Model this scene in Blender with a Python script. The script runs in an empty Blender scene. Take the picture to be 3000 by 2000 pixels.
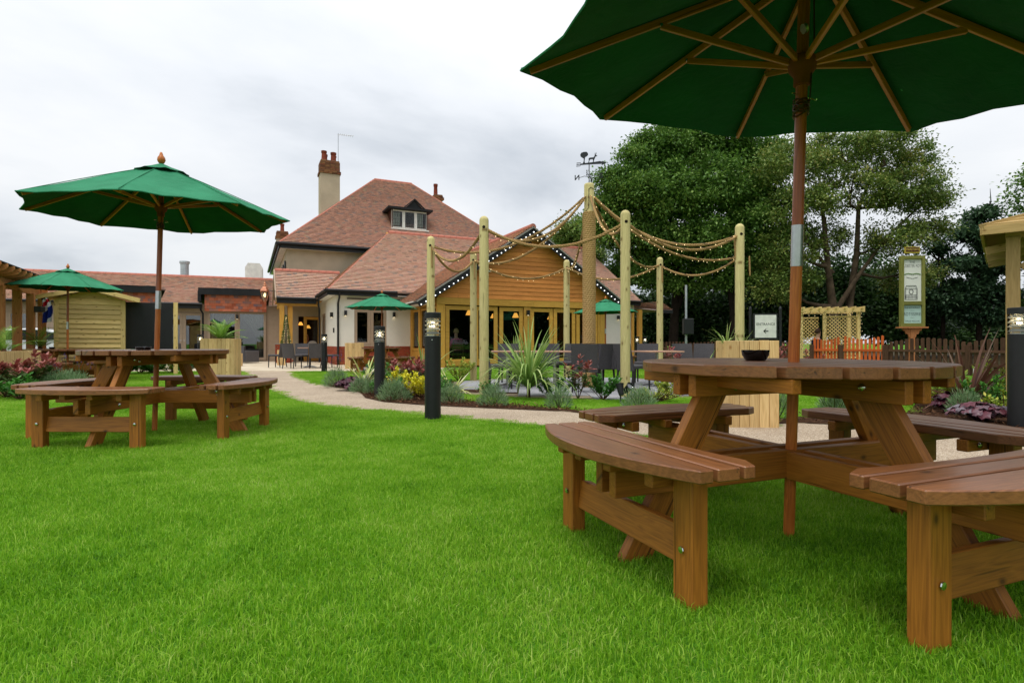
import bpy, bmesh, math, random
import numpy as np
from mathutils import Vector, Matrix
R = math.radians
random.seed(7); RNG = np.random.default_rng(11)
SC = bpy.context.scene
COL = SC.collection

# ---------------------------------------------------------------- camera
F, CH, HY = 1660.0, 0.82, 1005.0          # focal length in photo pixels, eye height, horizon row
cam = bpy.data.cameras.new('camera'); cam.sensor_width = 36; cam.lens = 36 * F / 3000
cam.shift_y = 5 / 3000; cam.clip_start = .05; cam.clip_end = 3000
camo = bpy.data.objects.new('camera', cam); COL.objects.link(camo)
camo.location = (0, 0, CH); camo.rotation_euler = (R(90), 0, 0); SC.camera = camo

# ---------------------------------------------------------------- sky: bright broken overcast
SUN_EL, SUN_AZ = 70, 205                    # sun behind the camera's left shoulder, veiled by cloud
W = bpy.data.worlds.new('World'); SC.world = W; W.use_nodes = True
nt = W.node_tree; nt.nodes.clear()
def N(t, **kw):
    n = nt.nodes.new(t)
    for k, v in kw.items(): setattr(n, k, v)
    return n
wo = N('ShaderNodeOutputWorld'); bg = N('ShaderNodeBackground')
tc = N('ShaderNodeTexCoord'); sx = N('ShaderNodeSeparateXYZ'); nt.links.new(tc.outputs['Generated'], sx.inputs[0])
zc = N('ShaderNodeMath', operation='MAXIMUM'); zc.inputs[1].default_value = 0.0; nt.links.new(sx.outputs[2], zc.inputs[0])
za = N('ShaderNodeMath', operation='ADD'); za.inputs[1].default_value = .16; nt.links.new(zc.outputs[0], za.inputs[0])
dx = N('ShaderNodeMath', operation='DIVIDE'); dy = N('ShaderNodeMath', operation='DIVIDE')
nt.links.new(sx.outputs[0], dx.inputs[0]); nt.links.new(za.outputs[0], dx.inputs[1])
nt.links.new(sx.outputs[1], dy.inputs[0]); nt.links.new(za.outputs[0], dy.inputs[1])
cb = N('ShaderNodeCombineXYZ'); nt.links.new(dx.outputs[0], cb.inputs[0]); nt.links.new(dy.outputs[0], cb.inputs[1])
n1 = N('ShaderNodeTexNoise'); n1.inputs['Scale'].default_value = .62; n1.inputs['Detail'].default_value = 7
n1.inputs['Roughness'].default_value = .52; n1.inputs['Distortion'].default_value = .25
mpw = N('ShaderNodeMapping'); mpw.inputs['Location'].default_value = (3.7, 1.9, 0)
nt.links.new(cb.outputs[0], mpw.inputs[0]); nt.links.new(mpw.outputs[0], n1.inputs['Vector'])
cr = N('ShaderNodeValToRGB'); e = cr.color_ramp.elements
e[0].position = .36; e[0].color = (.56, .60, .65, 1)
e[1].position = .60; e[1].color = (.90, .915, .93, 1)
m_ = e.new(.47); m_.color = (.77, .80, .84, 1)
nt.links.new(n1.outputs['Fac'], cr.inputs[0])
# overcast luminance rises from horizon to zenith (CIE overcast sky)
ma = N('ShaderNodeMath', operation='MULTIPLY_ADD'); ma.inputs[1].default_value = .56; ma.inputs[2].default_value = .74
nt.links.new(zc.outputs[0], ma.inputs[0])
vm = N('ShaderNodeVectorMath', operation='SCALE'); nt.links.new(cr.outputs[0], vm.inputs[0]); nt.links.new(ma.outputs[0], vm.inputs[3])
sk = N('ShaderNodeTexSky', sky_type='NISHITA', sun_disc=False); sk.sun_elevation = R(SUN_EL); sk.sun_rotation = R(SUN_AZ)
vs = N('ShaderNodeVectorMath', operation='SCALE'); vs.inputs[3].default_value = .08; nt.links.new(sk.outputs[0], vs.inputs[0])
mw = N('ShaderNodeMixRGB'); mw.inputs[0].default_value = .90
nt.links.new(vs.outputs[0], mw.inputs[1]); nt.links.new(vm.outputs[0], mw.inputs[2])
nt.links.new(mw.outputs[0], bg.inputs[0]); bg.inputs[1].default_value = 1.0
nt.links.new(bg.outputs[0], wo.inputs[0])
sun = bpy.data.lights.new('sun', 'SUN'); sun.energy = 1.5; sun.angle = R(24); sun.color = (1, .965, .91)
suno = bpy.data.objects.new('sun', sun); COL.objects.link(suno)
_az, _el = R(SUN_AZ), R(SUN_EL)
_d = Vector((math.sin(_az) * math.cos(_el), math.cos(_az) * math.cos(_el), math.sin(_el)))
suno.rotation_euler = _d.to_track_quat('Z', 'Y').to_euler(); suno.location = _d * 60
vs_ = SC.view_settings; vs_.view_transform = 'Standard'; vs_.look = 'None'; vs_.exposure = .38; vs_.gamma = 1
vs_.use_curve_mapping = False
SC.render.engine = 'CYCLES'; SC.cycles.max_bounces = 7; SC.cycles.diffuse_bounces = 3; SC.cycles.glossy_bounces = 3
SC.cycles.transmission_bounces = 4; SC.cycles.transparent_max_bounces = 8; SC.cycles.use_denoising = True
SC.cycles.caustics_reflective = False; SC.cycles.caustics_refractive = False

# ---------------------------------------------------------------- places
def sm(a, b, x):
    t = min(1, max(0, (x - a) / (b - a))); return t * t * (3 - 2 * t)
def g(x, y): return -.07 * sm(5.2, 8.5, y)                  # the garden falls a little towards the house
def at(px, py, Y): return Vector(((px - 1500) / F * Y, Y, CH + (HY - py) / F * Y))
def gx(px, Y): X = (px - 1500) / F * Y; return Vector((X, Y, g(X, Y)))

# ---------------------------------------------------------------- mesh helpers
def tag(o, label=None, cat=None, group=None, kind=None):
    if label: o['label'] = label
    if cat: o['category'] = cat
    if group: o['group'] = group
    if kind: o['kind'] = kind
    return o
def empty(name, loc=(0, 0, 0), rz=0, label=None, cat=None, group=None):
    o = bpy.data.objects.new(name, None); COL.objects.link(o); o.location = loc; o.rotation_euler = (0, 0, rz)
    o.empty_display_size = .1
    return tag(o, label, cat, group)
def children(o): return [c for c in bpy.data.objects if c.parent == o]
def copy_tree(o, loc=None, rz=None, label=None, parent=None, kids=None):
    if kids is None:
        kids = {}
        for c in COL.objects:
            if c.parent: kids.setdefault(c.parent.name, []).append(c)
    c = o.copy(); COL.objects.link(c); c.parent = parent
    if loc is not None: c.location = loc
    if rz is not None: c.rotation_euler = (0, 0, rz)
    if label: c['label'] = label
    for ch in kids.get(o.name, []): copy_tree(ch, parent=c, kids=kids)
    return c
def link(name, me, parent=None, M=None):
    o = bpy.data.objects.new(name, me); COL.objects.link(o)
    if parent: o.parent = parent
    if M is not None: o.matrix_basis = M
    return o
class MB:
    def __init__(s): s.v = []; s.f = []; s.a = []
    def face(s, pts, att=0.):
        b = len(s.v); s.v += [tuple(p) for p in pts]; s.f.append(tuple(range(b, b + len(pts)))); s.a.append(att); return s
    def hexa(s, p, att=0.):                 # 4 bottom points, 4 top points, counterclockwise seen from above
        b = len(s.v); s.v += [tuple(q) for q in p]
        for q in ((3, 2, 1, 0), (4, 5, 6, 7), (0, 1, 5, 4), (1, 2, 6, 5), (2, 3, 7, 6), (3, 0, 4, 7)):
            s.f.append(tuple(b + i for i in q)); s.a.append(att)
        return s
    def box(s, c, d, M=None, att=0.):
        x, y, z = d[0] / 2, d[1] / 2, d[2] / 2
        p = [Vector(q) + Vector(c) for q in ((-x, -y, -z), (x, -y, -z), (x, y, -z), (-x, y, -z), (-x, -y, z), (x, -y, z), (x, y, z), (-x, y, z))]
        if M is not None: p = [M @ q for q in p]
        return s.hexa(p, att)
    def span(s, a, b, w, h, up=(0, 0, 1), att=0.):
        M, L = axes(a, b, up); return s.box((0, 0, 0), (L, w, h), M, att)
    def prism(s, poly, z0, z1, M=None, att=0.):
        n = len(poly); b = len(s.v)
        ps = [Vector((x, y, z0)) for x, y in poly] + [Vector((x, y, z1)) for x, y in poly]
        s.v += [tuple(M @ q if M is not None else q) for q in ps]
        s.f.append(tuple(b + i for i in reversed(range(n)))); s.f.append(tuple(b + n + i for i in range(n))); s.a += [att, att]
        for i in range(n):
            j = (i + 1) % n; s.f.append((b + i, b + j, b + n + j, b + n + i)); s.a.append(att)
        return s
    def tube(s, pts, r, n=8, cap=True, att=0.):
        pts = [Vector(p) for p in pts]; k = len(pts)
        rr = r if hasattr(r, '__len__') else [r] * k
        t0 = (pts[1] - pts[0]).normalized()
        nrm = t0.orthogonal().normalized(); b = len(s.v)
        for i, p in enumerate(pts):
            t = (pts[min(i + 1, k - 1)] - pts[max(i - 1, 0)]).normalized()
            nrm = (nrm - t * nrm.dot(t)).normalized(); bn = t.cross(nrm)
            for j in range(n):
                a = 2 * math.pi * j / n
                s.v.append(tuple(p + (nrm * math.cos(a) + bn * math.sin(a)) * rr[i]))
        for i in range(k - 1):
            for j in range(n):
                j2 = (j + 1) % n
                s.f.append((b + i * n + j, b + i * n + j2, b + (i + 1) * n + j2, b + (i + 1) * n + j)); s.a.append(att)
        if cap:
            s.f.append(tuple(b + j for j in reversed(range(n)))); s.f.append(tuple(b + (k - 1) * n + j for j in range(n))); s.a += [att, att]
        return s
    def lathe(s, prof, n=16, M=None, att=0.):
        b = len(s.v); k = len(prof)
        for r, z in prof:
            for j in range(n):
                a = 2 * math.pi * j / n; q = Vector((r * math.cos(a), r * math.sin(a), z))
                s.v.append(tuple(M @ q if M is not None else q))
        for i in range(k - 1):
            for j in range(n):
                j2 = (j + 1) % n
                s.f.append((b + i * n + j, b + i * n + j2, b + (i + 1) * n + j2, b + (i + 1) * n + j)); s.a.append(att)
        if prof[0][0] > 1e-5: s.f.append(tuple(b + j for j in reversed(range(n)))); s.a.append(att)
        if prof[-1][0] > 1e-5: s.f.append(tuple(b + (k - 1) * n + j for j in range(n))); s.a.append(att)
        return s
    def mesh(s, name, mat, smooth=0, bevel=0):
        me = bpy.data.meshes.new(name); me.from_pydata(s.v, [], s.f)
        if any(s.a):
            at_ = me.attributes.new('shade', 'FLOAT', 'FACE'); at_.data.foreach_set('value', s.a)
        if bevel:
            bm = bmesh.new(); bm.from_mesh(me)
            bmesh.ops.bevel(bm, geom=[e for e in bm.edges if len(e.link_faces) == 2 and e.calc_face_angle(0) > .5], offset=bevel, segments=1, affect='EDGES', clamp_overlap=True)
            bm.to_mesh(me); bm.free()
        if smooth:
            me.polygons.foreach_set('use_smooth', [True] * len(me.polygons)); me.set_sharp_from_angle(angle=R(smooth))
        me.materials.append(mat); return me
    def build(s, name, mat, parent=None, M=None, smooth=0, bevel=0):
        return link(name, s.mesh(name, mat, smooth, bevel), parent, M)
def axes(a, b, up=(0, 0, 1)):
    a, b = Vector(a), Vector(b); x = b - a; L = x.length; x.normalize(); u = Vector(up)
    if abs(x.dot(u)) > .98: u = Vector((0, 1, 0)) if abs(x.y) < .9 else Vector((1, 0, 0))
    z = (u - x * u.dot(x)).normalized(); y = z.cross(x)
    M = Matrix((x, y, z)).transposed().to_4x4(); M.translation = (a + b) / 2
    return M, L
_cache = {}
def plank_mesh(L, w, h, mat, bev=.003):
    k = (round(L, 3), round(w, 3), round(h, 3), mat.name, bev)
    if k not in _cache: _cache[k] = MB().box((0, 0, 0), (L, w, h)).mesh('plank', mat, bevel=bev)
    return _cache[k]
def beam(name, a, b, w, h, mat, parent=None, up=(0, 0, 1), bev=.003):
    M, L = axes(a, b, up); return link(name, plank_mesh(L, w, h, mat, bev), parent, M)

# ---------------------------------------------------------------- materials
def lin(h):
    c = [int(h[i:i + 2], 16) / 255 for i in (0, 2, 4)]
    return tuple(x / 12.92 if x <= .04045 else ((x + .055) / 1.055) ** 2.4 for x in c) + (1,)
class Mat:
    def __init__(s, name, rough=.6, spec=.3, metal=0):
        s.m = bpy.data.materials.new(name); s.m.use_nodes = True; s.t = s.m.node_tree; s.b = s.t.nodes['Principled BSDF']
        s.b.inputs['Roughness'].default_value = rough; s.b.inputs['Metallic'].default_value = metal
        s.b.inputs['Specular IOR Level'].default_value = spec
    def n(s, t, **kw):
        n = s.t.nodes.new(t)
        for k, v in kw.items():
            if k in n.inputs.keys(): n.inputs[k].default_value = v
            else: setattr(n, k, v)
        return n
    def l(s, a, b): s.t.links.new(a, b)
    def coord(s, which='Object', scale=(1, 1, 1), rnd=0, rot=(0, 0, 0)):
        tc = s.n('ShaderNodeTexCoord'); mp = s.n('ShaderNodeMapping'); mp.inputs['Scale'].default_value = scale
        mp.inputs['Rotation'].default_value = rot
        src = tc.outputs[which]
        if which == 'World': pass
        if rnd:
            oi = s.n('ShaderNodeObjectInfo'); ml = s.n('ShaderNodeMath', operation='MULTIPLY'); ml.inputs[1].default_value = rnd
            s.l(oi.outputs['Random'], ml.inputs[0])
            ad = s.n('ShaderNodeVectorMath', operation='ADD'); s.l(src, ad.inputs[0]); s.l(ml.outputs[0], ad.inputs[1]); src = ad.outputs[0]
        s.l(src, mp.inputs[0]); return mp.outputs[0]
    def world(s, scale=(1, 1, 1)):
        ge = s.n('ShaderNodeNewGeometry'); mp = s.n('ShaderNodeMapping'); mp.inputs['Scale'].default_value = scale
        s.l(ge.outputs['Position'], mp.inputs[0]); return mp.outputs[0]
    def noise(s, vec, scale, detail=4, rough=.55, dist=0):
        n = s.n('ShaderNodeTexNoise'); n.inputs['Scale'].default_value = scale; n.inputs['Detail'].default_value = detail
        n.inputs['Roughness'].default_value = rough; n.inputs['Distortion'].default_value = dist
        if vec is not None: s.l(vec, n.inputs['Vector'])
        return n.outputs['Fac']
    def ramp(s, fac, stops):
        r = s.n('ShaderNodeValToRGB'); e = r.color_ramp.elements
        while len(e) < len(stops): e.new(.5)
        for q, (p, c) in zip(e, stops): q.position = p; q.color = c if len(c) == 4 else tuple(c) + (1,)
        s.l(fac, r.inputs[0]); return r.outputs[0]
    def mix(s, fac, a, b, mode='MIX'):
        m = s.n('ShaderNodeMixRGB', blend_type=mode)
        for i, v in zip((0, 1, 2), (fac, a, b)):
            if hasattr(v, 'is_linked') or hasattr(v, 'links'): s.l(v, m.inputs[i])
            else: m.inputs[i].default_value = v
        return m.outputs[0]
    def math(s, op, a, b=0.):
        m = s.n('ShaderNodeMath', operation=op)
        for i, v in enumerate((a, b)):
            if hasattr(v, 'links'): s.l(v, m.inputs[i])
            else: m.inputs[i].default_value = v
        return m.outputs[0]
    def attr(s, name='shade'):
        a = s.n('ShaderNodeAttribute'); a.attribute_name = name; return a.outputs['Fac']
    def col(s, c):
        if hasattr(c, 'links'): s.l(c, s.b.inputs['Base Color'])
        else: s.b.inputs['Base Color'].default_value = c
        return s
    def rough(s, r): s.l(r, s.b.inputs['Roughness'])
    def bump(s, h, strength=.3, dist=.01):
        b = s.n('ShaderNodeBump'); b.inputs['Strength'].default_value = strength; b.inputs['Distance'].default_value = dist
        s.l(h, b.inputs['Height']); s.l(b.outputs[0], s.b.inputs['Normal'])
def plain(name, hexc, rough=.6, spec=.3, metal=0, var=.12, scale=6, bump=0, emit=0, coord='Object'):
    M = Mat(name, rough, spec, metal); c = lin(hexc) if isinstance(hexc, str) else hexc
    v = M.coord(coord)
    nz = M.noise(v, scale, 5)
    d = tuple(x * (1 - var) for x in c[:3]) + (1,); b = tuple(min(1, x * (1 + var)) for x in c[:3]) + (1,)
    M.col(M.ramp(nz, [(.3, d), (.7, b)]))
    if bump: M.bump(M.noise(v, scale * 8, 4), bump, .004)
    if emit:
        M.b.inputs['Emission Color'].default_value = c; M.b.inputs['Emission Strength'].default_value = emit
    return M.m
def wood(name, dark, light, knot=None, rough=.55, spec=.35, gs=1., patch=.35, bump=.15, kscale=3.2, kthr=.06, fig=.16):
    """boards whose length runs along local x: growth-ring figure, fine grain streaks, knots, per-board tone"""
    M = Mat(name, rough, spec)
    v = M.coord('Object', (1, 1, 1), 37.)
    def sc(s):
        mp = M.n('ShaderNodeMapping'); mp.inputs['Scale'].default_value = s; M.l(v, mp.inputs[0]); return mp.outputs[0]
    figure = M.noise(sc((1.3 * gs, 16 * gs, 16 * gs)), 1, 3, .5, .8)
    sn = M.math('SINE', M.math('MULTIPLY', figure, 42.)); sn = M.math('MULTIPLY_ADD', sn, .5); M.t.nodes[-1].inputs[2].default_value = .5
    streak = M.noise(sc((4 * gs, 150 * gs, 150 * gs)), 1, 3, .6)
    big = M.noise(sc((.9, 5, 5)), 1, 3)
    f = M.math('ADD', M.math('MULTIPLY', sn, fig), M.math('MULTIPLY', streak, .62)); f = M.math('ADD', f, M.math('MULTIPLY', big, patch * .8))
    L = lin(light); D = lin(dark); mid = tuple((a + b) / 2 for a, b in zip(L, D))
    c = M.ramp(f, [(.28, D), (.50, mid), (.78, L)])
    oi = M.n('ShaderNodeObjectInfo')
    tone = M.math('MULTIPLY_ADD', oi.outputs['Random'], .34); M.t.nodes[-1].inputs[2].default_value = .83
    cs = M.n('ShaderNodeVectorMath', operation='SCALE'); M.l(c, cs.inputs[0]); M.l(tone, cs.inputs[3]); c = cs.outputs[0]
    if knot:
        sp = M.n('ShaderNodeSeparateXYZ'); M.l(v, sp.inputs[0]); cb_ = M.n('ShaderNodeCombineXYZ'); M.l(sp.outputs[0], cb_.inputs[0])
        M.l(M.math('MULTIPLY', M.math('ADD', sp.outputs[1], sp.outputs[2]), 1.7), cb_.inputs[1])
        vo = M.n('ShaderNodeTexVoronoi', voronoi_dimensions='2D'); vo.inputs['Scale'].default_value = kscale; M.l(cb_.outputs[0], vo.inputs['Vector'])
        k = M.ramp(vo.outputs['Distance'], [(kthr * .4, (1, 1, 1)), (kthr * .75, (.55, .55, .55)), (kthr * 1.5, (0, 0, 0))])
        c = M.mix(M.math('MULTIPLY', k, .8), c, lin(knot))
    ck = M.noise(sc((.9, 55, 55)), 1, 2, .5, .3); ckr = M.ramp(ck, [(.28, (1, 1, 1)), (.325, (0, 0, 0))])     # drying checks
    c = M.mix(M.math('MULTIPLY', ckr, .75), c, tuple(x * .3 for x in D[:3]) + (1,))
    M.col(c); M.bump(M.math('SUBTRACT', M.math('ADD', streak, M.math('MULTIPLY', sn, .3)), ckr), bump, .002)
    return M.m
MT = {}
MT['table'] = wood('table_wood', '6e4013', 'ad6d25', '36170a', .5, .35, 1.3, .5, kscale=2.6, kthr=.05)
MT['tabletop'] = wood('table_top_wood', '5b3620', '925e38', '2c140a', .32, .5, 1.3, .5, kscale=1.8, kthr=.04)
MT['teak'] = wood('umbrella_wood', 'a2511c', 'd37c36', None, .4, .4, 1.4, .3)
MT['teakdark'] = wood('umbrella_pole_wood', '8c3f1e', 'bb6131', None, .32, .5, 1.4, .3)
MT['pine'] = wood('treated_pine', 'a5975f', 'd0c28a', '6d5128', .7, .2, 1., .6, kscale=2.6, kthr=.085)
MT['shed'] = wood('shed_pine', 'c7a35f', 'ebd08e', '80591f', .7, .2, 1., .5, kscale=2.4, kthr=.06)
MT['planter'] = wood('planter_pine', 'bb935a', 'e5c68e', '96652f', .65, .2, 1., .4, kscale=2., kthr=.04)
MT['gazebo'] = wood('gazebo_pine', '93794a', 'c0a26c', '6d4c22', .7, .2)
MT['oak'] = wood('oak_frame', 'b17c2c', 'dba84f', None, .55, .3, 1., .4)
MT['cedar'] = wood('cedar_boards', 'a9602a', 'd98d48', '6b3413', .65, .25, 1., .6, kscale=1.8, kthr=.03)
MT['pergola'] = wood('pergola_wood', 'ad6a3c', 'd5935e', '5b2f16', .7, .2)
MT['fence'] = wood('brown_fence', '402b20', '624636', None, .8, .15)
MT['fenceo'] = wood('orange_fence', 'b04b1e', 'd96a33', None, .75, .2)
MT['signgreen'] = wood('sign_frame_green', '6a6c33', '8b8b48', None, .7, .2, 1, .2)
MT['black'] = plain('black_powder_coat', '1b1c1e', .45, .4, 0, .2, 12, .15)
MT['blackpaint'] = plain('black_paint', '17181a', .5, .4, 0, .3, 4, .2)
MT['gloss'] = plain('black_ceramic', '0b0b0c', .12, .5)
MT['white'] = plain('white_paint', 'e6e4dc', .5)
MT['steel'] = plain('brushed_steel', 'b4b6b6', .3, .5, 1, .1, 30)
MT['chrome'] = plain('zinc_bolt', 'd0d2d0', .16, .5, 1)
MT['copper'] = plain('copper', 'c9896c', .3, .5, 1, .15)
MT['lead'] = plain('lead_flashing', '1a1b1d', .6, .3, 0, .35, 3, .5)
MT['galv'] = plain('galvanised_duct', 'b8bec2', .4, .5, .6)
MT['tan'] = plain('tan_joinery', 'a8917a', .5, .3, 0, .06)
MT['cream'] = plain('white_render', 'e4dfd2', .9, .1, 0, .04, 2, .12)
MT['beige'] = plain('beige_roughcast', 'b8a891', .95, .1, 0, .1, 1.5, .8)
MT['stone'] = plain('stone_grey', '8e8a83', .9, .1)
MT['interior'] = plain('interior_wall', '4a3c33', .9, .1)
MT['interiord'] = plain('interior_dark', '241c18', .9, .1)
MT['tablecloth'] = plain('table_linen', 'cfcac0', .8, .1)
MT['bistro'] = wood('bistro_table_wood', '99705a', 'c09a82', None, .5, .3)
MT['darkwood'] = wood('dark_chair_wood', '2a140b', '512a17', None, .4, .4)
MT['redpot'] = plain('terracotta_pot', '7d3d2c', .8, .2, 0, .25)
MT['skin'] = plain('skin', 'c79a82', .6, .3, 0, .05)
MT['pink'] = plain('pink_knit', 'c33a74', .85, .1, 0, .15, 40, .2)
MT['navy'] = plain('navy_cloth', '171c2c', .8, .1)
MT['pattern'] = plain('grey_floral_cloth', '6c6a70', .8, .1, 0, .6, 30)
MT['hair'] = plain('blonde_grey_hair', 'b39a6d', .7, .2, 0, .3, 60, .3)
MT['hairdark'] = plain('brown_hair', '3a281c', .7, .2, 0, .3, 60)
MT['carwhite'] = plain('car_paint_white', 'dfe2e4', .25, .5)
MT['rubber'] = plain('tyre_rubber', '101010', .8, .2)
MT['bark'] = plain('tree_bark', '5a4c3c', .9, .1, 0, .45, 3, .8)
MT['barkdark'] = plain('tree_bark_dark', '2c241d', .9, .1, 0, .45, 3, .8)
MT['teal'] = plain('teal_paint', '2a7f8e', .5)
MT['bronze'] = plain('dark_iron', '34363a', .6, .3, .3)
# bark mulch chips, gravel, slabs etc.
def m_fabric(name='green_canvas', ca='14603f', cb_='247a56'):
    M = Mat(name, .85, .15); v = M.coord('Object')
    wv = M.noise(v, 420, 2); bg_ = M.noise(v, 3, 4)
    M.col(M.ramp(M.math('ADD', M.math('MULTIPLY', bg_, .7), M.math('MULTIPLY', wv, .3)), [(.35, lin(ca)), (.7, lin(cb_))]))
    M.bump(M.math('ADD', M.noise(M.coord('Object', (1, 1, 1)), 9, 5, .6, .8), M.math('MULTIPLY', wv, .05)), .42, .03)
    tr = M.n('ShaderNodeBsdfTranslucent'); tr.inputs[0].default_value = lin('0d5a34')
    ms = M.n('ShaderNodeMixShader'); ms.inputs[0].default_value = .035
    M.l(M.b.outputs[0], ms.inputs[1]); M.l(tr.outputs[0], ms.inputs[2]); M.l(ms.outputs[0], M.t.nodes['Material Output'].inputs[0]); return M.m
MT['canvas'] = m_fabric('green_canvas', '2a7552', '3d9069'); MT['shade_layer'] = m_fabric('shaded_green_canvas', '0e4a34', '175c42')  # second is a darker copy of the canvas, underside shade put into its colour
def m_glass(name, tint=(.9, .93, .92, 1), ior=1.5, boost=1.0):
    M = Mat(name); M.t.nodes.remove(M.b)
    fr = M.n('ShaderNodeFresnel'); fr.inputs[0].default_value = ior
    gl = M.n('ShaderNodeBsdfGlossy'); gl.inputs['Roughness'].default_value = .015
    tr = M.n('ShaderNodeBsdfTransparent'); tr.inputs[0].default_value = tint
    ms = M.n('ShaderNodeMixShader'); M.l(fr.outputs[0], ms.inputs[0]); M.l(tr.outputs[0], ms.inputs[1]); M.l(gl.outputs[0], ms.inputs[2])
    M.l(ms.outputs[0], M.t.nodes['Material Output'].inputs[0]); return M.m
MT['glass'] = m_glass('window_glass', (.82, .86, .85, 1), 1.42)
MT['glassgrey'] = m_glass('coated_window_glass', (.75, .8, .8, 1), 2.2)
MT['clear'] = m_glass('clear_polycarbonate', (.96, .97, .97, 1), 1.3)
def m_leaf_(name, hexc, f):
    M = Mat(name, .4, .4); M.col(lin(hexc)); tr = M.n('ShaderNodeBsdfTranslucent'); tr.inputs[0].default_value = lin(hexc)
    ms = M.n('ShaderNodeMixShader'); ms.inputs[0].default_value = f; M.l(M.b.outputs[0], ms.inputs[1]); M.l(tr.outputs[0], ms.inputs[2]); M.l(ms.outputs[0], M.t.nodes['Material Output'].inputs[0]); return M.m
def emit(name, hexc, s):
    M = Mat(name); M.b.inputs['Base Color'].default_value = lin(hexc); M.b.inputs['Emission Color'].default_value = lin(hexc)
    M.b.inputs['Emission Strength'].default_value = s; return M.m
MT['bulb'] = emit('warm_bulb', 'fff1cf', 20); MT['opal'] = m_leaf_('opal_louvre', 'f2efe6', .5); MT['glow'] = emit('downlight_lens', 'ffe9bd', 2.5); MT['fairy'] = emit('fairy_bulb', 'ffe3a8', 1.6); MT['whitebulb'] = emit('festoon_bulb', 'ffffff', 1.1)
MT['lampshade'] = emit('lit_lampshade', 'ffb24d', 1.0); MT['bluelamp'] = emit('blue_white_lamp', 'c4ccff', 4)
def m_tile(name, cols, bumpy=.3):
    M = Mat(name, .85, .15); a = M.attr(); v = M.coord('Object')
    c = M.ramp(a, [(i / max(1, len(cols) - 1), lin(h)) for i, h in enumerate(cols)])
    nz = M.noise(v, 9, 5); c = M.mix(.35, c, M.ramp(nz, [(.3, (.3, .3, .3)), (.7, (.7, .7, .7))]), 'OVERLAY')
    M.col(c); M.bump(M.noise(v, 40, 4), bumpy, .004); return M.m
MT['tile'] = m_tile('clay_tiles', ['b5a098', 'e2b298', 'eac4ac', 'e6b6a2', 'dcb89f', 'b6a7a2'])
MT['tileold'] = m_tile('weathered_clay_tiles', ['ab8a80', 'd09c86', 'd9a48d', 'c49684', 'a6938d', 'cfae90'])
MT['tilehang'] = m_tile('hung_clay_tiles', ['a0563e', 'bd6a4c', 'c9785c', 'a3705c', '84686a'])
MT['brick'] = m_tile('red_bricks', ['8f3f2c', 'a04a34', 'a9533a', '8c4634'])
MT['brickold'] = m_tile('weathered_chimney_bricks', ['5d3d2c', '75503a', '86613f', '7d4a36'])
MT['mortar'] = plain('mortar', '9c8472', .95, .1)
MT['ridge'] = plain('ridge_tile', 'b3705f', .85, .15, 0, .2, 5, .3)
def m_leaf(name, cols, transl=.25, rough=.5, spec=.3):
    M = Mat(name, rough, spec); a = M.attr()
    c = M.ramp(a, [(i / max(1, len(cols) - 1), lin(h)) for i, h in enumerate(cols)]); M.col(c)
    tr = M.n('ShaderNodeBsdfTranslucent'); M.l(c, tr.inputs[0])
    ms = M.n('ShaderNodeMixShader'); ms.inputs[0].default_value = transl
    M.l(M.b.outputs[0], ms.inputs[1]); M.l(tr.outputs[0], ms.inputs[2]); M.l(ms.outputs[0], M.t.nodes['Material Output'].inputs[0]); return M.m
MT['leaf_dark'] = m_leaf('tree_leaf_dark', ['3b5c24', '567b31', '71943f', '94af58'])
MT['leaf_olive'] = m_leaf('tree_leaf_olive', ['4a6628', '68823a', '879848', 'a89f58'])
MT['leaf_pine'] = m_leaf('pine_needles', ['2a4530', '3b593c', '4d6c48', '627d58'])
MT['leaf_hedge'] = m_leaf('hedge_leaf', ['243c1e', '345227', '486832', '647f44'])
MT['leaf_shrub'] = m_leaf('shrub_leaf', ['2f6424', '4a8531', '669b45', '93b96a'])
MT['leaf_photinia'] = m_leaf('photinia_leaf', ['355a2a', '557538', '7d6248', '94443f', 'b3736a'])
MT['leaf_yellow'] = m_leaf('golden_leaf', ['a3ad20', 'cfc926', 'e6da34', 'efe66e'])
MT['leaf_yellowgreen'] = m_leaf('yellow_green_leaf', ['5c8a2c', '92a83a', 'bdb946', 'd8cc60'])
MT['leaf_purple'] = m_leaf('heuchera_leaf', ['2c1220', '451c2c', '5c2a38', '6d4a55'], .15, .4)
MT['leaf_silver'] = m_leaf('heuchera_silver_leaf', ['5c1f2c', '6b3b46', '7d7078', '8f8890'], .15, .4)
MT['leaf_lavender'] = m_leaf('lavender_leaf', ['4a6a42', '688a5a', '8aa576', 'a8bb96'])
MT['leaf_strap'] = m_leaf('strap_leaf', ['56803a', '7b9d4c', 'a3ba68', 'c6d08e'])
MT['leaf_stripe'] = m_leaf('striped_strap_leaf', ['6d8f3a', 'a9b860', 'd6d68e', 'e6e4bd'])
MT['leaf_bronze'] = m_leaf('bronze_strap_leaf', ['4f2e26', '78503f', '96705c', 'a08a7c'])
MT['leaf_palm'] = m_leaf('palm_leaf', ['4c7522', '6f9832', '93b94a', 'aecb66'])
MT['flower'] = m_leaf('lavender_flower', ['47306f', '5f4592', '7a5fae'], .1)
MT['chip'] = m_leaf('bark_chip', ['2c1b12', '4a3020', '6a4a34', '8b6c50'], 0., .9, .1)
MT['chipwhite'] = m_leaf('pale_pebble', ['b8ab98', 'd2c8b8', 'e2dbcd'], 0., .8, .2)
MT['twig'] = plain('green_twig', '4a5a2c', .8, .1)
MT['twigb'] = plain('brown_twig', '4e3626', .8, .1)
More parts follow.
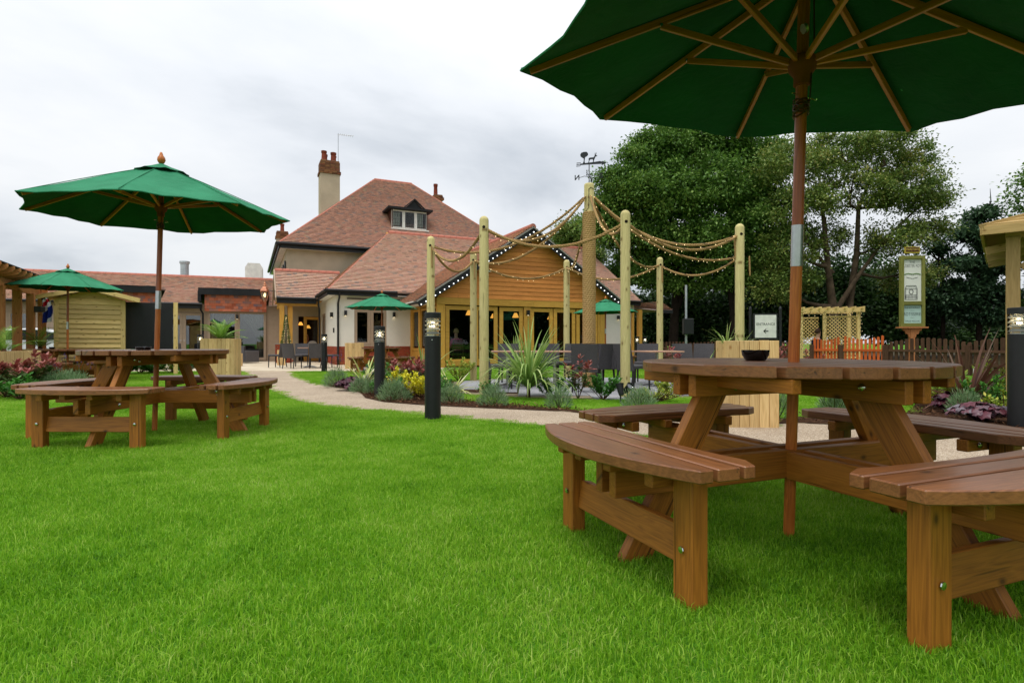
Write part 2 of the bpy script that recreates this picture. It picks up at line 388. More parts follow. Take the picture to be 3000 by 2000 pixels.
def m_wicker():
    M = Mat('black_wicker', .45, .4); v = M.coord('Object')
    w1 = M.n('ShaderNodeTexWave', wave_type='BANDS', bands_direction='Z'); w1.inputs['Scale'].default_value = 32; M.l(v, w1.inputs['Vector'])
    w2 = M.n('ShaderNodeTexWave', wave_type='BANDS', bands_direction='X'); w2.inputs['Scale'].default_value = 18; M.l(v, w2.inputs['Vector'])
    h = M.math('MULTIPLY', w1.outputs['Fac'], w2.outputs['Fac'])
    M.col(M.ramp(h, [(.0, lin('302e31')), (1., lin('7a7678'))])); M.bump(h, .8, .006); return M.m
MT['wicker'] = m_wicker()
MT['wickerleg'] = plain('chair_leg', '2a2728', .5, .3)
def m_rope():
    M = Mat('manila_rope', .9, .1); v = M.coord('Object')
    nz = M.noise(v, 130, 4); M.col(M.ramp(nz, [(.3, lin('8b6c43')), (.7, lin('bc9c6b'))])); M.bump(nz, .5, .003); return M.m
MT['rope'] = m_rope()
def m_mastrope():
    M = Mat('wrapped_rope', .9, .1)
    uvx = M.coord('Object'); wv = M.n('ShaderNodeTexWave', wave_type='BANDS', bands_direction='DIAGONAL')
    # lay of the strands: diagonal bands round the mast
    s_ = M.n('ShaderNodeSeparateXYZ'); M.l(uvx, s_.inputs[0])
    an = M.math('ARCTAN2', s_.outputs[1], s_.outputs[0]); ph = M.math('ADD', M.math('MULTIPLY', an, 26.), M.math('MULTIPLY', s_.outputs[2], 70.))
    sn = M.math('SINE', ph); nz = M.noise(uvx, 120, 3)
    f = M.math('ADD', M.math('MULTIPLY', sn, .25), nz)
    M.col(M.ramp(f, [(.25, lin('a07c48')), (.75, lin('deba84'))])); M.bump(f, .7, .006); return M.m
MT['mastrope'] = m_mastrope()
def m_grass():
    M = Mat('grass_blade', .5, .25); a = M.attr(); p = M.world()
    big = M.noise(p, .75, 4, .6, .4); fine = M.noise(p, 4.5, 4, .6)
    f = M.math('ADD', M.math('MULTIPLY', a, .5), M.math('ADD', M.math('MULTIPLY', big, .75), M.math('MULTIPLY', fine, .4)))
    f = M.math('SUBTRACT', f, .33)
    c = M.ramp(f, [(.06, lin('34680d')), (.34, lin('76b01b')), (.58, lin('9fca3a')), (.80, lin('c2d470')), (.97, lin('dcdfa4'))]); M.col(c)
    tr = M.n('ShaderNodeBsdfTranslucent'); M.l(c, tr.inputs[0]); ms = M.n('ShaderNodeMixShader'); ms.inputs[0].default_value = .42
    M.l(M.b.outputs[0], ms.inputs[1]); M.l(tr.outputs[0], ms.inputs[2]); M.l(ms.outputs[0], M.t.nodes['Material Output'].inputs[0]); return M.m
MT['grass'] = m_grass()
def m_ground():
    M = Mat('lawn_soil', .95, .1); p = M.world()
    n = M.noise(p, 1.1, 5); f = M.noise(p, 60, 4)
    M.col(M.ramp(M.math('ADD', M.math('MULTIPLY', n, .5), M.math('MULTIPLY', f, .5)), [(.3, lin('3c6416')), (.55, lin('578c22')), (.8, lin('6f9c34'))]))
    M.bump(f, .9, .03); return M.m
MT['ground'] = m_ground()
def m_path():
    M = Mat('resin_gravel', .85, .2); p = M.world()
    vo = M.n('ShaderNodeTexVoronoi'); vo.inputs['Scale'].default_value = 150; M.l(p, vo.inputs['Vector'])
    sp = M.n('ShaderNodeSeparateXYZ'); M.l(vo.outputs['Color'], sp.inputs[0])
    c = M.ramp(sp.outputs[0], [(0, lin('7a6654')), (.3, lin('a49079')), (.6, lin('b8a68f')), (.85, lin('cdbfaa')), (1, lin('8a7a67'))])
    big = M.noise(p, 1.3, 5); c = M.mix(.5, c, M.ramp(big, [(.3, (.38, .38, .38)), (.7, (.62, .62, .62))]), 'OVERLAY')
    M.col(c); M.bump(vo.outputs['Distance'], .7, .006); return M.m
MT['path'] = m_path()
def m_mulch():
    M = Mat('bark_mulch', .95, .1); p = M.world((1, 1, 1))
    n = M.noise(p, 28, 6, .65, .6); M.col(M.ramp(n, [(.3, lin('1f130c')), (.5, lin('432b1c')), (.72, lin('77573e'))])); M.bump(n, 1., .05); return M.m
MT['mulch'] = m_mulch()
def m_slab(name, a, b):
    M = Mat(name, .8, .2); v = M.coord('Object', (1, 1, 1), 20); n = M.noise(v, 3, 6, .6)
    oi = M.n('ShaderNodeObjectInfo'); f = M.math('ADD', M.math('MULTIPLY', n, .7), M.math('MULTIPLY', oi.outputs['Random'], .3))
    M.col(M.ramp(f, [(.25, lin(a)), (.75, lin(b))])); M.bump(M.noise(v, 40, 4), .2, .004); return M.m
MT['slabcream'] = m_slab('cream_paving', 'b8a88e', 'd6c9b2'); MT['slabgrey'] = m_slab('grey_paving', '7c7d82', 'a3a3a6')
MT['joint'] = plain('sandy_joint', '8d7f6a', .95, .1)
# ================================================================ ground, path, beds, patios
from mathutils.geometry import tessellate_polygon
def gp(px, py):
    Y = 8.
    for _ in range(12): Y = F * (CH - g(0, Y)) / (py - HY)
    return ((px - 1500) / F * Y, Y)
def inpoly(x, y, poly):
    c = False; j = len(poly) - 1
    for i in range(len(poly)):
        xi, yi = poly[i]; xj, yj = poly[j]
        if (yi > y) != (yj > y) and x < (xj - xi) * (y - yi) / (yj - yi) + xi: c = not c
        j = i
    return c
def smooth_line(p, n=1):
    for _ in range(n):
        q = [p[0]]
        for a, b in zip(p, p[1:]):
            q += [(a[0] * .75 + b[0] * .25, a[1] * .75 + b[1] * .25), (a[0] * .25 + b[0] * .75, a[1] * .25 + b[1] * .75)]
        p = q + [p[-1]]
    return p
def resample(p, n):
    d = [0]
    for a, b in zip(p, p[1:]): d.append(d[-1] + math.hypot(b[0] - a[0], b[1] - a[1]))
    return [(float(np.interp(t, d, [q[0] for q in p])), float(np.interp(t, d, [q[1] for q in p]))) for t in np.linspace(0, d[-1], n)]
ys = [-400, -20] + [i * .25 for i in range(0, 40)] + [12, 30, 90, 900]
mb = MB()
for y0, y1 in zip(ys, ys[1:]):
    mb.face([(-900, y0, g(0, y0)), (900, y0, g(0, y0)), (900, y1, g(0, y1)), (-900, y1, g(0, y1))])
tag(mb.build('ground', MT['ground']), kind='structure')
WOOD = [(9.5, 27.5), (12.4, 20), (14.2, 13.8), (17, 6), (20, -14), (60, -20), (60, 80), (3, 80), (6, 32)]
near_e = smooth_line([gp(*q) for q in [(690, 1086), (714, 1094), (770, 1130), (830, 1160), (893, 1180), (1020, 1199), (1148, 1206), (1250, 1218), (1403, 1231), (1531, 1244), (1659, 1251), (1900, 1278), (2200, 1310), (2480, 1340), (2699, 1363), (3000, 1396), (3500, 1450), (4600, 1560)]], 2)
far_e = smooth_line([gp(*q) for q in [(862, 1086), (861, 1092), (897, 1115), (960, 1131), (1016, 1140), (1056, 1150), (1070, 1166), (1126, 1178), (1242, 1187), (1450, 1197), (1659, 1206), (1797, 1221), (1950, 1234), (2096, 1245), (2250, 1244), (2330, 1240), (2560, 1249), (2760, 1261), (2960, 1273), (3300, 1295), (4600, 1380)]], 1)
A, B = resample(near_e, 90), resample(far_e, 90)
mb = MB(); K = 6
for i in range(89):
    for k in range(K):
        q = []
        for (ii, kk) in ((i, k), (i + 1, k), (i + 1, k + 1), (i, k + 1)):
            t = kk / K; x = A[ii][0] * (1 - t) + B[ii][0] * t; y = A[ii][1] * (1 - t) + B[ii][1] * t
            q.append((x, y, g(x, y) + .006))
        mb.face(q)
tag(mb.build('path', MT['path'], smooth=60), kind='structure')
PATH = near_e + far_e[::-1]
# thin edging strip along both sides of the path
for nm, E_ in (('near', near_e), ('far', far_e)):
    mb = MB(); e_ = resample(E_, 70)
    mb.tube([(x, y, g(x, y) + .004) for x, y in e_], .009, 5)
    tag(mb.build('path_edging', MT['joint']), kind='structure')
def sheet(name, poly, mat, dz=.012):
    tri = tessellate_polygon([[Vector((x, y, 0)) for x, y in poly]])
    me = bpy.data.meshes.new(name); me.from_pydata([(x, y, g(x, y) + dz) for x, y in poly], [], [tuple(t) for t in tri]); me.materials.append(mat)
    bm = bmesh.new(); bm.from_mesh(me); bmesh.ops.subdivide_edges(bm, edges=bm.edges[:], cuts=3, use_grid_fill=True)
    bmesh.ops.triangulate(bm, faces=bm.faces[:])
    for v in bm.verts: v.co.z = g(v.co.x, v.co.y) + dz
    bmesh.ops.recalc_face_normals(bm, faces=bm.faces[:])
    if sum(f.normal.z for f in bm.faces) < 0: bmesh.ops.reverse_faces(bm, faces=bm.faces[:])
    bm.to_mesh(me); bm.free()
    return tag(link(name, me), kind='structure')
BED1 = [gp(*q) for q in [(960, 1132), (1016, 1141), (1056, 1151), (1070, 1167), (1126, 1179), (1242, 1188), (1450, 1198), (1659, 1207), (1797, 1222), (1950, 1235), (2100, 1246), (2100, 1232), (1831, 1213), (1678, 1202), (1544, 1190), (1372, 1175), (1310, 1160), (1330, 1118), (1250, 1106), (1100, 1106), (960, 1122)]]
BED2 = [gp(*q) for q in [(1335, 1146), (1420, 1152), (1600, 1155), (1800, 1163), (1990, 1163), (1990, 1146), (1800, 1140), (1600, 1137), (1400, 1130), (1345, 1122)]]
BED3 = [gp(*q) for q in [(2250, 1245), (2330, 1241), (2560, 1250), (2760, 1262), (2960, 1274), (3200, 1291), (3700, 1300), (3500, 1150), (2980, 1140), (2720, 1140), (2640, 1225), (2330, 1223), (2260, 1232)]]
BED4 = [gp(*q) for q in [(-700, 1190), (-200, 1172), (0, 1160), (80, 1150), (190, 1120), (300, 1105), (300, 1085), (100, 1066), (-700, 1066)]]
PEB = [gp(*q) for q in [(330, 1088), (560, 1088), (575, 1062), (330, 1062)]]
for nm, po in (('island', BED1), ('strip', BED2), ('right', BED3), ('left', BED4)): sheet('mulch_bed', po, MT['mulch'], .014)
sheet('pebble_bed', PEB, MT['joint'], .014); sheet('woodland_floor', WOOD, plain('litter_and_tree_shade', '3a3320', .95, .1, 0, .4, .8, .5, 0), .01)  # brown litter sheet, its dark tone also paints the shade below the trees
# real bark chips over the nearer beds, one mass
class Leaves:
    """many small blades/leaves gathered in one mesh; every face carries a shade value"""
    def __init__(s): s.v = []; s.f = []; s.a = []; s.n = 0
    def arr(s, V_, Fc, At):
        s.v.append(V_.reshape(-1, 3)); s.f.append(Fc + s.n); s.a.append(At); s.n += V_.reshape(-1, 3).shape[0]
    def rhomb(s, P, D, Nn, L, Wd, sh):           # diamond leaves: base P, direction D, side from D x Nn
        D = D / np.linalg.norm(D, axis=1, keepdims=True); S = np.cross(D, Nn); S /= np.linalg.norm(S, axis=1, keepdims=True) + 1e-9
        L = np.broadcast_to(np.asarray(L).reshape(-1, 1), (len(P), 1)); Wd = np.broadcast_to(np.asarray(Wd).reshape(-1, 1), (len(P), 1))
        up = np.cross(S, D)
        V_ = np.stack([P, P + D * L * .45 + S * Wd * .5 + up * Wd * .12, P + D * L, P + D * L * .45 - S * Wd * .5 + up * Wd * .12], 1)
        n = len(P); i = np.arange(n) * 4
        s.arr(V_, np.concatenate([np.stack([i, i + 1, i + 2], 1), np.stack([i, i + 2, i + 3], 1)]), np.concatenate([sh, sh]))
    def ribbon(s, pts, wid, sh, fold=0., nrm=None):  # one strap leaf along pts, sh per segment or scalar
        pts = np.asarray(pts, float); k = len(pts); t = np.gradient(pts, axis=0); t /= np.linalg.norm(t, axis=1, keepdims=True)
        up = np.array([0, 0, 1.]) if nrm is None else np.asarray(nrm, float)
        S = np.cross(t, up); ln = np.linalg.norm(S, axis=1, keepdims=True); S = np.where(ln < 1e-3, np.array([[1., 0, 0]]), S / (ln + 1e-9))
        for q in range(1, k):
            if S[q].dot(S[q - 1]) < 0: S[q] = -S[q]
        w = np.asarray(wid, float).reshape(-1, 1); nn = np.cross(S, t)
        V_ = np.stack([pts - S * w / 2 + nn * w * fold, pts, pts + S * w / 2 + nn * w * fold], 1)
        i = (np.arange(k - 1) * 3)[:, None]
        Fq = np.concatenate([i + [0, 1, 4], i + [0, 4, 3], i + [1, 2, 5], i + [1, 5, 4]])
        sh = np.broadcast_to(np.asarray(sh, float), (k - 1,)); s.arr(V_, Fq, np.tile(sh, 4))
    def mesh(s, name, mat, smooth=False):
        V_ = np.concatenate(s.v); Fc = np.concatenate(s.f); At = np.concatenate(s.a)
        me = bpy.data.meshes.new(name); me.vertices.add(len(V_)); me.vertices.foreach_set('co', V_.astype(np.float32).ravel())
        me.loops.add(len(Fc) * 3); me.loops.foreach_set('vertex_index', Fc.astype(np.int32).ravel())
        me.polygons.add(len(Fc)); me.polygons.foreach_set('loop_start', np.arange(0, len(Fc) * 3, 3, dtype=np.int32))
        me.update(calc_edges=True)
        a = me.attributes.new('shade', 'FLOAT', 'FACE'); a.data.foreach_set('value', np.clip(At, 0, 1).astype(np.float32))
        if smooth: me.polygons.foreach_set('use_smooth', [True] * len(Fc))
        me.materials.append(mat); return me
def rdir(n, zmin=-1.):
    z = RNG.uniform(zmin, 1, n); a = RNG.uniform(0, 2 * np.pi, n); r = np.sqrt(np.maximum(0, 1 - z * z))
    return np.stack([r * np.cos(a), r * np.sin(a), z], 1)
def scatter(poly, n, zf=0.02):
    xs = [p[0] for p in poly]; ys_ = [p[1] for p in poly]; out = []
    while len(out) < n:
        x = random.uniform(min(xs), max(xs)); y = random.uniform(min(ys_), max(ys_))
        if inpoly(x, y, poly): out.append((x, y, g(x, y) + zf))
    return np.array(out)
for nm, po, n, cap in (('a', BED1, 5200, 14), ('b', BED3, 2600, 9)):
    P_ = scatter(po, n); P_ = P_[P_[:, 1] < cap]
    n = len(P_); L_ = Leaves(); P_[:, 2] += RNG.uniform(0, .03, n)
    D_ = rdir(n, -.25); D_[:, 2] *= .4
    L_.rhomb(P_, D_, rdir(n, .5), RNG.uniform(.02, .075, n), RNG.uniform(.008, .022, n), RNG.beta(1.6, 2.2, n))
    o = link('bark_chips', L_.mesh('bark_chips', MT['chip'])); tag(o, 'loose brown bark chips mulching the ' + ('island bed along the gravel path' if nm == 'a' else 'bed at the right of the gravel path'), 'bark chips', kind='stuff')
P_ = scatter(PEB, 2200); n = len(P_); L_ = Leaves(); P_[:, 2] += RNG.uniform(0, .02, n)
L_.rhomb(P_, rdir(n, -.1), rdir(n, .5), RNG.uniform(.05, .1, n), RNG.uniform(.04, .07, n), RNG.random(n))
tag(link('pale_pebbles', L_.mesh('pale_pebbles', MT['chipwhite'])), 'pale pebbles covering the small bed behind the left picnic table', 'pebbles', kind='stuff')

# paved terraces, each slab a piece
def slabs(parent, pts, size, th, mat, z):
    me = MB().box((0, 0, 0), (size - .012, size - .012, th)).mesh('slab', mat, bevel=.004)
    for (x, y) in pts: link('slab', me, parent, Matrix.Translation((x, y, z + random.uniform(-.0015, .0015))))
PAT1 = [(-14.5, 17.7), (-6.6, 17.7), (-2.6, 17.7), (-2.6, 21.0), (-4, 25), (-6.9, 28.6), (-17, 28.6)]
s1 = sheet('terrace', PAT1, MT['joint'], .003)
pts = []
for i in range(30):
    for j in range(20):
        x, y = -16.2 + i * .6 + (j % 2) * .3, 18.0 + j * .6
        if y > 17.9 and inpoly(x, y, PAT1) and -13.2 < x and y < 26.5: pts.append((x, y))
slabs(s1, pts, .6, .03, MT['slabcream'], -.07 + .006)
CC = (1.52, 12.0)
PAT2 = [(CC[0] + 3.15 * math.cos(a), CC[1] - .15 + 2.95 * math.sin(a)) for a in np.linspace(0, 2 * math.pi, 40)[:-1]]
s2 = sheet('round_terrace', PAT2, MT['joint'], .003)
pts = [(x, y) for x in np.arange(-2, 5, .6) for y in np.arange(8.6, 15.5, .6) if inpoly(x + .25, y + .25, PAT2) and inpoly(x - .25, y - .25, PAT2) and inpoly(x + .25, y - .25, PAT2) and inpoly(x - .25, y + .25, PAT2)]
slabs(s2, pts, .6, .03, MT['slabgrey'], -.07 + .006)

# ---------------------------------------------------------------- grass blades on the lawns (instanced tufts)
def tuft(k, n=950, half=.17, wid=.0016, hmin=.016, hmax=.037):
    rg = np.random.default_rng(100 + k)
    P_ = np.stack([rg.uniform(-half, half, n), rg.uniform(-half, half, n), np.full(n, -.008)], 1)
    a = rg.uniform(0, 2 * np.pi, n); le = rg.uniform(.05, .75, n) ** 1.2; H = rg.uniform(hmin, hmax, n) * np.where(rg.random(n) < .06, 1.5, 1)
    D = np.stack([np.cos(a), np.sin(a), np.zeros(n)], 1); b = a + rg.uniform(-1.2, 1.2, n) + 1.57
    S = np.stack([np.cos(b), np.sin(b), np.zeros(n)], 1) * (wid * rg.uniform(.6, 1.2, n))[:, None]
    up = np.array([0, 0, 1.])
    m = P_ + D * (H * le * .35)[:, None] + up * (H * .62)[:, None]; t = P_ + D * (H * le * 1.15)[:, None] + up * (H * (1 - .35 * le))[:, None]
    V_ = np.stack([P_ - S, P_ + S, m + S * .8, m - S * .8, t], 1); i = (np.arange(n) * 5)[:, None]
    sh = np.clip(rg.normal(.46, .30, n), 0, 1); lg = rg.random(n) < .05
    dead = rg.random(n) < .03; sh = np.where(dead, 1., sh * .85)
    L_ = Leaves(); L_.arr(V_, np.concatenate([i + [0, 1, 2], i + [0, 2, 3], i + [3, 2, 4]]), np.tile(sh, 3))
    return L_.mesh('grass_tuft', MT['grass'])
tcol = bpy.data.collections.new('grass_tufts')
for k in range(6):
    o = bpy.data.objects.new('grass_tuft', tuft(k)); tcol.objects.link(o)
pp = []
def blocked(x, y):
    for q in (PATH, BED1, BED2, BED3, BED4, PEB, PAT1):
        if inpoly(x, y, q): return True
    return (x - CC[0]) ** 2 / 3.15 ** 2 + (y - CC[1] + .15) ** 2 / 2.95 ** 2 < 1
y = .55
while y < 18.5:
    st = .15 if y < 4 else (.17 if y < 8 else .2)
    x = -1.05 * y - 1.6
    while x < 1.05 * y + 1.6:
        xx, yy = x + random.uniform(-.06, .06), y + random.uniform(-.06, .06)
        if not blocked(xx, yy) and (yy < 8.6 or (-11 < xx < 9.5)): pp.append((xx, yy, g(xx, yy)))
        x += st
    y += st
me = bpy.data.meshes.new('lawn_grass'); me.from_pydata(pp, [], [])
at_ = me.attributes.new('rz', 'FLOAT_VECTOR', 'POINT'); at_.data.foreach_set('vector', [c for _ in pp for c in (0, 0, random.choice((0, 1.5708, 3.1416, 4.7124)) + random.uniform(-.2, .2))])
at_ = me.attributes.new('sc', 'FLOAT', 'POINT'); at_.data.foreach_set('value', [random.uniform(.85, 1.15) * (1 + .02 * max(0, p[1] - 6)) for p in pp])
me.materials.append(MT['grass'])
lawn = link('lawn_grass', me); tag(lawn, 'short bright green mown grass of the garden lawns', 'grass', kind='stuff')
gt = bpy.data.node_groups.new('grass_tufts_on_points', 'GeometryNodeTree')
gt.interface.new_socket('Geometry', in_out='INPUT', socket_type='NodeSocketGeometry'); gt.interface.new_socket('Geometry', in_out='OUTPUT', socket_type='NodeSocketGeometry')
gi = gt.nodes.new('NodeGroupInput'); go = gt.nodes.new('NodeGroupOutput'); ip = gt.nodes.new('GeometryNodeInstanceOnPoints')
ci = gt.nodes.new('GeometryNodeCollectionInfo'); ci.inputs['Collection'].default_value = tcol; ci.inputs['Separate Children'].default_value = True; ci.inputs['Reset Children'].default_value = True
ip.inputs['Pick Instance'].default_value = True
na = gt.nodes.new('GeometryNodeInputNamedAttribute'); na.data_type = 'FLOAT_VECTOR'; na.inputs['Name'].default_value = 'rz'
nb = gt.nodes.new('GeometryNodeInputNamedAttribute'); nb.data_type = 'FLOAT'; nb.inputs['Name'].default_value = 'sc'
gt.links.new(gi.outputs[0], ip.inputs['Points']); gt.links.new(ci.outputs[0], ip.inputs['Instance'])
gt.links.new(na.outputs[0], ip.inputs['Rotation']); gt.links.new(nb.outputs[0], ip.inputs['Scale']); gt.links.new(ip.outputs[0], go.inputs[0])
lawn.modifiers.new('tufts', 'NODES').node_group = gt
# ================================================================ the pub buildings
ZB = -.075
def tiles(parent, O, U, Vd, vmax, rng, mat, gauge=.122, w=.175, name='roof_tiles', seed=1, cut=None):
    O, U, Vd = (np.array(q, float) for q in (O, U, Vd)); U /= np.linalg.norm(U); Vd /= np.linalg.norm(Vd); Nn = np.cross(U, Vd)
    flip = Nn[2] < 0
    if flip: Nn = -Nn
    rg = np.random.default_rng(seed); L_ = Leaves(); P0 = []; sh = []
    for j in range(int(vmax / gauge)):
        v = j * gauge; rr_ = rng(v + gauge * .5)
        for (u0, u1) in (rr_ if isinstance(rr_, list) else [rr_]):
          if u1 - u0 < .05: continue
          us = np.arange(u0 - w + (j % 2) * w / 2 - (u0 % w), u1, w)
          a = np.clip(us, u0, u1); b = np.clip(us + w - .004, u0, u1); ok = b - a > .02; a, b = a[ok], b[ok]; k = len(a)
          lift = .042 + rg.uniform(-.003, .008, k)
          def pt(uu, vv, h): return O + uu[:, None] * U + vv * Vd + np.asarray(h).reshape(-1, 1) * Nn
          P0.append(np.stack([pt(a, v - .012, lift), pt(b, v - .012, lift), pt(b, v + gauge, np.full(k, .006)), pt(a, v + gauge, np.full(k, .006)),
                              pt(a, v + .03, lift * 0 + .002), pt(b, v + .03, lift * 0 + .002)], 1))
          tone = rg.random(k); tone = np.where(rg.random(k) < .6, .35 + .3 * tone, tone); sh.append(tone)
    V_ = np.concatenate(P0); sh = np.concatenate(sh); n = len(V_); i = (np.arange(n) * 6)[:, None]
    Fc = np.concatenate([i + [0, 1, 2], i + [0, 2, 3], i + [4, 5, 1], i + [4, 1, 0]])
    if flip: Fc = Fc[:, ::-1]
    L_.arr(V_, Fc, np.tile(sh, 4)); o = link(name, L_.mesh(name, mat), parent); o['kind'] = 'stuff'; return o
def deck(parent, pts, mat, th=.05, name='roof_deck'):
    pts = [Vector(p) for p in pts]; nn = (pts[1] - pts[0]).cross(pts[2] - pts[0]).normalized()
    if nn.z < 0: pts = pts[::-1]; nn = -nn
    mb = MB(); k = len(pts); top = [p - nn * .002 for p in pts]; bot = [p - nn * th for p in pts]
    mb.face(top); mb.face(bot[::-1])
    for i in range(k): j = (i + 1) % k; mb.face([bot[i], bot[j], top[j], top[i]])
    return mb.build(name, mat, parent)
def ridge_caps(parent, a, b, r=.11, L=.32, mat=None):
    a, b = Vector(a), Vector(b); n = max(1, int((b - a).length / L)); mat = mat or MT['ridge']
    st = (b - a).length / n
    prof = [(r * math.cos(q), r * math.sin(q)) for q in np.linspace(-.25, math.pi + .25, 9)]
    mb = MB()
    for (y0, z0), (y1, z1) in zip(prof, prof[1:]):
        mb.face([(-st / 2 + .004, y0, z0 - .05), (st / 2 - .004, y0, z0 - .05), (st / 2 - .004, y1, z1 - .05), (-st / 2 + .004, y1, z1 - .05)])
    mb.face([(-st / 2 + .004, y, z - .05) for y, z in prof]); mb.face([(st / 2 - .004, y, z - .05) for y, z in prof[::-1]])
    me = mb.mesh('ridge_tile', mat, smooth=40); M0, _ = axes(a, b)
    for i in range(n):
        M = M0.copy(); M.translation = a.lerp(b, (i + .5) / n); link('ridge_tile', me, parent, M)
def wall(parent, M, L, z0, z1, th, mat, openings=(), name='wall'):
    xs = sorted({0, L} | {q for o in openings for q in o[:2]}); zs = sorted({z0, z1} | {q for o in openings for q in o[2:]}); mb = MB()
    for xa, xb in zip(xs, xs[1:]):
        for za, zb in zip(zs, zs[1:]):
            if any(o[0] <= xa and xb <= o[1] and o[2] <= za and zb <= o[3] for o in openings): continue
            mb.box(((xa + xb) / 2, th / 2, (za + zb) / 2), (xb - xa, th, zb - za))
    return mb.build(name, mat, parent, M)
def window(parent, M, x0, x1, z0, z1, n, fw, mat, glass, name='window', depth=.07, inset=.04, bars=0):
    """frame with n leaves side by side; every leaf a pane child. Wall coords: x along, y inward, z up"""
    mb = MB(); lw = (x1 - x0) / n; panes = []
    for i in range(n):
        a, b = x0 + i * lw, x0 + (i + 1) * lw; y = inset + depth / 2; e = .003 if i else 0
        mb.box((a + fw / 2 + e, y, (z0 + z1) / 2), (fw, depth, z1 - z0)); mb.box((b - fw / 2 - .003, y, (z0 + z1) / 2), (fw, depth, z1 - z0))
        mb.box(((a + b) / 2, y, z1 - fw / 2 - .001), (b - a - 2 * fw - .006, depth - .006, fw)); mb.box(((a + b) / 2, y, z0 + fw * .6 + .001), (b - a - 2 * fw - .006, depth - .006, fw * 1.2))
        panes.append(((a + b) / 2, y, (z0 + z1) / 2 + fw * .1, b - a - 2 * fw, z1 - z0 - fw * 2.2))
    o = mb.build(name, mat, parent, M, bevel=0)
    for (cx, cy, cz, w_, h_) in panes:
        p = MB().box((0, 0, 0), (w_, .012, h_)).build('pane', glass, o, Matrix.Translation((cx, cy, cz)))
        if bars:
            bb = MB()
            for k in range(1, bars): bb.box((-w_ / 2 + w_ * k / bars, -.012, 0), (.008, .006, h_))
            for k in range(1, 4): bb.box((0, -.012, -h_ / 2 + h_ * k / 4), (w_, .005, .008))
            bb.build('leading', MT['lead'], o, Matrix.Translation((cx, cy, cz)))
    return o
def tr(x=0, y=0, z=0, rz=0): return Matrix.Translation((x, y, z)) @ Matrix.Rotation(rz, 4, 'Z')
def gutter(parent, a, b, r=.06): return MB().tube([a, b], r, 8).build('gutter', MT['blackpaint'], parent, smooth=50)
def downpipe(parent, pts, r=.036): return MB().tube(pts, r, 8).build('downpipe', MT['blackpaint'], parent, smooth=50)
W0, BR = Vector((-7.02, 22.68, 0)), R(25)

# ---------- two-storey house
HS = empty('pub_house', W0, BR, 'two-storey beige rendered house with steep red hipped roof and tall chimneys', 'house')
a0, a1, t0, t1, ez, rz_ = -1.9, 12.1, 6.0, 18.3, 5.67, 11.04; tm = (t0 + t1) / 2; ra, rb = 3.94, 6.3
sl = math.hypot(tm - t0, rz_ - ez)
deck(HS, [(a0, t0, ez), (a1, t0, ez), (rb, tm, rz_), (ra, tm, rz_)], MT['tileold']); deck(HS, [(a0, t0, ez), (ra, tm, rz_), (a0, t1, ez)], MT['tileold'])
deck(HS, [(a1, t0, ez), (a1, t1, ez), (rb, tm, rz_)], MT['tileold']); deck(HS, [(a0, t1, ez), (ra, tm, rz_), (rb, tm, rz_), (a1, t1, ez)], MT['tileold'])
tiles(HS, (a0, t0, ez), (1, 0, 0), (0, tm - t0, rz_ - ez), sl, lambda v: (v / sl * (ra - a0), a1 - a0 - v / sl * (a1 - rb)), MT['tileold'], seed=1)
s2_ = math.hypot(ra - a0, rz_ - ez)
tiles(HS, (a0, t1, ez), (0, -1, 0), (ra - a0, 0, rz_ - ez), s2_, lambda v: (v / s2_ * (t1 - t0) / 2, (t1 - t0) * (1 - v / s2_ / 2)), MT['tileold'], seed=2)
ridge_caps(HS, (ra, tm, rz_), (rb, tm, rz_)); ridge_caps(HS, (a0, t0, ez), (ra, tm, rz_), .08); ridge_caps(HS, (rb, tm, rz_), (a1, t0, ez), .08)
wall(HS, tr(-1.5, 6.4), 13.2, ZB, 5.45, .3, MT['beige'], [(.55, 1.55, ZB, 2.15)]); wall(HS, tr(-1.5, 17.9, 0, -math.pi / 2), 11.498, ZB, 5.45, .3, MT['beige'], [(6.9, 8., 3.6, 4.9), (9.7, 10.8, 3.6, 4.9)])
wall(HS, tr(11.7, 6.705, 0, math.pi / 2), 11.19, ZB, 5.45, .3, MT['beige']); wall(HS, tr(11.7, 17.9, 0, math.pi), 13.2, ZB, 5.45, .3, MT['beige'])
MB().box((5.1, 12.15, 5.5), (13.8, 12.1, .1)).build('soffit', MT['white'], HS)
for x in (6.9, 9.7):
    Mw = tr(-1.5, 17.9, 0, -math.pi / 2); window(HS, Mw, x, x + 1.1, 3.6, 4.9, 2, .06, MT['white'], MT['glass'])
    MB().box((x - .25, -.05, 4.25), (.42, .05, 1.3)).build('shutter', MT['blackpaint'], HS, Mw)
    MB().box((x + 1.36, -.05, 4.25), (.42, .05, 1.3)).build('shutter', MT['blackpaint'], HS, Mw)
gutter(HS, (a0 - .02, t0 - .06, ez - .02), (a1, t0 - .06, ez - .02), .075); gutter(HS, (a0 - .06, t0, ez - .02), (a0 - .06, t1, ez - .02), .075)
MB().box((a0 + .04, (t0 + t1) / 2, ez - .14), (.04, t1 - t0 - .1, .2)).build('fascia', MT['blackpaint'], HS); MB().box(((a0 + a1) / 2, t0 + .04, ez - .14), (a1 - a0 - .2, .04, .2)).build('fascia', MT['blackpaint'], HS)
downpipe(HS, [(-1.6, 16.5, 5.5), (-1.62, 16.5, 5.2), (-1.57, 16.6, 4.9), (-1.57, 16.6, ZB)], .05)
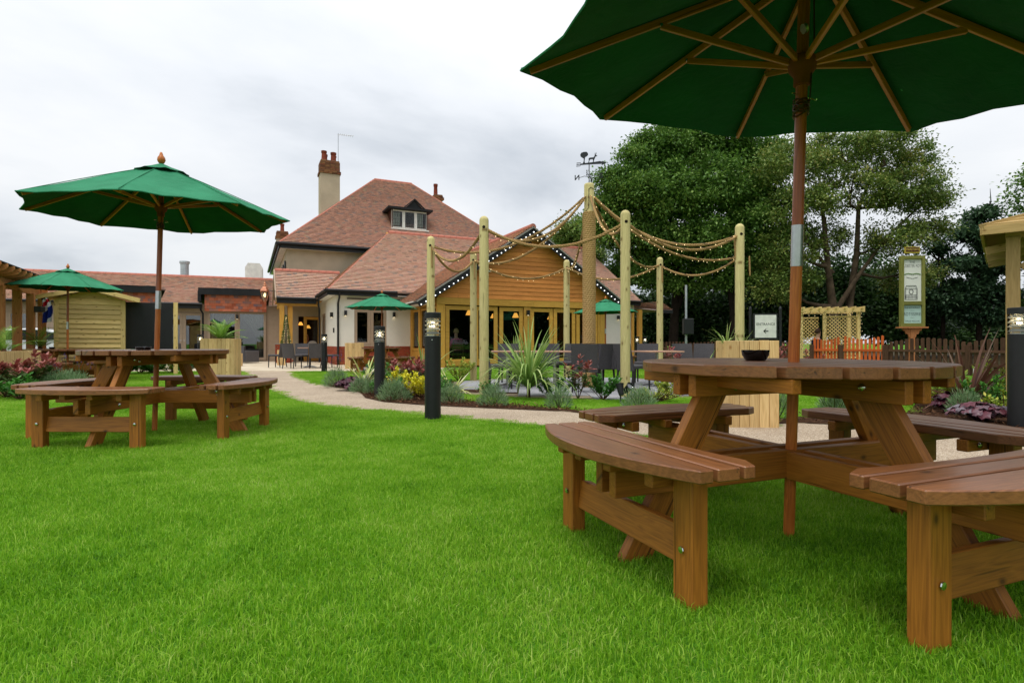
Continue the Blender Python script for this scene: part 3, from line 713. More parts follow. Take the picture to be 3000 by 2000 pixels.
# dormer
D0, D1, dt, z0, z1 = 4.0, 6.05, 7.72, 7.2, 8.24
Md = tr(0, dt)
window(HS, Md, D0, D1, z0, z1, 3, .075, MT['white'], MT['glass'], 'dormer_window', bars=4)
mb = MB(); mb.hexa([(D0 + .01, dt + .02, z0), (D0 + .06, dt + .02, z0), (D0 + .06, 9.1, z1 + .03), (D0 + .01, 9.1, z1 + .03), (D0 + .01, dt + .02, z1), (D0 + .06, dt + .02, z1), (D0 + .06, 9.1, z1 + .06), (D0 + .01, 9.1, z1 + .06)])
mb.hexa([(D1 - .06, dt + .02, z0), (D1 - .01, dt + .02, z0), (D1 - .01, 9.1, z1 + .03), (D1 - .06, 9.1, z1 + .03), (D1 - .06, dt + .02, z1), (D1 - .01, dt + .02, z1), (D1 - .01, 9.1, z1 + .06), (D1 - .06, 9.1, z1 + .06)])
mb.build('dormer_cheek', MT['darkwood'], HS)
MB().box(((D0 + D1) / 2, 8.45, z1 + .07), (D1 - D0 + .5, 1.9, .1)).build('dormer_roof', MT['lead'], HS)
MB().box(((D0 + D1) / 2, dt - .06, z0 - .04), (D1 - D0 + .1, .16, .06)).build('sill', MT['white'], HS)
m5 = (D0 + D1) / 2 + .25
mb = MB(); mb.prism([(-.55, 0), (.55, 0), (0, .5)], -.5, .5, Matrix.Translation((m5, 8.2, z1 + .12)) @ Matrix.Rotation(R(90), 4, 'X')); mb.build('dormer_pediment', MT['lead'], HS)
mb = MB(); mb.span((m5 - .62, 7.66, z1 + .12), (m5, 7.66, z1 + .66), .1, .06); mb.span((m5 + .62, 7.66, z1 + .12), (m5, 7.66, z1 + .66), .1, .06); mb.build('dormer_bargeboard', MT['blackpaint'], HS)
for k in (0, 2):
    mb = MB(); x0 = D0 + .12 + k * .66
    mb.tube([(x0 + .06 * i, dt + .3 + .03 * (i % 2), z0 + .1) for i in range(8)], .012, 4); mb.v = []; mb.f = []; mb.a = []
    for i in range(7): mb.face([(x0 + .06 * i, dt + .22 + .03 * (i % 2), z0 + .08), (x0 + .06 * (i + 1), dt + .22 + .03 * ((i + 1) % 2), z0 + .08), (x0 + .06 * (i + 1), dt + .22 + .03 * ((i + 1) % 2), z1 - .08), (x0 + .06 * i, dt + .22 + .03 * (i % 2), z1 - .08)])
    mb.build('curtain', MT['tablecloth'], HS)
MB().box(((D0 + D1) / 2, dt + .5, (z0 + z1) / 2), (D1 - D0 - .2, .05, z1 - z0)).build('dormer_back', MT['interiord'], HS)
# chimneys
def chimney(x, t, w_, d_, zb, zt, caph, pots, rend=True):
    if rend: MB().box((x, t, (zb + zt - caph) / 2), (w_, d_, zt - caph - zb)).build('chimney', MT['beige'], HS)
    c = empty('chimney_cap'); c.parent = HS
    mb = MB(); nc = max(3, int(caph / .075)); rg = random.Random(5)
    for j in range(nc):
        ex = .08 if j in (0, 1) else (.03 if j < nc - 1 else .0)
        zz = zt - caph + (j + .5) * caph / nc; W_, D_ = w_ + ex * 2 - .04, d_ + ex * 2 - .04
        nb = max(2, int(W_ / .22))
        for i in range(nb):
            for sy in (-1, 1): mb.box((x - W_ / 2 + (i + .5) * W_ / nb, t + sy * (D_ / 2 - .05), zz), (W_ / nb - .012, .1, caph / nc - .012), att=rg.random())
        nb = max(2, int(D_ / .22))
        for i in range(nb):
            for sx in (-1, 1): mb.box((x + sx * (W_ / 2 - .05), t - D_ / 2 + .12 + (i + .5) * (D_ - .24) / nb, zz), (.1, (D_ - .24) / nb - .012, caph / nc - .012), att=rg.random())
    o = mb.build('bricks', MT['brickold'], c); o['kind'] = 'stuff'
    MB().box((x, t, zt - caph / 2), (w_ - .06, d_ - .06, caph + .02)).build('core', MT['mortar'], c)
    for (px_, py_, h_, r_) in pots:
        MB().lathe([(r_, 0), (r_ * .92, h_ * .1), (r_ * .8, h_ * .75), (r_ * .95, h_ * .8), (r_ * .98, h_), (r_ * .7, h_), (r_ * .65, h_ * .6)], 14, Matrix.Translation((x + px_, t + py_, zt + .0))).build('chimney_pot', MT['redpot'], HS, smooth=40)
chimney(.96, 10., 1.05, .95, 6.5, 11.05, .75, [(-.3, -.2, .55, .16), (-.2, .25, .5, .16), (.22, -.1, .55, .17), (.3, .3, .5, .15)])
chimney(8.35, 13.2, .62, .6, 8.5, 10.75, .35, [(-.12, 0, .75, .15)], False); chimney(7.45, 14.2, .45, .45, 8.5, 10.7, .3, [(0, 0, .35, .15)], False)
chimney(-1.15, 17., .75, .6, 5.5, 8.2, .5, [(0, 0, .52, .14)])
mb = MB(); mb.tube([(1.5, 10.3, 10.6), (1.5, 10.3, 12.9)], .02, 6); mb.tube([(1.45, 10.3, 12.82), (2.35, 10.25, 12.86)], .014, 5)
for k in range(7): mb.tube([(1.6 + .12 * k, 10.12, 12.84), (1.6 + .12 * k, 10.45, 12.85)], .007, 4)
mb.build('television_aerial', MT['steel'], HS)
# small rear wing with black bargeboards on the far left
MB().prism([(-3.6, ZB), (-1.55, ZB), (-1.55, 4.3), (-3.6, 2.9)], -1.4, 1.4, Matrix.Translation((0, 15.6, 0)) @ Matrix.Rotation(R(90), 4, 'X')).build('rear_wing', MT['beige'], HS)
MB().span((-3.9, 14.1, 2.85), (-1.5, 14.1, 4.5), .12, .28).build('bargeboard', MT['blackpaint'], HS); MB().span((-3.9, 15.6, 2.95), (-1.5, 15.6, 4.6), 3.1, .08).build('rear_wing_roof', MT['lead'], HS)
# entrance interior
MB().box((-.45, 8.6, 1.2), (2.2, .1, 2.6)).build('hall_wall', MT['interior'], HS); MB().box((-.45, 7.6, ZB - .01), (2.2, 2.4, .04)).build('hall_floor', MT['darkwood'], HS)
for x, t, z in ((-.75, 7.6, 1.75), (-.35, 7.9, 1.6)): MB().lathe([(.05, .16), (.13, 0), (.12, 0), (.04, .15)], 10, Matrix.Translation((x, t, z))).build('hall_lamp', MT['lampshade'], HS)

# ---------- dining extension: white rendered block, clay roof, oak framed gable
EX = empty('dining_extension', W0, BR, 'white rendered single-storey dining extension with oak framed gable and clay tiled roof', 'building')
A1 = 14.8; ezx, rzx, tmx = 2.92, 6.36, 4.83; sl = math.hypot(tmx + .35, rzx - ezx)
deck(EX, [(-.4, -.35, ezx), (A1, -.35, ezx), (A1, tmx, rzx), (3.2, tmx, rzx)], MT['tile']); deck(EX, [(A1, tmx, rzx), (A1, 6.35, 5.4), (3.0, 6.35, 5.4), (3.2, tmx, rzx)], MT['tile'])
tiles(EX, (-.4, -.35, ezx), (1, 0, 0), (0, tmx + .35, rzx - ezx), sl, lambda v: (v / sl * 3.6, A1 + .4), MT['tile'], seed=3)
deck(EX, [(-.4, -.35, ezx), (3.2, tmx, rzx), (-.4, 6.38, ezx)], MT['tile'])
s2_ = math.hypot(3.6, rzx - ezx); tiles(EX, (-.4, 6.38, ezx), (0, -1, 0), (3.6, 0, rzx - ezx), s2_, lambda v: (v / s2_ * 1.55, 6.73 - v / s2_ * 5.18), MT['tile'], seed=4)
ridge_caps(EX, (3.15, tmx, rzx + .02), (A1, tmx, rzx + .02), .13); ridge_caps(EX, (-.4, -.35, ezx + .02), (3.1, tmx - .1, rzx - .06), .055, .28)
MB().prism([(-.3, 0), (.3, 0), (0, .42)], -.05, .4, Matrix.Translation((3.1, tmx, rzx - .42)) @ Matrix.Rotation(R(90), 4, 'Z') @ Matrix.Rotation(R(90), 4, 'X')).build('gablet', MT['oak'], EX)
wall(EX, tr(0, 0), 3.0, .69, 2.75, .3, MT['cream'], [(.69, 2.0, .69, 2.2)]); wall(EX, tr(10.4, 0), 4.2, ZB, 2.75, .3, MT['cream'])
ML = tr(0, 6.35, 0, -math.pi / 2); wall(EX, ML, 6.345, .69, 2.75, .28, MT['cream'], [(1.35, 2.75, .69, 2.2)]); wall(EX, tr(14.6, .3, 0, math.pi / 2), 6.0, ZB, 2.75, .3, MT['cream'])
MB().box((1.5, .17, (ZB + .69) / 2), (3.0, .3, .69 - ZB - .002)).build('plinth', MT['mortar'], EX); MB().box((.16, 3.3, (ZB + .69) / 2), (.28, 6.1, .69 - ZB - .002)).build('plinth', MT['mortar'], EX)
rg = random.Random(3); mb = MB()
for j in range(10):
    z = ZB + (j + .5) * .0762
    for i in range(15):
        x = -.02 + (i + .5 + (j % 2) * .5) * .2133 - .1
        x0_, x1_ = max(x - .1, -.012), min(x + .1, 3.0)
        if x1_ - x0_ > .03: mb.box(((x0_ + x1_) / 2, .012, z), (x1_ - x0_, .04, .063), att=rg.random())
    for i in range(26):
        y = .02 + (i + .5) * .2133 + (j % 2) * .1
        mb.box((.008, y + .03, z), (.04, .2, .063), att=rg.random())
o = mb.build('bricks', MT['brick'], EX); o['kind'] = 'stuff'
window(EX, tr(0, 0), .69, 2.0, .72, 2.2, 2, .12, MT['tan'], MT['glass'], inset=.02); window(EX, ML, 1.35, 2.75, .72, 2.2, 2, .12, MT['tan'], MT['glass'], inset=.02)
MB().box((1.35, -.02, .71), (1.45, .12, .04)).build('sill', MT['tan'], EX)
gutter(EX, (-.45, -.42, ezx - .02), (2.35, -.42, ezx - .02)); gutter(EX, (11.0, -.42, ezx - .02), (A1, -.42, ezx - .02)); gutter(EX, (-.47, -.4, ezx - .02), (-.47, 3.1, ezx - .02))
MB().box((1.0, -.33, ezx - .12), (2.76, .04, .17)).build('fascia', MT['blackpaint'], EX); MB().box((12.6, -.33, ezx - .12), (4.3, .04, .17)).build('fascia', MT['blackpaint'], EX); MB().box((-.38, 1.4, ezx - .12), (.04, 3.4, .17)).build('fascia', MT['blackpaint'], EX)
MB().box((1.3, -.15, 2.76), (3.3, .32, .02)).build('soffit', MT['white'], EX); MB().box((12.6, -.15, 2.76), (4.3, .32, .02)).build('soffit', MT['white'], EX); MB().box((-.18, 3.1, 2.76), (.34, 6.3, .02)).build('soffit', MT['white'], EX)
downpipe(EX, [(.05, -.42, 2.85), (.05, -.4, 2.62), (.05, -.06, 2.42), (.05, -.06, ZB)], .04)
# lower roof return at the right
deck(EX, [(14.85, -1.6, 2.45), (15.7, -1.6, 2.45), (15.7, 3, 2.5), (14.85, 3, 2.95)], MT['tile']); tiles(EX, (15.7, -1.6, 2.45), (0, 1, 0), (-.85, 0, .45), .95, lambda v: (0, 4.5), MT['tile'], seed=9)
MB().box((15.2, -1.62, 2.36), (1.0, .05, .16)).build('fascia', MT['blackpaint'], EX)
beam('post', (14.75, -.25, ZB), (14.75, -.25, 2.5), .2, .2, MT['oak'], EX); beam('post', (14.35, -.22, ZB), (14.35, -.22, 2.5), .12, .1, MT['oak'], EX)
# oak gable
gt_, GL, GR = -3.8, 3.0, 10.4; apx, apz, egL, egR, egz = 6.7, 5.3, 2.1, 11.3, 2.3
Mg = tr(0, gt_)
LV = [(3.32, 4.46), (4.46, 5.4), (5.48, 6.47), (6.8, 7.8), (7.84, 8.84), (8.9, 9.9)]
for (x0, x1) in LV:
    window(EX, Mg, x0, x1, ZB + .06, 2.2, 1, .15, MT['oak'], MT['glass'], 'glazed_door', .07, .06)
    MB().box(((x0 + x1) / 2, .1, .1), (x1 - x0 - .32, .05, .26)).build('kick_panel', MT['oak'], EX, Mg)
for x in (3.14, 6.64, 10.16): beam('post', (x, gt_ + .1, ZB), (x, gt_ + .1, 2.24), .3 if x != 6.64 else .28, .18, MT['oak'], EX, up=(0, 1, 0))
beam('post', (9.96, gt_ + .1, ZB), (9.96, gt_ + .1, 2.24), .1, .14, MT['oak'], EX, up=(0, 1, 0))
beam('beam', (GL - .03, gt_ + .08, 2.36), (6.9, gt_ + .08, 2.36), .2, .25, MT['oak'], EX); beam('beam', (6.903, gt_ + .08, 2.36), (GR + .03, gt_ + .08, 2.36), .2, .25, MT['oak'], EX)
MLg = tr(GL, 0, 0, -math.pi / 2)
for x in (.1, 1.35, 2.6): beam('post', (GL + .08, -x, ZB), (GL + .08, -x, 2.24), .2, .16, MT['oak'], EX, up=(1, 0, 0))
for (x0, x1) in ((.22, 1.24), (1.46, 2.49), (2.71, 3.66)): window(EX, MLg, x0, x1, .5, 2.2, 1, .1, MT['oak'], MT['glass'], 'side_window', .06, .04)
MB().box((GL + .1, -1.9, .2), (.14, 3.6, .58)).build('side_panel', MT['oak'], EX); beam('beam', (GL + .08, gt_ + .2, 2.36), (GL + .08, -.05, 2.36), .18, .24, MT['oak'], EX)
wall(EX, tr(GR, gt_ + .2, 0, math.pi / 2), 3.6, ZB, 2.6, .2, MT['oak'], (), 'side_wall')
nb = 16; zc0, zc1 = 2.487, apz - .14; slp = (apz - egz) / (apx - egL)
hh = (zc1 - zc0) / nb
for i in range(nb):
    za = zc0 + i * hh; zb_ = za + hh + .012
    def xr(z): return max(.02, (apz - .02 - z) / slp)
    wa, wb = min(xr(za), apx - GL), min(xr(zb_), apx - GL)
    mb = MB(); y0, y1 = -.03, -.008
    mb.hexa([(-wa, y0, -hh / 2), (wa, y0, -hh / 2), (wa, y1 + .03, -hh / 2), (-wa, y1 + .03, -hh / 2), (-wb, y1, hh / 2 + .01), (wb, y1, hh / 2 + .01), (wb, y1 + .03, hh / 2 + .01), (-wb, y1 + .03, hh / 2 + .01)])
    mb.build('board', MT['cedar'], EX, Matrix.Translation((apx, gt_, za + hh / 2)))
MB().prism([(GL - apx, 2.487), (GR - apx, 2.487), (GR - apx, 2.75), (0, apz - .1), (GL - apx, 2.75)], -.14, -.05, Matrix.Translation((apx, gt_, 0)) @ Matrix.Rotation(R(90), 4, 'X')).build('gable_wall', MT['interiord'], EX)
vx = .34
def valley(z): return -.35 + max(0, (z - ezx)) / ((rzx - ezx) / (tmx + .35)) + .15
s3 = math.hypot(apx - egL, apz - egz)
for sd, e_ in ((-1, egL), (1, egR)):
    tend = valley(apz)
    deck(EX, [(e_, gt_ - vx, egz), (apx, gt_ - vx, apz), (apx, tend, apz), (apx + sd * 4.6 * (apz - ezx) / (apz - egz), -.2, ezx), (e_, -.2, egz)], MT['tile'], .07)
    fz = (apz - egz) / s3
    if sd < 0: tiles(EX, (e_, gt_ - vx - .02, egz), (0, 1, 0), (apx - e_, 0, apz - egz), s3, lambda v: (0, valley(egz + v * fz) - gt_ + vx), MT['tile'], seed=6)
    else: tiles(EX, (e_, gt_ - vx - .02, egz), (0, 1, 0), (apx - e_, 0, apz - egz), s3, lambda v: (0, valley(egz + v * fz) - gt_ + vx), MT['tile'], seed=7)
    dirv = Vector((apx - e_, 0, apz - egz)).normalized(); nv = Vector((-dirv.z * (1 if sd < 0 else -1), 0, abs(dirv.x)))
    p0, p1 = Vector((e_, gt_ - vx - .03, egz)), Vector((apx, gt_ - vx - .03, apz))
    MB().span(p0 - nv * .16, p1 - nv * .16 + dirv * .04, .035, .2, up=nv).build('bargeboard', MT['blackpaint'], EX)
    MB().span(p0 - nv * .035, p1 - nv * .035 + dirv * .02, .09, .045, up=nv).build('verge', MT['stone'], EX)
    gutter(EX, (e_ - .05 * -sd * -1, gt_ - vx - .05, egz - .05), (e_ - .05 * -sd * -1, -.3, egz - .05), .06)
    MB().box((e_ + (-sd) * .35, gt_ / 2 - .2, egz - .02), (.8, 3.7, .03)).build('soffit', MT['white'], EX)
    # festoon bulbs under the bargeboard
    if sd < 0: fl = empty('festoon_lights', label='row of small white festoon bulbs along the black gable bargeboards', cat='string lights'); fl.location = W0; fl.rotation_euler = (0, 0, BR); fb = MB(); fc = MB()
    nbl = 27; prev = None
    for i in range(nbl):
        q = p0.lerp(p1, (i + .4) / nbl) - nv * .2 + Vector((0, -.05, 0)); M_ = Matrix.Translation(q)
        fb.lathe([(.0, -.026), (.018, -.02), (.024, 0), (.02, .018), (0, .026)], 8, M_)
        if prev is not None: fc.tube([prev + Vector((0, 0, .03)), q + Vector((0, 0, .03))], .006, 4)
        prev = q
o = fb.build('bulbs', MT['whitebulb'], fl, smooth=60); o['kind'] = 'stuff'; fc.build('cable', MT['black'], fl)
ridge_caps(EX, (apx, gt_ - vx - .03, apz + .03), (apx, valley(apz), apz + .03), .13)
# flood lamp, sensor, wall lamps on the extension
def wall_lamp(parent, M, name='wall_lamp'):
    o = MB().box((0, -.06, 0), (.1, .12, .2)).build(name, MT['black'], parent, M, bevel=.004); MB().lathe([(0, 0), (.035, 0), (.035, -.004), (0, -.004)], 10, Matrix.Translation((0, -.06, -.101))).build('lens', MT['glow'], o); return o
for (m_, x, z) in ((tr(0, 0), .34, 2.03), (tr(0, 0), 2.3, 2.0), (Mg, 6.64, 2.0), (tr(0, 0), 13.6, 2.1), (ML, 5.3, 2.0)): wall_lamp(EX, m_ @ Matrix.Translation((x, 0, z)))
mb = MB(); mb.box((0, -.1, 0), (.3, .1, .16), Matrix.Rotation(R(-25), 4, 'X')); mb.box((0, -.02, .05), (.1, .12, .05)); mb.build('flood_lamp', MT['black'], EX, tr(apx - .1, gt_, 4.62), bevel=.006)
MB().box((0, -.08, 0), (.2, .12, .11)).build('sensor', MT['white'], EX, tr(4.95, gt_, 3.55)); MB().box((0, -.03, 0), (.05, .05, .2)).build('key_box', MT['black'], EX, ML @ Matrix.Translation((5.7, 0, 1.35)))
# dining room inside: floor, ceiling, back wall
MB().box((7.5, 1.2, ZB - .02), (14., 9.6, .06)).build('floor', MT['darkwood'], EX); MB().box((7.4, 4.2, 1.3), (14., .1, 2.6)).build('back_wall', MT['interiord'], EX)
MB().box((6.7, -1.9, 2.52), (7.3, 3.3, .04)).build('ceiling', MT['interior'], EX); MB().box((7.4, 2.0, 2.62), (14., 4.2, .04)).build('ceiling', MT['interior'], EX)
for (x, t, z) in ((5.05, -1.6, 1.98), (7.5, -.9, 1.95), (7.25, 1.0, 2.0), (9.2, -1.0, 1.9)):
    o = MB().lathe([(.06, .2), (.15, 0), (.14, 0), (.05, .19)], 12, Matrix.Translation((x, t, z))).build('pendant_lamp', MT['lampshade'], EX); MB().tube([(x, t, z + .18), (x, t, 2.5)], .008, 5).build('flex', MT['black'], o)

# ---------- entrance porch
PO = empty('entrance_porch', W0, BR, 'tiled entrance porch on chunky oak posts between the house and the white extension', 'porch')
pa, pb, pt0, ptm, pz, pzr = -2.1, 1.2, 3.26, 4.86, 2.82, 4.2; sl = math.hypot(ptm - pt0, pzr - pz)
deck(PO, [(pa, pt0, pz), (-.38, pt0, pz), (.75, ptm, pzr), (pa, ptm, pzr)], MT['tile']); deck(PO, [(pa, ptm, pzr), (.75, ptm, pzr), (.75, 6.38, 2.95), (pa, 6.38, 2.95)], MT['tile'])
tiles(PO, (pa, pt0, pz), (1, 0, 0), (0, ptm - pt0, pzr - pz), sl, lambda v: (0, 1.72 + v / sl * 1.2), MT['tile'], seed=12)
ridge_caps(PO, (pa, ptm, pzr + .02), (.8, ptm, pzr + .02), .12)
MB().prism([(-1.5, 0), (1.5, 0), (0, 1.28)], -.03, .03, Matrix.Translation((pa + .1, ptm, 2.86)) @ Matrix.Rotation(R(90), 4, 'Z') @ Matrix.Rotation(R(90), 4, 'X')).build('gable_panel', MT['tan'], PO)
for s_ in (-1, 1): MB().span((pa - .02, ptm + s_ * 1.66, pz - .1), (pa - .02, ptm, pzr - .06), .05, .22).build('bargeboard', MT['tan'], PO)
gutter(PO, (pa, pt0 - .06, pz - .02), (-.45, pt0 - .06, pz - .02)); MB().box((-1.25, pt0 + .04, pz - .14), (1.66, .05, .2)).build('fascia', MT['blackpaint'], PO)
downpipe(PO, [(-.35, pt0 - .05, 2.75), (-.33, pt0 + .05, 2.5), (-.28, pt0 + .2, 2.35), (-.28, pt0 + .2, ZB)], .04)
beam('post', (-1.86, 3.5, .78), (-1.86, 3.5, 2.62), .2, .2, MT['oak'], PO); beam('post', (-1.5, 3.75, .78), (-1.5, 3.75, 2.62), .2, .2, MT['oak'], PO)
beam('beam', (-2.05, 3.5, 2.58), (-.3, 3.5, 2.58), .16, .2, MT['oak'], PO); beam('beam', (-1.86, 3.62, 2.55), (-1.86, 6.2, 2.55), .16, .2, MT['oak'], PO)
mb = MB(); rg = random.Random(9)
for j in range(11):
    for i in range(3):
        mb.box((-1.98 + i * .215 + (j % 2) * .06, 3.48, ZB + (j + .5) * .0762), (.205, .1, .064), att=rg.random()); mb.box((-2.06, 3.6 + i * .2, ZB + (j + .5) * .0762), (.1, .19, .064), att=rg.random())
o = mb.build('pier_bricks', MT['brick'], PO); o['kind'] = 'stuff'; MB().box((-1.76, 3.75, .35), (.58, .5, .85)).build('pier', MT['mortar'], PO); MB().box((-1.76, 3.72, .79), (.74, .66, .04)).build('coping', MT['stone'], PO)
MB().box((-1.1, 4.9, 2.72), (1.9, 2.8, .03)).build('ceiling', MT['oak'], PO)
Mdo = tr(-.78, 5.2, 0, R(18))
dr = window(PO, Mdo, 0, .82, ZB + .04, 2.08, 1, .13, MT['oak'], MT['glass'], 'open_door', .05, 0)
MB().tube([(.1, -.03, 1.25), (.13, -.1, 1.2), (.14, -.12, 1.05), (.13, -.1, .9), (.1, -.03, .85)], .014, 6).build('handle', MT['copper'], dr, smooth=60)
MB().lathe([(0, 0), (.3, 0), (.3, .004), (0, .004)], 20, Matrix.Translation((.41, .016, .72)) @ Matrix.Rotation(R(90), 4, 'X') @ Matrix.Diagonal((.85, .75, 1, 1))).build('frosted_panel', MT['tablecloth'], dr); MB().box((.41, .03, .36), (.55, .03, .5)).build('kick_panel', MT['oak'], dr)

# ---------- long low restaurant wing on the left
LW = empty('restaurant_wing', (-12.3, 28.4, 0), R(22), 'long low restaurant wing with clay roof, hung tiles and tan framed glazing', 'building')
e0, e1 = -15.5, 1.5
BAYS = [(-8.35, -4.55), (-2.95, .1)]; vb_ = 1.75; fy, fz_ = 3.45 / 3.807, 1.61 / 3.807
deck(LW, [(e0, -.45 + vb_ * fy, 2.69 + vb_ * fz_), (e1, -.45 + vb_ * fy, 2.69 + vb_ * fz_), (e1, 3.0, 4.3), (e0, 3.0, 4.3)], MT['tile'])
for xa, xb in ((e0, -8.35), (-4.55, -2.95), (.1, e1)): deck(LW, [(xa, -.45, 2.69), (xb, -.45, 2.69), (xb, -.45 + vb_ * fy, 2.69 + vb_ * fz_), (xa, -.45 + vb_ * fy, 2.69 + vb_ * fz_)], MT['tile'])
deck(LW, [(e0, 3., 4.3), (e1, 3., 4.3), (e1, 6.5, 2.7), (e0, 6.5, 2.7)], MT['tile']); sl = math.hypot(3.45, 1.61)
tiles(LW, (e0, -.45, 2.69), (1, 0, 0), (0, 3.45, 1.61), sl, lambda v: (0, e1 - e0) if v > vb_ else [(0, -8.35 - e0), (-4.55 - e0, -2.95 - e0), (.1 - e0, e1 - e0)], MT['tile'], seed=14); ridge_caps(LW, (e0, 3., 4.32), (e1, 3., 4.32), .12)
wall(LW, tr(-15.3, 0), 16.8, ZB, 2.7, .25, MT['tan'], [(7.2, 10.5, ZB, 2.35), (10.75, 12.5, ZB, 2.3), (12.75, 15.15, ZB, 2.39), (3., 6, .6, 2.2)])
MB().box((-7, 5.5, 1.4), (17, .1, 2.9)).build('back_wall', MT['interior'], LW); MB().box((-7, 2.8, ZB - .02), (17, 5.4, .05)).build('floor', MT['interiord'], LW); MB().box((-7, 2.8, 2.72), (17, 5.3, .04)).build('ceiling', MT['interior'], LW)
def bay(x0, x1, nleaf, seed):
    MB().box(((x0 + x1) / 2, -.1, 2.78), (x1 - x0 - .04, .3, .76)).build('bay_head', MT['mortar'], LW)
    rg = random.Random(seed); w_ = .19; n = int((x1 - x0) / w_); w_ = (x1 - x0) / n; rows = 6; hr = .78 / rows
    me = None
    for j in range(rows):
        for i in range(n + (j % 2)):
            xa = x0 + (i - .5 * (j % 2)) * w_; xb = min(xa + w_ - .006, x1); xa = max(xa, x0)
            if xb - xa < .03: continue
            z = 2.39 + (j + .5) * hr; m2 = MB(); s = rg.random()
            m2.hexa([(xa - (xa + xb) / 2, -.02, -hr / 2 - .03), (xb - (xa + xb) / 2, -.02, -hr / 2 - .03), (xb - (xa + xb) / 2, 0, -hr / 2 - .03), (xa - (xa + xb) / 2, 0, -hr / 2 - .03), (xa - (xa + xb) / 2, -.008, hr / 2), (xb - (xa + xb) / 2, -.008, hr / 2), (xb - (xa + xb) / 2, 0.006, hr / 2), (xa - (xa + xb) / 2, 0.006, hr / 2)], s + .001)
            m2.build('tile', MT['tilehang'], LW, Matrix.Translation(((xa + xb) / 2, -.262 - .0008 * j, z)))
    mb = MB(); ln = []
    for i in range(13):
        t = i / 12; ln.append((x0 - .25 + t * (x1 - x0 + .3), -.5, 3.32 + rg.uniform(-.015, .015)))
    for p, q in zip(ln, ln[1:]): mb.hexa([(p[0], -.5, 3.14 + rg.uniform(-.01, .01)), (q[0], -.5, 3.14), (q[0], .7, 3.2), (p[0], .7, 3.2), (p[0], -.5 + rg.uniform(-.012, .012), p[2] + .14), (q[0], -.5, q[2] + .14), (q[0], .9, q[2] + .17), (p[0], .9, p[2] + .17)])
    mb.build('lead_roof', MT['lead'], LW); MB().box((x0 - .2, -.3, 3.05), (.14, .35, .5)).build('lead_return', MT['lead'], LW)
bay(-2.72, 0, 2, 1); bay(-8.1, -4.75, 3, 2)
Mb = tr(0, -.12)
window(LW, Mb, -2.62, -.02, ZB + .05, 2.37, 2, .11, MT['tan'], MT['glassgrey'], 'bay_window'); window(LW, Mb, -8.05, -4.8, ZB + .05, 2.37, 3, .11, MT['tan'], MT['glassgrey'], 'bay_window')
fd = window(LW, tr(0, 0), -4.55, -2.8, ZB + .03, 2.28, 2, .13, MT['tan'], MT['glassgrey'], 'french_doors')
for s_ in (-.05, .05): MB().tube([(-3.675 + s_, .03, .95), (-3.675 + s_, -.03, .95), (-3.675 + s_ * 2.4, -.03, .95)], .012, 6).build('handle', MT['steel'], fd)
window(LW, tr(-15.3, 0), 3, 6, .6, 2.2, 3, .09, MT['tan'], MT['glassgrey'])
gutter(LW, (-4.72, -.52, 2.67), (-2.8, -.52, 2.67)); gutter(LW, (-15.4, -.52, 2.67), (-8.3, -.52, 2.67)); MB().box((-3.75, -.42, 2.56), (1.9, .04, .2)).build('fascia', MT['blackpaint'], LW)
downpipe(LW, [(-2.86, -.5, 2.6), (-2.86, -.45, 2.4), (-2.8, -.2, 2.25), (-2.8, -.2, ZB)], .045)
wall_lamp(LW, Mb @ Matrix.Translation((-1.32, .0, 2.1)))
for x0, sg in ((-2.45, 1), (-.2, -1)):          # sheer curtains gathered to the sides
    mb = MB(); nn = 16
    for i in range(nn):
        def c(ii, z): t = ii / nn; wdt = .2 + .85 * max(0, (z - .9) / 1.35) ** 1.3; return (x0 + sg * t * wdt, .28 + .035 * math.sin(ii * 2.4), z)
        zz = [ZB + .1, .5, .9, 1.3, 1.7, 2.1, 2.3]
        for za, zb_ in zip(zz, zz[1:]): mb.face([c(i, za), c(i + 1, za), c(i + 1, zb_), c(i, zb_)])
    mb.build('curtain', MT['tablecloth'], LW, smooth=80)
MB().lathe([(.05, .25), (.12, 0), (.11, 0), (.04, .24)], 12, Matrix.Translation((-2.3, 1.2, 1.6))).build('standing_lamp', MT['lampshade'], LW)
fl2 = empty('flue', (-12.3, 28.4, 0), R(22), 'ribbed galvanised flue standing above the low tiled wing', 'flue')
Mf = Matrix.Translation((-4.1, 3.6, 4.05)); pr = [(.2, 0)]
for k in range(10): pr += [(.2, .1 * k + .02), (.21, .1 * k + .05), (.2, .1 * k + .08)]
pr += [(.25, 1.02), (.25, 1.12), (.1, 1.16)]
MB().lathe(pr, 14, Mf).build('duct', MT['galv'], fl2, smooth=50)
vb = empty('roof_vent', (-12.3, 28.4, 0), R(22), 'boxy white metal ventilation cowl behind the low roof ridge', 'roof vent')
MB().prism([(-.45, 0), (.45, 0), (.45, .85), (.3, 1.1), (-.3, 1.1), (-.45, .85)], -.4, .4, Matrix.Translation((-.75, 4.3, 4.2)) @ Matrix.Rotation(R(90), 4, 'X')).build('cowl', MT['white'], vb); MB().box((-.75, 4.3, 4.0), (1.0, .9, .6)).build('flashing', MT['galv'], vb)
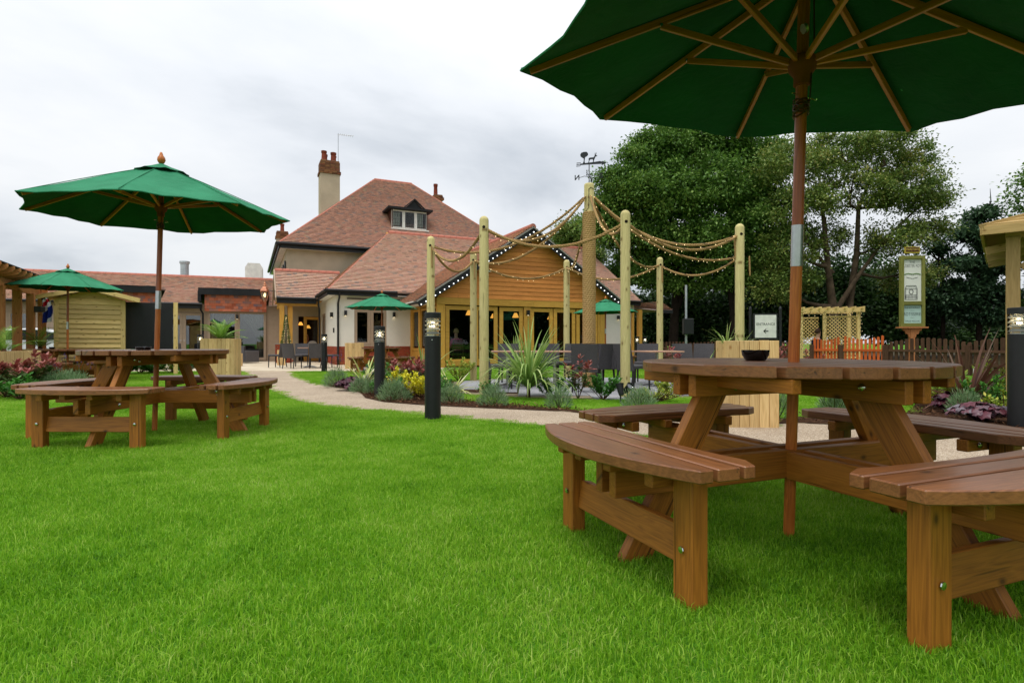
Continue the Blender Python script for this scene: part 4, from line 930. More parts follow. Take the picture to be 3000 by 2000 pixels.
# copper lantern on the porch gable
LN = empty('copper_lantern', W0, BR, 'polished copper street lantern bracketed from the porch gable', 'lantern')
LP_ = Matrix.Translation((-2.55, 3.35, 2.63))
MB().lathe([(.17, .42), (.2, .44), (.2, .47), (.12, .6), (.07, .64), (.07, .72), (.045, .74), (.05, .8), (.02, .84), (.03, .88), (0, .95)], 4, LP_ @ Matrix.Rotation(R(20), 4, 'Z')).build('cap', MT['copper'], LN)
mb = MB()
for k in range(4):
    a = R(20 + 90 * k); mb.tube([(.07 * math.cos(a), .07 * math.sin(a), 0), (.19 * math.cos(a), .19 * math.sin(a), .43)], .012, 5)
mb.lathe([(.0, -.06), (.03, -.04), (.08, 0), (.08, .02), (.0, .02)], 8); mb.build('frame', MT['copper'], LN, LP_); MB().lathe([(.06, .01), (.175, .42)], 4, LP_ @ Matrix.Rotation(R(20), 4, 'Z')).build('panes', MT['clear'], LN)
MB().lathe([(0, 0.18), (.05, .22), (.06, .28), (.03, .36), (0, .38)], 10, LP_).build('bulb', MT['fairy'], LN, smooth=60); MB().tube([(-2.55, 3.35, 3.08), (-2.12, 3.4, 3.1)], .014, 6).build('bracket', MT['blackpaint'], LN)
# ================================================================ picnic tables
def clip_plank(x0, x1, Rr, n=10):
    """outline of a board x0..x1 cut out of a disc of radius Rr, board length along y"""
    xs = np.linspace(x0, x1, n)
    up = [(x, math.sqrt(max(1e-6, Rr * Rr - x * x))) for x in xs]; return [(x, -y) for x, y in up] + up[::-1]
def make_table():
    T = empty('picnic_table'); WT, WB = MT['tabletop'], MT['table']
    nP, gap, RR = 8, .019, .6; pw = 1.2 / nP
    for i in range(nP):
        x0 = -.6 + i * pw + gap / 2; x1 = x0 + pw - gap; cx = (x0 + x1) / 2
        if i == 0: x0 += .012
        if i == nP - 1: x1 -= .012
        poly = clip_plank(x0, x1, RR); k = len(poly) // 2
        loc = [(y, -(x - cx)) for x, y in poly]                     # length along local x
        MB().prism(loc, -.021, .021).build('plank', WT, T, Matrix.Translation((cx, 0, .72)) @ Matrix.Rotation(R(90), 4, 'Z'), bevel=.004)
    for s in (-1, 1):
        beam('bearer', (-.54, s * .047, .655), (.54, s * .047, .655), .042, .085, WB, T)
        beam('bearer', (s * .047, -.555, .651), (s * .047, .555, .651), .042, .082, WB, T)
        beam('cross_rail', (-.9, s * .047, .315), (.9, s * .047, .315), .042, .115, WB, T)
        beam('cross_rail', (s * .047, -.9, .311), (s * .047, .9, .311), .042, .112, WB, T)
        beam('cleat', (s * .41, -.42, .672), (s * .41, .42, .672), .045, .05, WB, T)
    for k in range(4):
        Mk = Matrix.Rotation(k * math.pi / 2, 4, 'Z')
        def w(*p): return Mk @ Vector(p)
        beam('leg', w(.36, 0, .698), w(.795, 0, -.035), .046, .115, WB, T, up=Mk.to_3x3() @ Vector((1, 0, .5)))
        for (r, z, s) in ((.40, .66, 1), (.34, .645, 1), (.61, .335, 1), (.585, .295, 1), (.40, .66, -1), (.61, .33, -1)):
            MB().lathe([(.0155, 0), (.015, .004), (.010, .009), (0, .011)], 10).build('bolt', MT['chrome'], T, Mk @ Matrix.Translation((r, s * .0685, z)) @ Matrix.Rotation(R(-90 * s), 4, 'X'), smooth=50)
        # bench: three boards, outer edge bowed, inner edge hollowed
        half = .52
        gap = .016; v = [.64, .742, .842, 1.06]
        for j in range(3):
            va, vb = v[j] + gap / 2, v[j + 1] - gap / 2; us = np.linspace(-half, half, 15)
            lo = [va] * 15; hi = [vb] * 15
            if j == 2: hi = [1.025 - .46 * u * u for u in us]
            if j == 0: lo = [.685 - .14 * u * u + (.03 * max(0, abs(u) - .46) / .04) for u in us]
            cm = .9 if j == 2 else (va + vb) / 2; poly = [(u, q - cm) for u, q in zip(us, lo)] + [(u, q - cm) for u, q in zip(us[::-1], hi[::-1])]
            MB().prism(poly, -.02, .02).build('bench_plank', WT, T, Mk @ Matrix.Rotation(R(-90), 4, 'Z') @ Matrix.Translation((0, cm, .432)), bevel=.004)
        for s in (-1, 1):
            beam('bench_leg', w(.825, s * .385, -.03), w(.825, s * .385, .408), .062, .092, WB, T, up=Mk.to_3x3() @ Vector((0, 1, 0)))
            beam('bench_bearer', w(.665, s * .31, .385), w(.93, s * .31, .385), .045, .05, WB, T)
            beam('bench_bearer', w(.66, s * .105, .39), w(.96, s * .105, .39), .045, .04, WB, T)
            MB().lathe([(.012, 0), (.011, .003), (0, .005)], 8).build('screw', MT['chrome'], T, Mk @ Matrix.Translation((.8605, s * .385, .175)) @ Matrix.Rotation(R(90), 4, 'Y'))
            MB().lathe([(.014, 0), (.012, .006), (0, .009)], 8).build('bolt', MT['chrome'], T, Mk @ Matrix.Translation((.74, s * .337, .386)) @ Matrix.Rotation(R(-90 * s), 4, 'X'), smooth=50)
        beam('bench_rail', w(.80, -.34, .165), w(.80, .34, .165), .042, .118, WB, T, up=Mk.to_3x3() @ Vector((-.18, 0, 1)))
    return T
T0 = make_table()
G_T = 'round picnic tables with four curved benches'
TPOS = [((1.182, 2.45), 22, 'large foreground round picnic table with curved benches under the green parasol'),
        ((-3.29, 5.25), -1, 'round brown picnic table with black ashtray on the left of the lawn'),
        ((-10.2, 13.0), 8, 'round picnic table in front of the pale wooden shed'),
        ((-4.05, 17.6), 30, 'round picnic table in front of the white rendered wall'),
        ((3.16, 19.2), 10, 'round picnic table under the parasol at the oak gable')]
for i, ((x, y), r_, lb) in enumerate(TPOS):
    o = T0 if i == 0 else copy_tree(T0)
    o.location = (x, y, g(x, y) + .015 if y > 6 else (.0 if y < 4 else .018)); o.rotation_euler = (0, 0, R(r_)); tag(o, lb, 'picnic table', G_T)

# ================================================================ parasols
def parasol(base, top, apex, tilt, Rr, D, rot, label, fine=True, z0=-.05):
    base, top, apex = Vector(base), Vector(top), Vector(apex)
    U_ = empty('parasol', base, 0, label, 'parasol', 'green market parasols'); n = Vector((tilt[0], tilt[1], 1)).normalized()
    e1 = Vector((0, 1, 0)).cross(n).normalized(); e2 = n.cross(e1); Lp = lambda p: p - base
    ax = (top - base).normalized(); A_ = Lp(apex); top_ = Lp(top)
    def pole(z): return ax * ((z - base.z) / ax.z)
    zs0, zs1 = 1.15, 1.31
    for nm, za, zb, mt, r in (('lower_pole', z0, zs0, MT['teak'], .0225), ('upper_pole', zs1 - .01, top.z, MT['teakdark'], .0225), ('steel_sleeve', zs0 - .01, zs1, MT['steel'], .0242)):
        p, q = pole(za), pole(zb); M, L = axes(p, q); MB().tube([(-L / 2, 0, 0), (L / 2, 0, 0)], r, 18).build(nm, mt, U_, M, smooth=50)
    M, L = axes(pole(zs0 + .012), pole(zs0 + .018)); MB().tube([(-L / 2, 0, 0), (L / 2, 0, 0)], .0248, 18).build('sleeve_ring', MT['steel'], U_, M, smooth=50)
    RI = lambda th, rho: A_ + (e1 * math.cos(th) + e2 * math.sin(th)) * (Rr * rho) - n * (D * rho ** 1.06)
    rr = [.085, .2, .34, .5, .66, .82, .93, 1.0]; na = 6; mb = MB(); grid = []
    for k in range(8):
        t0_, t1_ = rot + k * math.pi / 4, rot + (k + 1) * math.pi / 4
        for j in range(na):
            col = []
            for rho in rr:
                f = j / na; p = RI(t0_, rho).lerp(RI(t1_, rho), f); b = math.sin(math.pi * f)
                c = A_ - n * (D * rho); p = p.lerp(c, .045 * b * rho ** 3) - n * (.030 * b * rho * (1.05 - rho) * 3 - .006 * b)
                wob = .006 * math.sin(7 * f * 3.1 + k * 2.3 + rho * 9) * rho; col.append(p + n * wob)
            grid.append(col)
    m_ = len(rr); nc = len(grid); mb.v = [tuple(p) for c in grid for p in c]
    for c in range(nc):
        c2 = (c + 1) % nc
        for i in range(m_ - 1): mb.f.append((c * m_ + i, c * m_ + i + 1, c2 * m_ + i + 1, c2 * m_ + i)); mb.a.append(0)
    cn = mb.build('canopy', MT['canvas'], U_, smooth=24)
    ln_ = MB(); ln_.v = [tuple(Vector(q) - n * .006) for q in mb.v]; ln_.f = [f_[::-1] for f_ in mb.f]; ln_.a = list(mb.a); ln_.build('shade_layer', MT['shade_layer'], cn, smooth=24)  # added layer below the canvas, painted dark to carry the underside shade
    hem = MB(); hem.tube([grid[c % nc][-1] for c in range(nc + 1)], .0055, 5, cap=False); hem.build('hem', MT['canvas'], cn, smooth=60)
    for k in range(8):
        sm_ = MB(); sm_.tube([RI(rot + k * math.pi / 4, q) + n * .004 for q in (.1, .3, .5, .7, .9, 1.)], .0035, 5); sm_.build('seam', MT['canvas'], cn, smooth=60)
    mb = MB(); ring = []                                              # vent cap over the crown
    for c in range(32):
        th = rot + c * math.pi / 16; b = abs(math.sin(th * 4 - rot * 4)); fl = .5 + .5 * math.sin(c * 1.7 + rot * 5)
        ring.append([A_ + n * .03, A_ + (e1 * math.cos(th) + e2 * math.sin(th)) * Rr * .09 + n * (.012 - D * .06), A_ + (e1 * math.cos(th) + e2 * math.sin(th)) * Rr * (.21 - .015 * b) + n * (.022 + .016 * b * fl - D * .20)])
    for c in range(32):
        c2 = (c + 1) % 32
        mb.face([ring[c][0], ring[c][1], ring[c2][1]]); mb.face([ring[c][1], ring[c][2], ring[c2][2], ring[c2][1]])
    mb.build('vent_cap', MT['canvas'], U_, smooth=30)
    for k in range(8):
        th = rot + k * math.pi / 4; p, q = RI(th, .04) - n * .022, RI(th, .965) - n * .022
        beam('rib', p, q, .017, .03, MT['teak'], U_, up=n, bev=.002)
        h = pole(0) + A_ - A_; rn = pole(top.z - .40); j_ = RI(th, .50) - n * .045; rdl = (j_ - rn); rdl.z = 0; rdl.normalize()
        beam('strut', rn + rdl * .035 + Vector((0, 0, .01)), j_, .016, .026, MT['teak'], U_, bev=.002)
        if fine: MB().lathe([(.007, 0), (.007, .003), (0, .004)], 8).build('rivet', MT['chrome'], U_, Matrix.Translation(j_ + (e1 * -math.sin(th) + e2 * math.cos(th)) * .014) @ (e1 * -math.sin(th) + e2 * math.cos(th)).to_track_quat('Z', 'Y').to_matrix().to_4x4())
    M0 = Matrix.Translation(pole(top.z - .40)) @ ax.to_track_quat('Z', 'Y').to_matrix().to_4x4()
    MB().lathe([(.026, -.085), (.032, -.08), (.032, -.045), (.052, -.02), (.056, .015), (.046, .035), (.026, .04)], 16, M0).build('runner', MT['redpot'], U_, smooth=40)
    MB().lathe([(.024, -.03), (.055, -.02), (.055, .02), (.024, .03)], 16, Matrix.Translation(A_ - n * .05)).build('top_hub', MT['redpot'], U_, smooth=40)
    MB().lathe([(.012, 0), (.026, .012), (.036, .035), (.032, .06), (.018, .08), (.014, .095), (.009, .11), (0, .113)], 14, Matrix.Translation(A_ + n * .02) @ n.to_track_quat('Z', 'Y').to_matrix().to_4x4()).build('finial', MT['teak'], U_, smooth=60)
    if fine:
        pts = []
        for i in range(90): a = i * .7; pts.append(pole(top.z - .60 + .05 * (i / 90) + .014 * math.sin(i * .9)) + Vector((math.cos(a) * .03, math.sin(a) * .03, 0)))
        MB().tube(pts, .0032, 5).build('cord', MT['darkwood'], U_, smooth=60)
        pp_ = pole(top.z - .525); mb = MB(); mb.tube([pp_ + Vector((-.05, -.02, .006)), pp_ + Vector((.05, .02, 0)), pp_ + Vector((.066, .01, -.012)), pp_ + Vector((.052, -.02, -.02))], .0028, 5); mb.build('pin', MT['chrome'], U_)
        MB().tube([pole(top.z - .55) + Vector((.024, -.02, 0)), pole(top.z - .3) + Vector((.03, -.03, 0)), pole(top.z - .05) + Vector((.027, -.02, 0))], .003, 5).build('pull_cord', MT['darkwood'], U_)
        q_ = pole(top.z - .27) + Vector((-.012, -.032, 0)); MB().lathe([(.02, -.006), (.013, 0), (.02, .006)], 12, Matrix.Translation(q_) @ Matrix.Rotation(R(70), 4, 'Y')).build('pulley', MT['steel'], U_, smooth=40)
    return U_
parasol((1.182, 2.42, 0), (1.195, 2.31, 2.36), (1.244, 2.303, 2.379), (.072, -.157), 1.19, .45, -.146, 'big green parasol seen from beneath over the foreground table')
parasol((-3.325, 5.27, 0), (-3.325, 5.385, 2.5), (-3.329, 5.382, 2.499), (-.002, -.038), 1.13, .463, .294, 'green parasol with wooden finial over the left picnic table')
def far_parasol(x, y, h, rot, lb, tilt=(0, 0)): parasol((x, y, g(x, y)), (x + .01, y, h), (x + .01, y, h + .01), tilt, 1.13, .44, rot, lb, False)
far_parasol(-10.2, 13.0, 2.50, .25, 'small green parasol in front of the pale shed by the pergola', (.02, -.01))
far_parasol(-4.05, 17.6, 2.33, .45, 'green parasol standing before the white rendered wall')
far_parasol(3.16, 19.2, 2.28, .1, 'green parasol half hidden by the rope wrapped mast', (-.02, 0))
# ashtrays
def ashtray(x, y, z, lb):
    o = empty('ashtray', (x, y, z), 0, lb, 'ashtray', 'black ashtrays'); n = 36; mb = MB(); prof = [(.040, 0), (.046, .006), (.057, .026), (.060, .046), (.0585, .048), (.052, .047), (.046, .02), (.0, .014)]
    for r_, z_ in prof:
        for j in range(n):
            a = 2 * math.pi * j / n; notch = .013 if (z_ > .04 and min((a - R(70)) % R(120), R(120) - (a - R(70)) % R(120)) < R(9)) else 0
            mb.v.append((r_ * math.cos(a), r_ * math.sin(a), z_ - notch))
    for i in range(len(prof) - 1):
        for j in range(n): j2 = (j + 1) % n; mb.f.append((i * n + j, i * n + j2, (i + 1) * n + j2, (i + 1) * n + j)); mb.a.append(0)
    mb.f.append(tuple(reversed(range(n)))); mb.a.append(0)
    b_ = mb.build('bowl', MT['gloss'], o, smooth=40); return o
ashtray(1.10, 2.56, .7412, 'black notched ashtray on the foreground picnic table')
ashtray(-3.22, 4.95, .7412, 'black ashtray on the left lawn picnic table'); ashtray(-10.35, 12.75, -.07 + .756, 'small black ashtray on the picnic table before the shed')

# ================================================================ bollard lights
def make_bollard(H):
    o = empty('bollard_light'); r = .088
    MB().lathe([(r, -.05), (r, H - .26), (r - .004, H - .256)], 28).build('body', MT['black'], o, smooth=40)
    MB().lathe([(r + .001, H - .258), (r + .001, H - .25), (r - .01, H - .25)], 28).build('trim_ring', MT['steel'], o, smooth=40)
    MB().lathe([(r - .001, H - .25), (r - .001, H - .055)], 28).build('lens', MT['clear'], o, smooth=60)
    MB().lathe([(r + .002, H - .062), (r + .002, H - .004), (r - .006, H), (0, H)], 28).build('cap', MT['black'], o, smooth=40)
    for k in range(4):
        z = H - .236 + k * .046
        MB().lathe([(.0855, z), (.0855, z + .006), (.05, z + .03), (.045, z + .028), (.08, z)], 24).build('louvre', MT['opal'], o, smooth=40)
    MB().lathe([(0, H - .18), (.014, H - .175), (.017, H - .14), (.014, H - .11), (0, H - .105)], 12).build('lamp', MT['bulb'], o, smooth=60)
    for a in (30, 150, 270): MB().tube([(.045 * math.cos(R(a)), .045 * math.sin(R(a)), H - .25), (.045 * math.cos(R(a)), .045 * math.sin(R(a)), H - .06)], .004, 5).build('rod', MT['steel'], o)
    MB().lathe([(.006, 0), (0, .003)], 8).build('screw', MT['chrome'], o, Matrix.Translation((0.004, -r - .0005, H - .3)) @ Matrix.Rotation(R(90), 4, 'X'))
    return o
BP = [((1268, 6.2), 'black louvred bollard light in the middle of the lawn edge, nearest one'), ((1112, 9.4), 'black bollard light rising from the lavender bed left of centre'),
      ((950, 17.6), 'black bollard light beside the wicker chairs at the entrance terrace'), ((587, 18.6), 'black bollard light behind the pale planter of palm leaves'),
      ((2985, 5.55), 'tall black bollard light cut by the right edge of the picture'), ((1867, 24.), 'small bollard light beyond the oak gable, left of a pair'), ((1890, 24.4), 'small bollard light beyond the oak gable, right of a pair')]
b0 = None
for (px, Y), lb in BP:
    p = gx(px, Y); H = 1.19 if Y < 7 else 1.15
    o = make_bollard(1.17) if b0 is None else copy_tree(b0); b0 = b0 or o
    o.location = p; tag(o, lb, 'bollard light', 'black louvred bollard lights')

# ================================================================ rope posts and mast
POSTS = [(1262, 11.5), (1387, 13.5), (1418, 9.68), (1832, 9.25), (2167, 10.3), (1933, 14.3), (1660, 14.75), (2168, 12.9)]
PN = ['first rope post from the left, behind the nearest bollard', 'thin far rope post second from the left, beside a nearer post', 'tall near rope post left of the spiky cordyline', 'tall near rope post right of the rope wrapped mast',
      'tall rope post furthest right, above the pale planter', 'short far rope post between the mast and the rightmost post', 'short far rope post in front of the oak gable doors', 'rope post hidden straight behind the rightmost post']
pr = [(.08, -.1)] + [(.08, z) for z in (1., 2., 2.98)] + [(.08 * math.cos(a), 2.98 + .08 * math.sin(a)) for a in np.linspace(.2, math.pi / 2, 6)]
pm = MB().lathe([(z, x) for z, x in pr], 18).mesh('shaft', MT['pine'], smooth=50)
PP = []
# grain of the pine runs along local x, so shafts are modelled lying down and stood up
pm = MB().lathe([(a, b) for a, b in pr], 18, Matrix.Rotation(R(90), 4, 'Y')).mesh('shaft', MT['pine'], smooth=50)
for i, ((px, Y), lb) in enumerate(zip(POSTS, PN)):
    p = gx(px, Y); o = empty('rope_post', p, 0, lb, 'post', 'round timber posts carrying ropes')
    link('shaft', pm, o, Matrix.Rotation(R(-90), 4, 'Y') @ Matrix.Rotation(i * 1.3, 4, 'X'))
    MB().lathe([(.026, -.0815), (.026, .0815)], 12, Matrix.Translation((0, 0, 2.86)) @ Matrix.Rotation(R(90), 4, 'X')).build('rope_hole', MT['interiord'], o); PP.append(p + Vector((0, 0, 2.86)))
MX, MY = 1.545, 11.35; mz = g(MX, MY)
MA = empty('rope_mast', (MX, MY, mz), 0, 'tall central timber mast wrapped in coarse rope', 'mast')
link('shaft', MB().lathe([(.1, -.1), (.1, 4.04), (.094, 4.07), (.08, 4.08), (0, 4.08)], 20, Matrix.Rotation(R(90), 4, 'Y')).mesh('shaft', MT['pine'], smooth=50), MA, Matrix.Rotation(R(-90), 4, 'Y'))
turns = 92; hz = 3.5; pts = []
for i in range(turns * 20 + 1): a = i / 20 * 2 * math.pi; pts.append((.117 * math.cos(a), .117 * math.sin(a), .0 + hz * i / (turns * 20)))
MB().tube(pts, .0205, 6).build('wrapped_rope', MT['mastrope'], MA, smooth=60)
MB().tube([(.1, -.02, 3.52), (.03, -.108, 3.5), (-.08, -.07, 3.52), (-.02, -.104, 3.58), (-.02, -.104, 3.95), (.02, -.104, 3.98), (.08, -.07, 3.96)], .006, 5).build('cable', MT['black'], MA)
def rope(a, b, sag, label, lights=True, n=44, nm='rope'):
    a, b = Vector(a), Vector(b); L = (b - a).length; o = empty(nm, a.lerp(b, .5), 0, label, 'rope', 'manila ropes slung between the posts'); c0 = o.location
    def P(t): return a.lerp(b, t) - Vector((0, 0, sag * 4 * t * (1 - t))) - c0
    side = Vector((-(b - a).y, (b - a).x, 0)).normalized(); up = Vector((0, 0, 1)); steps = max(24, int(L / .012)); rm = MB()
    for s in range(3):
        pts = []
        for i in range(steps + 1): t = i / steps; an = t * L / .135 * 2 * math.pi + s * 2.0944; pts.append(P(t) + (side * math.cos(an) + up * math.sin(an)) * .0135)
        rm.tube(pts, .0148, 5)
    r_ = rm.build('strands', MT['rope'], o, smooth=60)
    if lights:
        rg = random.Random(hash(label) & 0xff); wm = MB(); fm = MB(); pts = []; k = int(L / .05)
        for i in range(k + 1):
            t = i / k; an = t * L / .5 * 2 * math.pi; pts.append(P(t) + (side * math.cos(an) + up * math.sin(an)) * .03)
            if i % 3 == 0:
                q = P(t) + side * rg.uniform(-.04, .04) + up * rg.uniform(-.06, .03); fm.lathe([(0, -.009), (.006, -.004), (.0065, .002), (0, .009)], 6, Matrix.Translation(q))
        wm.tube(pts, .0035, 4); wm.build('light_cable', MT['black'], o); f_ = fm.build('fairy_bulbs', MT['fairy'], o, smooth=80); f_['kind'] = 'stuff'
    return o
n2 = ['first', 'second', 'third', 'fourth', 'fifth', 'sixth', 'seventh', 'eighth']
per = [(0, 2, .42, 'between the post behind the nearest bollard and the tall near left post'), (2, 3, .36, 'spanning low in front of the mast between the two tall near posts', ), (3, 4, .36, 'between the mast side tall post and the rightmost post'),
       (0, 1, .38, 'between the two left far posts before the tiled roof'), (1, 6, .36, 'across the oak gable between two short far posts'), (6, 5, .34, 'behind the mast between two short far posts'), (5, 7, .34, 'from the short far right post to the hidden right post')]
for (i, j, s, lb) in per: rope(PP[i], PP[j], s, 'lowest manila rope ' + lb, lights=(i, j) not in ((2, 3), (0, 1)))
for i, lb in enumerate(['the leftmost post', 'the far second left post', 'the tall near left post', 'the tall near right post', 'the rightmost post', 'the short far right post', 'the short post before the gable', 'the hidden right post']):
    d = (PP[i] - Vector((MX, MY, 0))); d.z = 0; d.normalize()
    rope(Vector((MX, MY, mz + 3.8)) + d * .11, PP[i], .5 if i != 3 else .42, 'fairy lit rope swooping from the mast to ' + lb)
for i, lb in ((0, 'leftmost post'), (1, 'second left post'), (5, 'short far right post'), (6, 'short post before the gable'), (4, 'rightmost post'), (7, 'hidden right post')):
    q = PP[i] + Vector((.03 if i != 7 else .17, -.1 if i != 4 else .0, -.02)) + (Vector((-.12, 0, 0)) if i == 4 else Vector((0, 0, 0)))
    rope(q, q + Vector((.012, 0, -.42)), 0, 'knotted rope tail hanging from the ' + lb, False, nm='rope_tail')

# weather vane on the mast: arrow, tree and stag, letter N
WV = empty('weather_vane', (MX, MY, mz + 4.08), 0, 'dark iron weather vane with stag and tree on top of the mast', 'weather vane')
MB().tube([(0, 0, -.03), (0, 0, .40)], .009, 8).build('spindle', MT['bronze'], WV)
Mv = Matrix.Translation((0, 0, .40)) @ Matrix.Rotation(R(-42), 4, 'Z') @ Matrix.Rotation(R(8), 4, 'Y') @ Matrix.Rotation(R(90), 4, 'X') @ Matrix.Diagonal((.74, .68, .8, 1))
MB().prism([(-.3, -.02), (-.1, -.02), (.42, -.035), (.42, -.07), (.56, -.01), (.42, .05), (.42, .03), (.34, .05), (.2, .04), (-.1, .03), (-.3, .02)], -.006, .006, Mv).build('arrow', MT['bronze'], WV)
for q in (-.045, 0, .045): MB().prism([(-.42, q - .012), (-.28, q - .004), (-.28, q + .01), (-.42, q + .012)], -.004, .004, Mv).build('tail_feather', MT['bronze'], WV)
tp = [(-.21, .03), (-.19, .08), (-.195, .16), (-.25, .19), (-.31, .23), (-.33, .29), (-.30, .34), (-.22, .36), (-.13, .355), (-.08, .31), (-.07, .26), (-.11, .22), (-.16, .2), (-.165, .08), (-.14, .03)]
MB().prism(tp, -.005, .005, Mv).build('tree_shape', MT['bronze'], WV)
st = [(-.03, .03), (-.01, .03), (.0, .1), (.02, .12), (.1, .125), (.12, .08), (.12, .03), (.14, .03), (.145, .09), (.16, .13), (.18, .19), (.23, .2), (.235, .215), (.19, .235), (.2, .3), (.19, .3), (.175, .24), (.165, .24), (.16, .3), (.15, .3), (.155, .235), (.145, .2), (.12, .175), (0, .175), (-.03, .16), (-.035, .12), (-.02, .1)]
MB().prism(st, -.005, .005, Mv).build('stag_shape', MT['bronze'], WV)
def letter(ch):
    cu = bpy.data.curves.new('letter', 'FONT'); cu.body = ch; cu.size = .14; cu.extrude = .005; cu.offset = .003; cu.align_x = 'CENTER'; cu.align_y = 'CENTER'
    tmp = bpy.data.objects.new('t', cu); COL.objects.link(tmp); dg = bpy.context.evaluated_depsgraph_get(); me = bpy.data.meshes.new_from_object(tmp.evaluated_get(dg)); bpy.data.objects.remove(tmp); me.materials.clear(); me.materials.append(MT['bronze'])
    return me
for k, ch in ((2, 'N'), (3, 'E'), (0, 'S'), (1, 'W')):
    a = R(-18 + 90 * k); d = Vector((math.cos(a), math.sin(a), 0)); u_ = Vector((0, 0, 1)); mb = MB()
    mb.tube([u_ * .14, d * .1 + u_ * .16, d * .13 + u_ * .15, d * .2 + u_ * .14], .006, 5); mb.build('direction_arm', MT['bronze'], WV)
    link('letter', letter(ch), WV, Matrix.Translation(d * .245 + u_ * .14) @ Matrix.Rotation(a + (0 if k == 2 else 0), 4, 'Z') @ Matrix.Rotation(R(90), 4, 'X'))

# ================================================================ planters
def planter(px, Y, w_, d_, h_, rz, lb, nb=6, mat='planter', name='planter'):
    p = gx(px, Y); o = empty(name, p, rz, lb, 'planter', 'tall pale timber planters'); bw = w_ / nb
    for s in (-1, 1):
        for i in range(nb): beam('board', (-w_ / 2 + (i + .5) * bw, s * (d_ / 2 - .0125), -.02), (-w_ / 2 + (i + .5) * bw, s * (d_ / 2 - .0125), h_ + random.uniform(-.002, .002)), bw - .004, .024, MT[mat], o, up=(0, 1, 0))
        nb2 = max(3, int(nb * d_ / w_)); b2 = (d_ - .052) / nb2
        for i in range(nb2): beam('board', (s * (w_ / 2 - .0135), -d_ / 2 + .026 + (i + .5) * b2, -.02), (s * (w_ / 2 - .0135), -d_ / 2 + .026 + (i + .5) * b2, h_ - .003), b2 - .004, .024, MT[mat], o, up=(1, 0, 0))
    MB().box((0, 0, h_ - .07), (w_ - .06, d_ - .06, .04)).build('soil', MT['mulch'], o); return o
PLR = planter(2186, 5.72, .47, .47, .85, R(-4), 'tall pale planter right behind the foreground picnic table', 5)
MB().box((0, -.24, .72), (.055, .006, .025)).build('plate', MT['steel'], PLR)
PLL = planter(648, 13.9, .76, .6, 1.0, R(10), 'tall pale planter with palm leaves left of the path', 8)
PLW = planter(1038, 19.6, .6, .5, .9, R(20), 'pale planter standing against the brick plinth of the white wall', 6)
PLP = planter(824, 22.4, .3, .3, .62, R(20), 'small wooden planter at the foot of the porch posts', 3); PLS = planter(697, 21.6, .3, .4, .5, R(20), 'low wooden planter at the corner of the glazed bay', 3)
planter(20, 10.2, .7, .7, .75, R(-20), 'low wooden planter under the pergola at the left edge', 6); planter(118, 13.9, .5, .5, .75, R(-10), 'wooden planter with a palm beside the pale shed', 5)

# ================================================================ wicker chairs and terrace tables
def make_chair():
    o = empty('wicker_chair'); wk = MT['wicker']
    MB().box((0, 0, .435), (.46, .45, .07)).build('seat', wk, o, bevel=.02)
    mb = MB(); nx = 7
    for i in range(nx):
        for j in range(5):
            def q(ii, jj, f): u = ii / nx - .5; z = .36 + .5 * jj / 5; return (u * .46, .20 + .03 * (1 - 4 * u * u) + (z - .40) * .20 + f, z)
            mb.hexa([q(i, j, -.014), q(i + 1, j, -.014), q(i + 1, j, .014), q(i, j, .014), q(i, j + 1, -.014), q(i + 1, j + 1, -.014), q(i + 1, j + 1, .014), q(i, j + 1, .014)])
    mb.build('backrest', wk, o)
    for sx in (-1, 1):
        for sy in (-1, 1):
            e = .05 if sy > 0 else .0; MB().tube([(sx * .205, sy * .19, .41), (sx * .21, sy * .195 + e * .3, .2), (sx * .212, sy * .2 + e, .012)], [.021, .019, .016], 8).build('leg', MT['wickerleg'], o, smooth=50)
            MB().lathe([(.012, 0), (.013, .014)], 8, Matrix.Translation((sx * .212, sy * .2 + e, .0))).build('foot_cap', MT['steel'], o)
    return o
CH0 = make_chair(); _used = []
def chair(px, Y, face, lb, group='black wicker chairs'):
    p = gx(px, Y); o = CH0 if not _used else copy_tree(CH0); _used.append(1); o.location = (p.x, p.y, p.z + .02); o.rotation_euler = (0, 0, R(face)); return tag(o, lb, 'chair', group)
# backrest is at local +y: face 0 = sitter looks to the camera
chair(1495, 12.2, 10, 'black wicker chair behind the cordyline, facing the camera'); chair(1606, 12.3, -8, 'black wicker chair tucked behind the long table left of the mast'); chair(1668, 12.6, -30, 'black wicker chair mostly hidden behind a nearer chair beside the mast')
chair(1716, 10.1, 168, 'black wicker chair in front of the mast with its back to the camera'); chair(1755, 11.3, 215, 'black wicker chair right behind the chair in front of the mast'); chair(1793, 11.4, 160, 'black wicker chair just left of the tall post right of the mast')
chair(1856, 10.6, 120, 'black wicker chair just right of the tall post right of the mast'); chair(1893, 12.4, -20, 'black wicker chair behind the small right terrace table'); chair(2012, 12.6, 5, 'black wicker chair left of the foreground planter, facing the camera'); chair(2052, 12.9, -35, 'black wicker chair partly behind the foreground planter')
chair(1466, 10.9, 95, 'black wicker chair at the left end of the long terrace table')
chair(812, 20.3, -100, 'black wicker chair seen side on at the porch posts'); chair(857, 19.4, 165, 'black wicker chair at the entrance terrace with its back to the camera'); chair(884, 21.2, 20, 'black wicker chair on the far side of the entrance terrace table')
chair(927, 19.6, 195, 'black wicker chair left of the entrance terrace bollard'); chair(966, 20.2, 80, 'black wicker chair right of the entrance terrace bollard, turned sideways')
chair(522, 21.8, 185, 'black wicker chair outside the french doors beside the blackboard'); chair(480, 22.5, 200, 'black wicker chair behind the blackboard post'); chair(300, 20, 200, 'dark wicker chair hidden behind the pale shed')
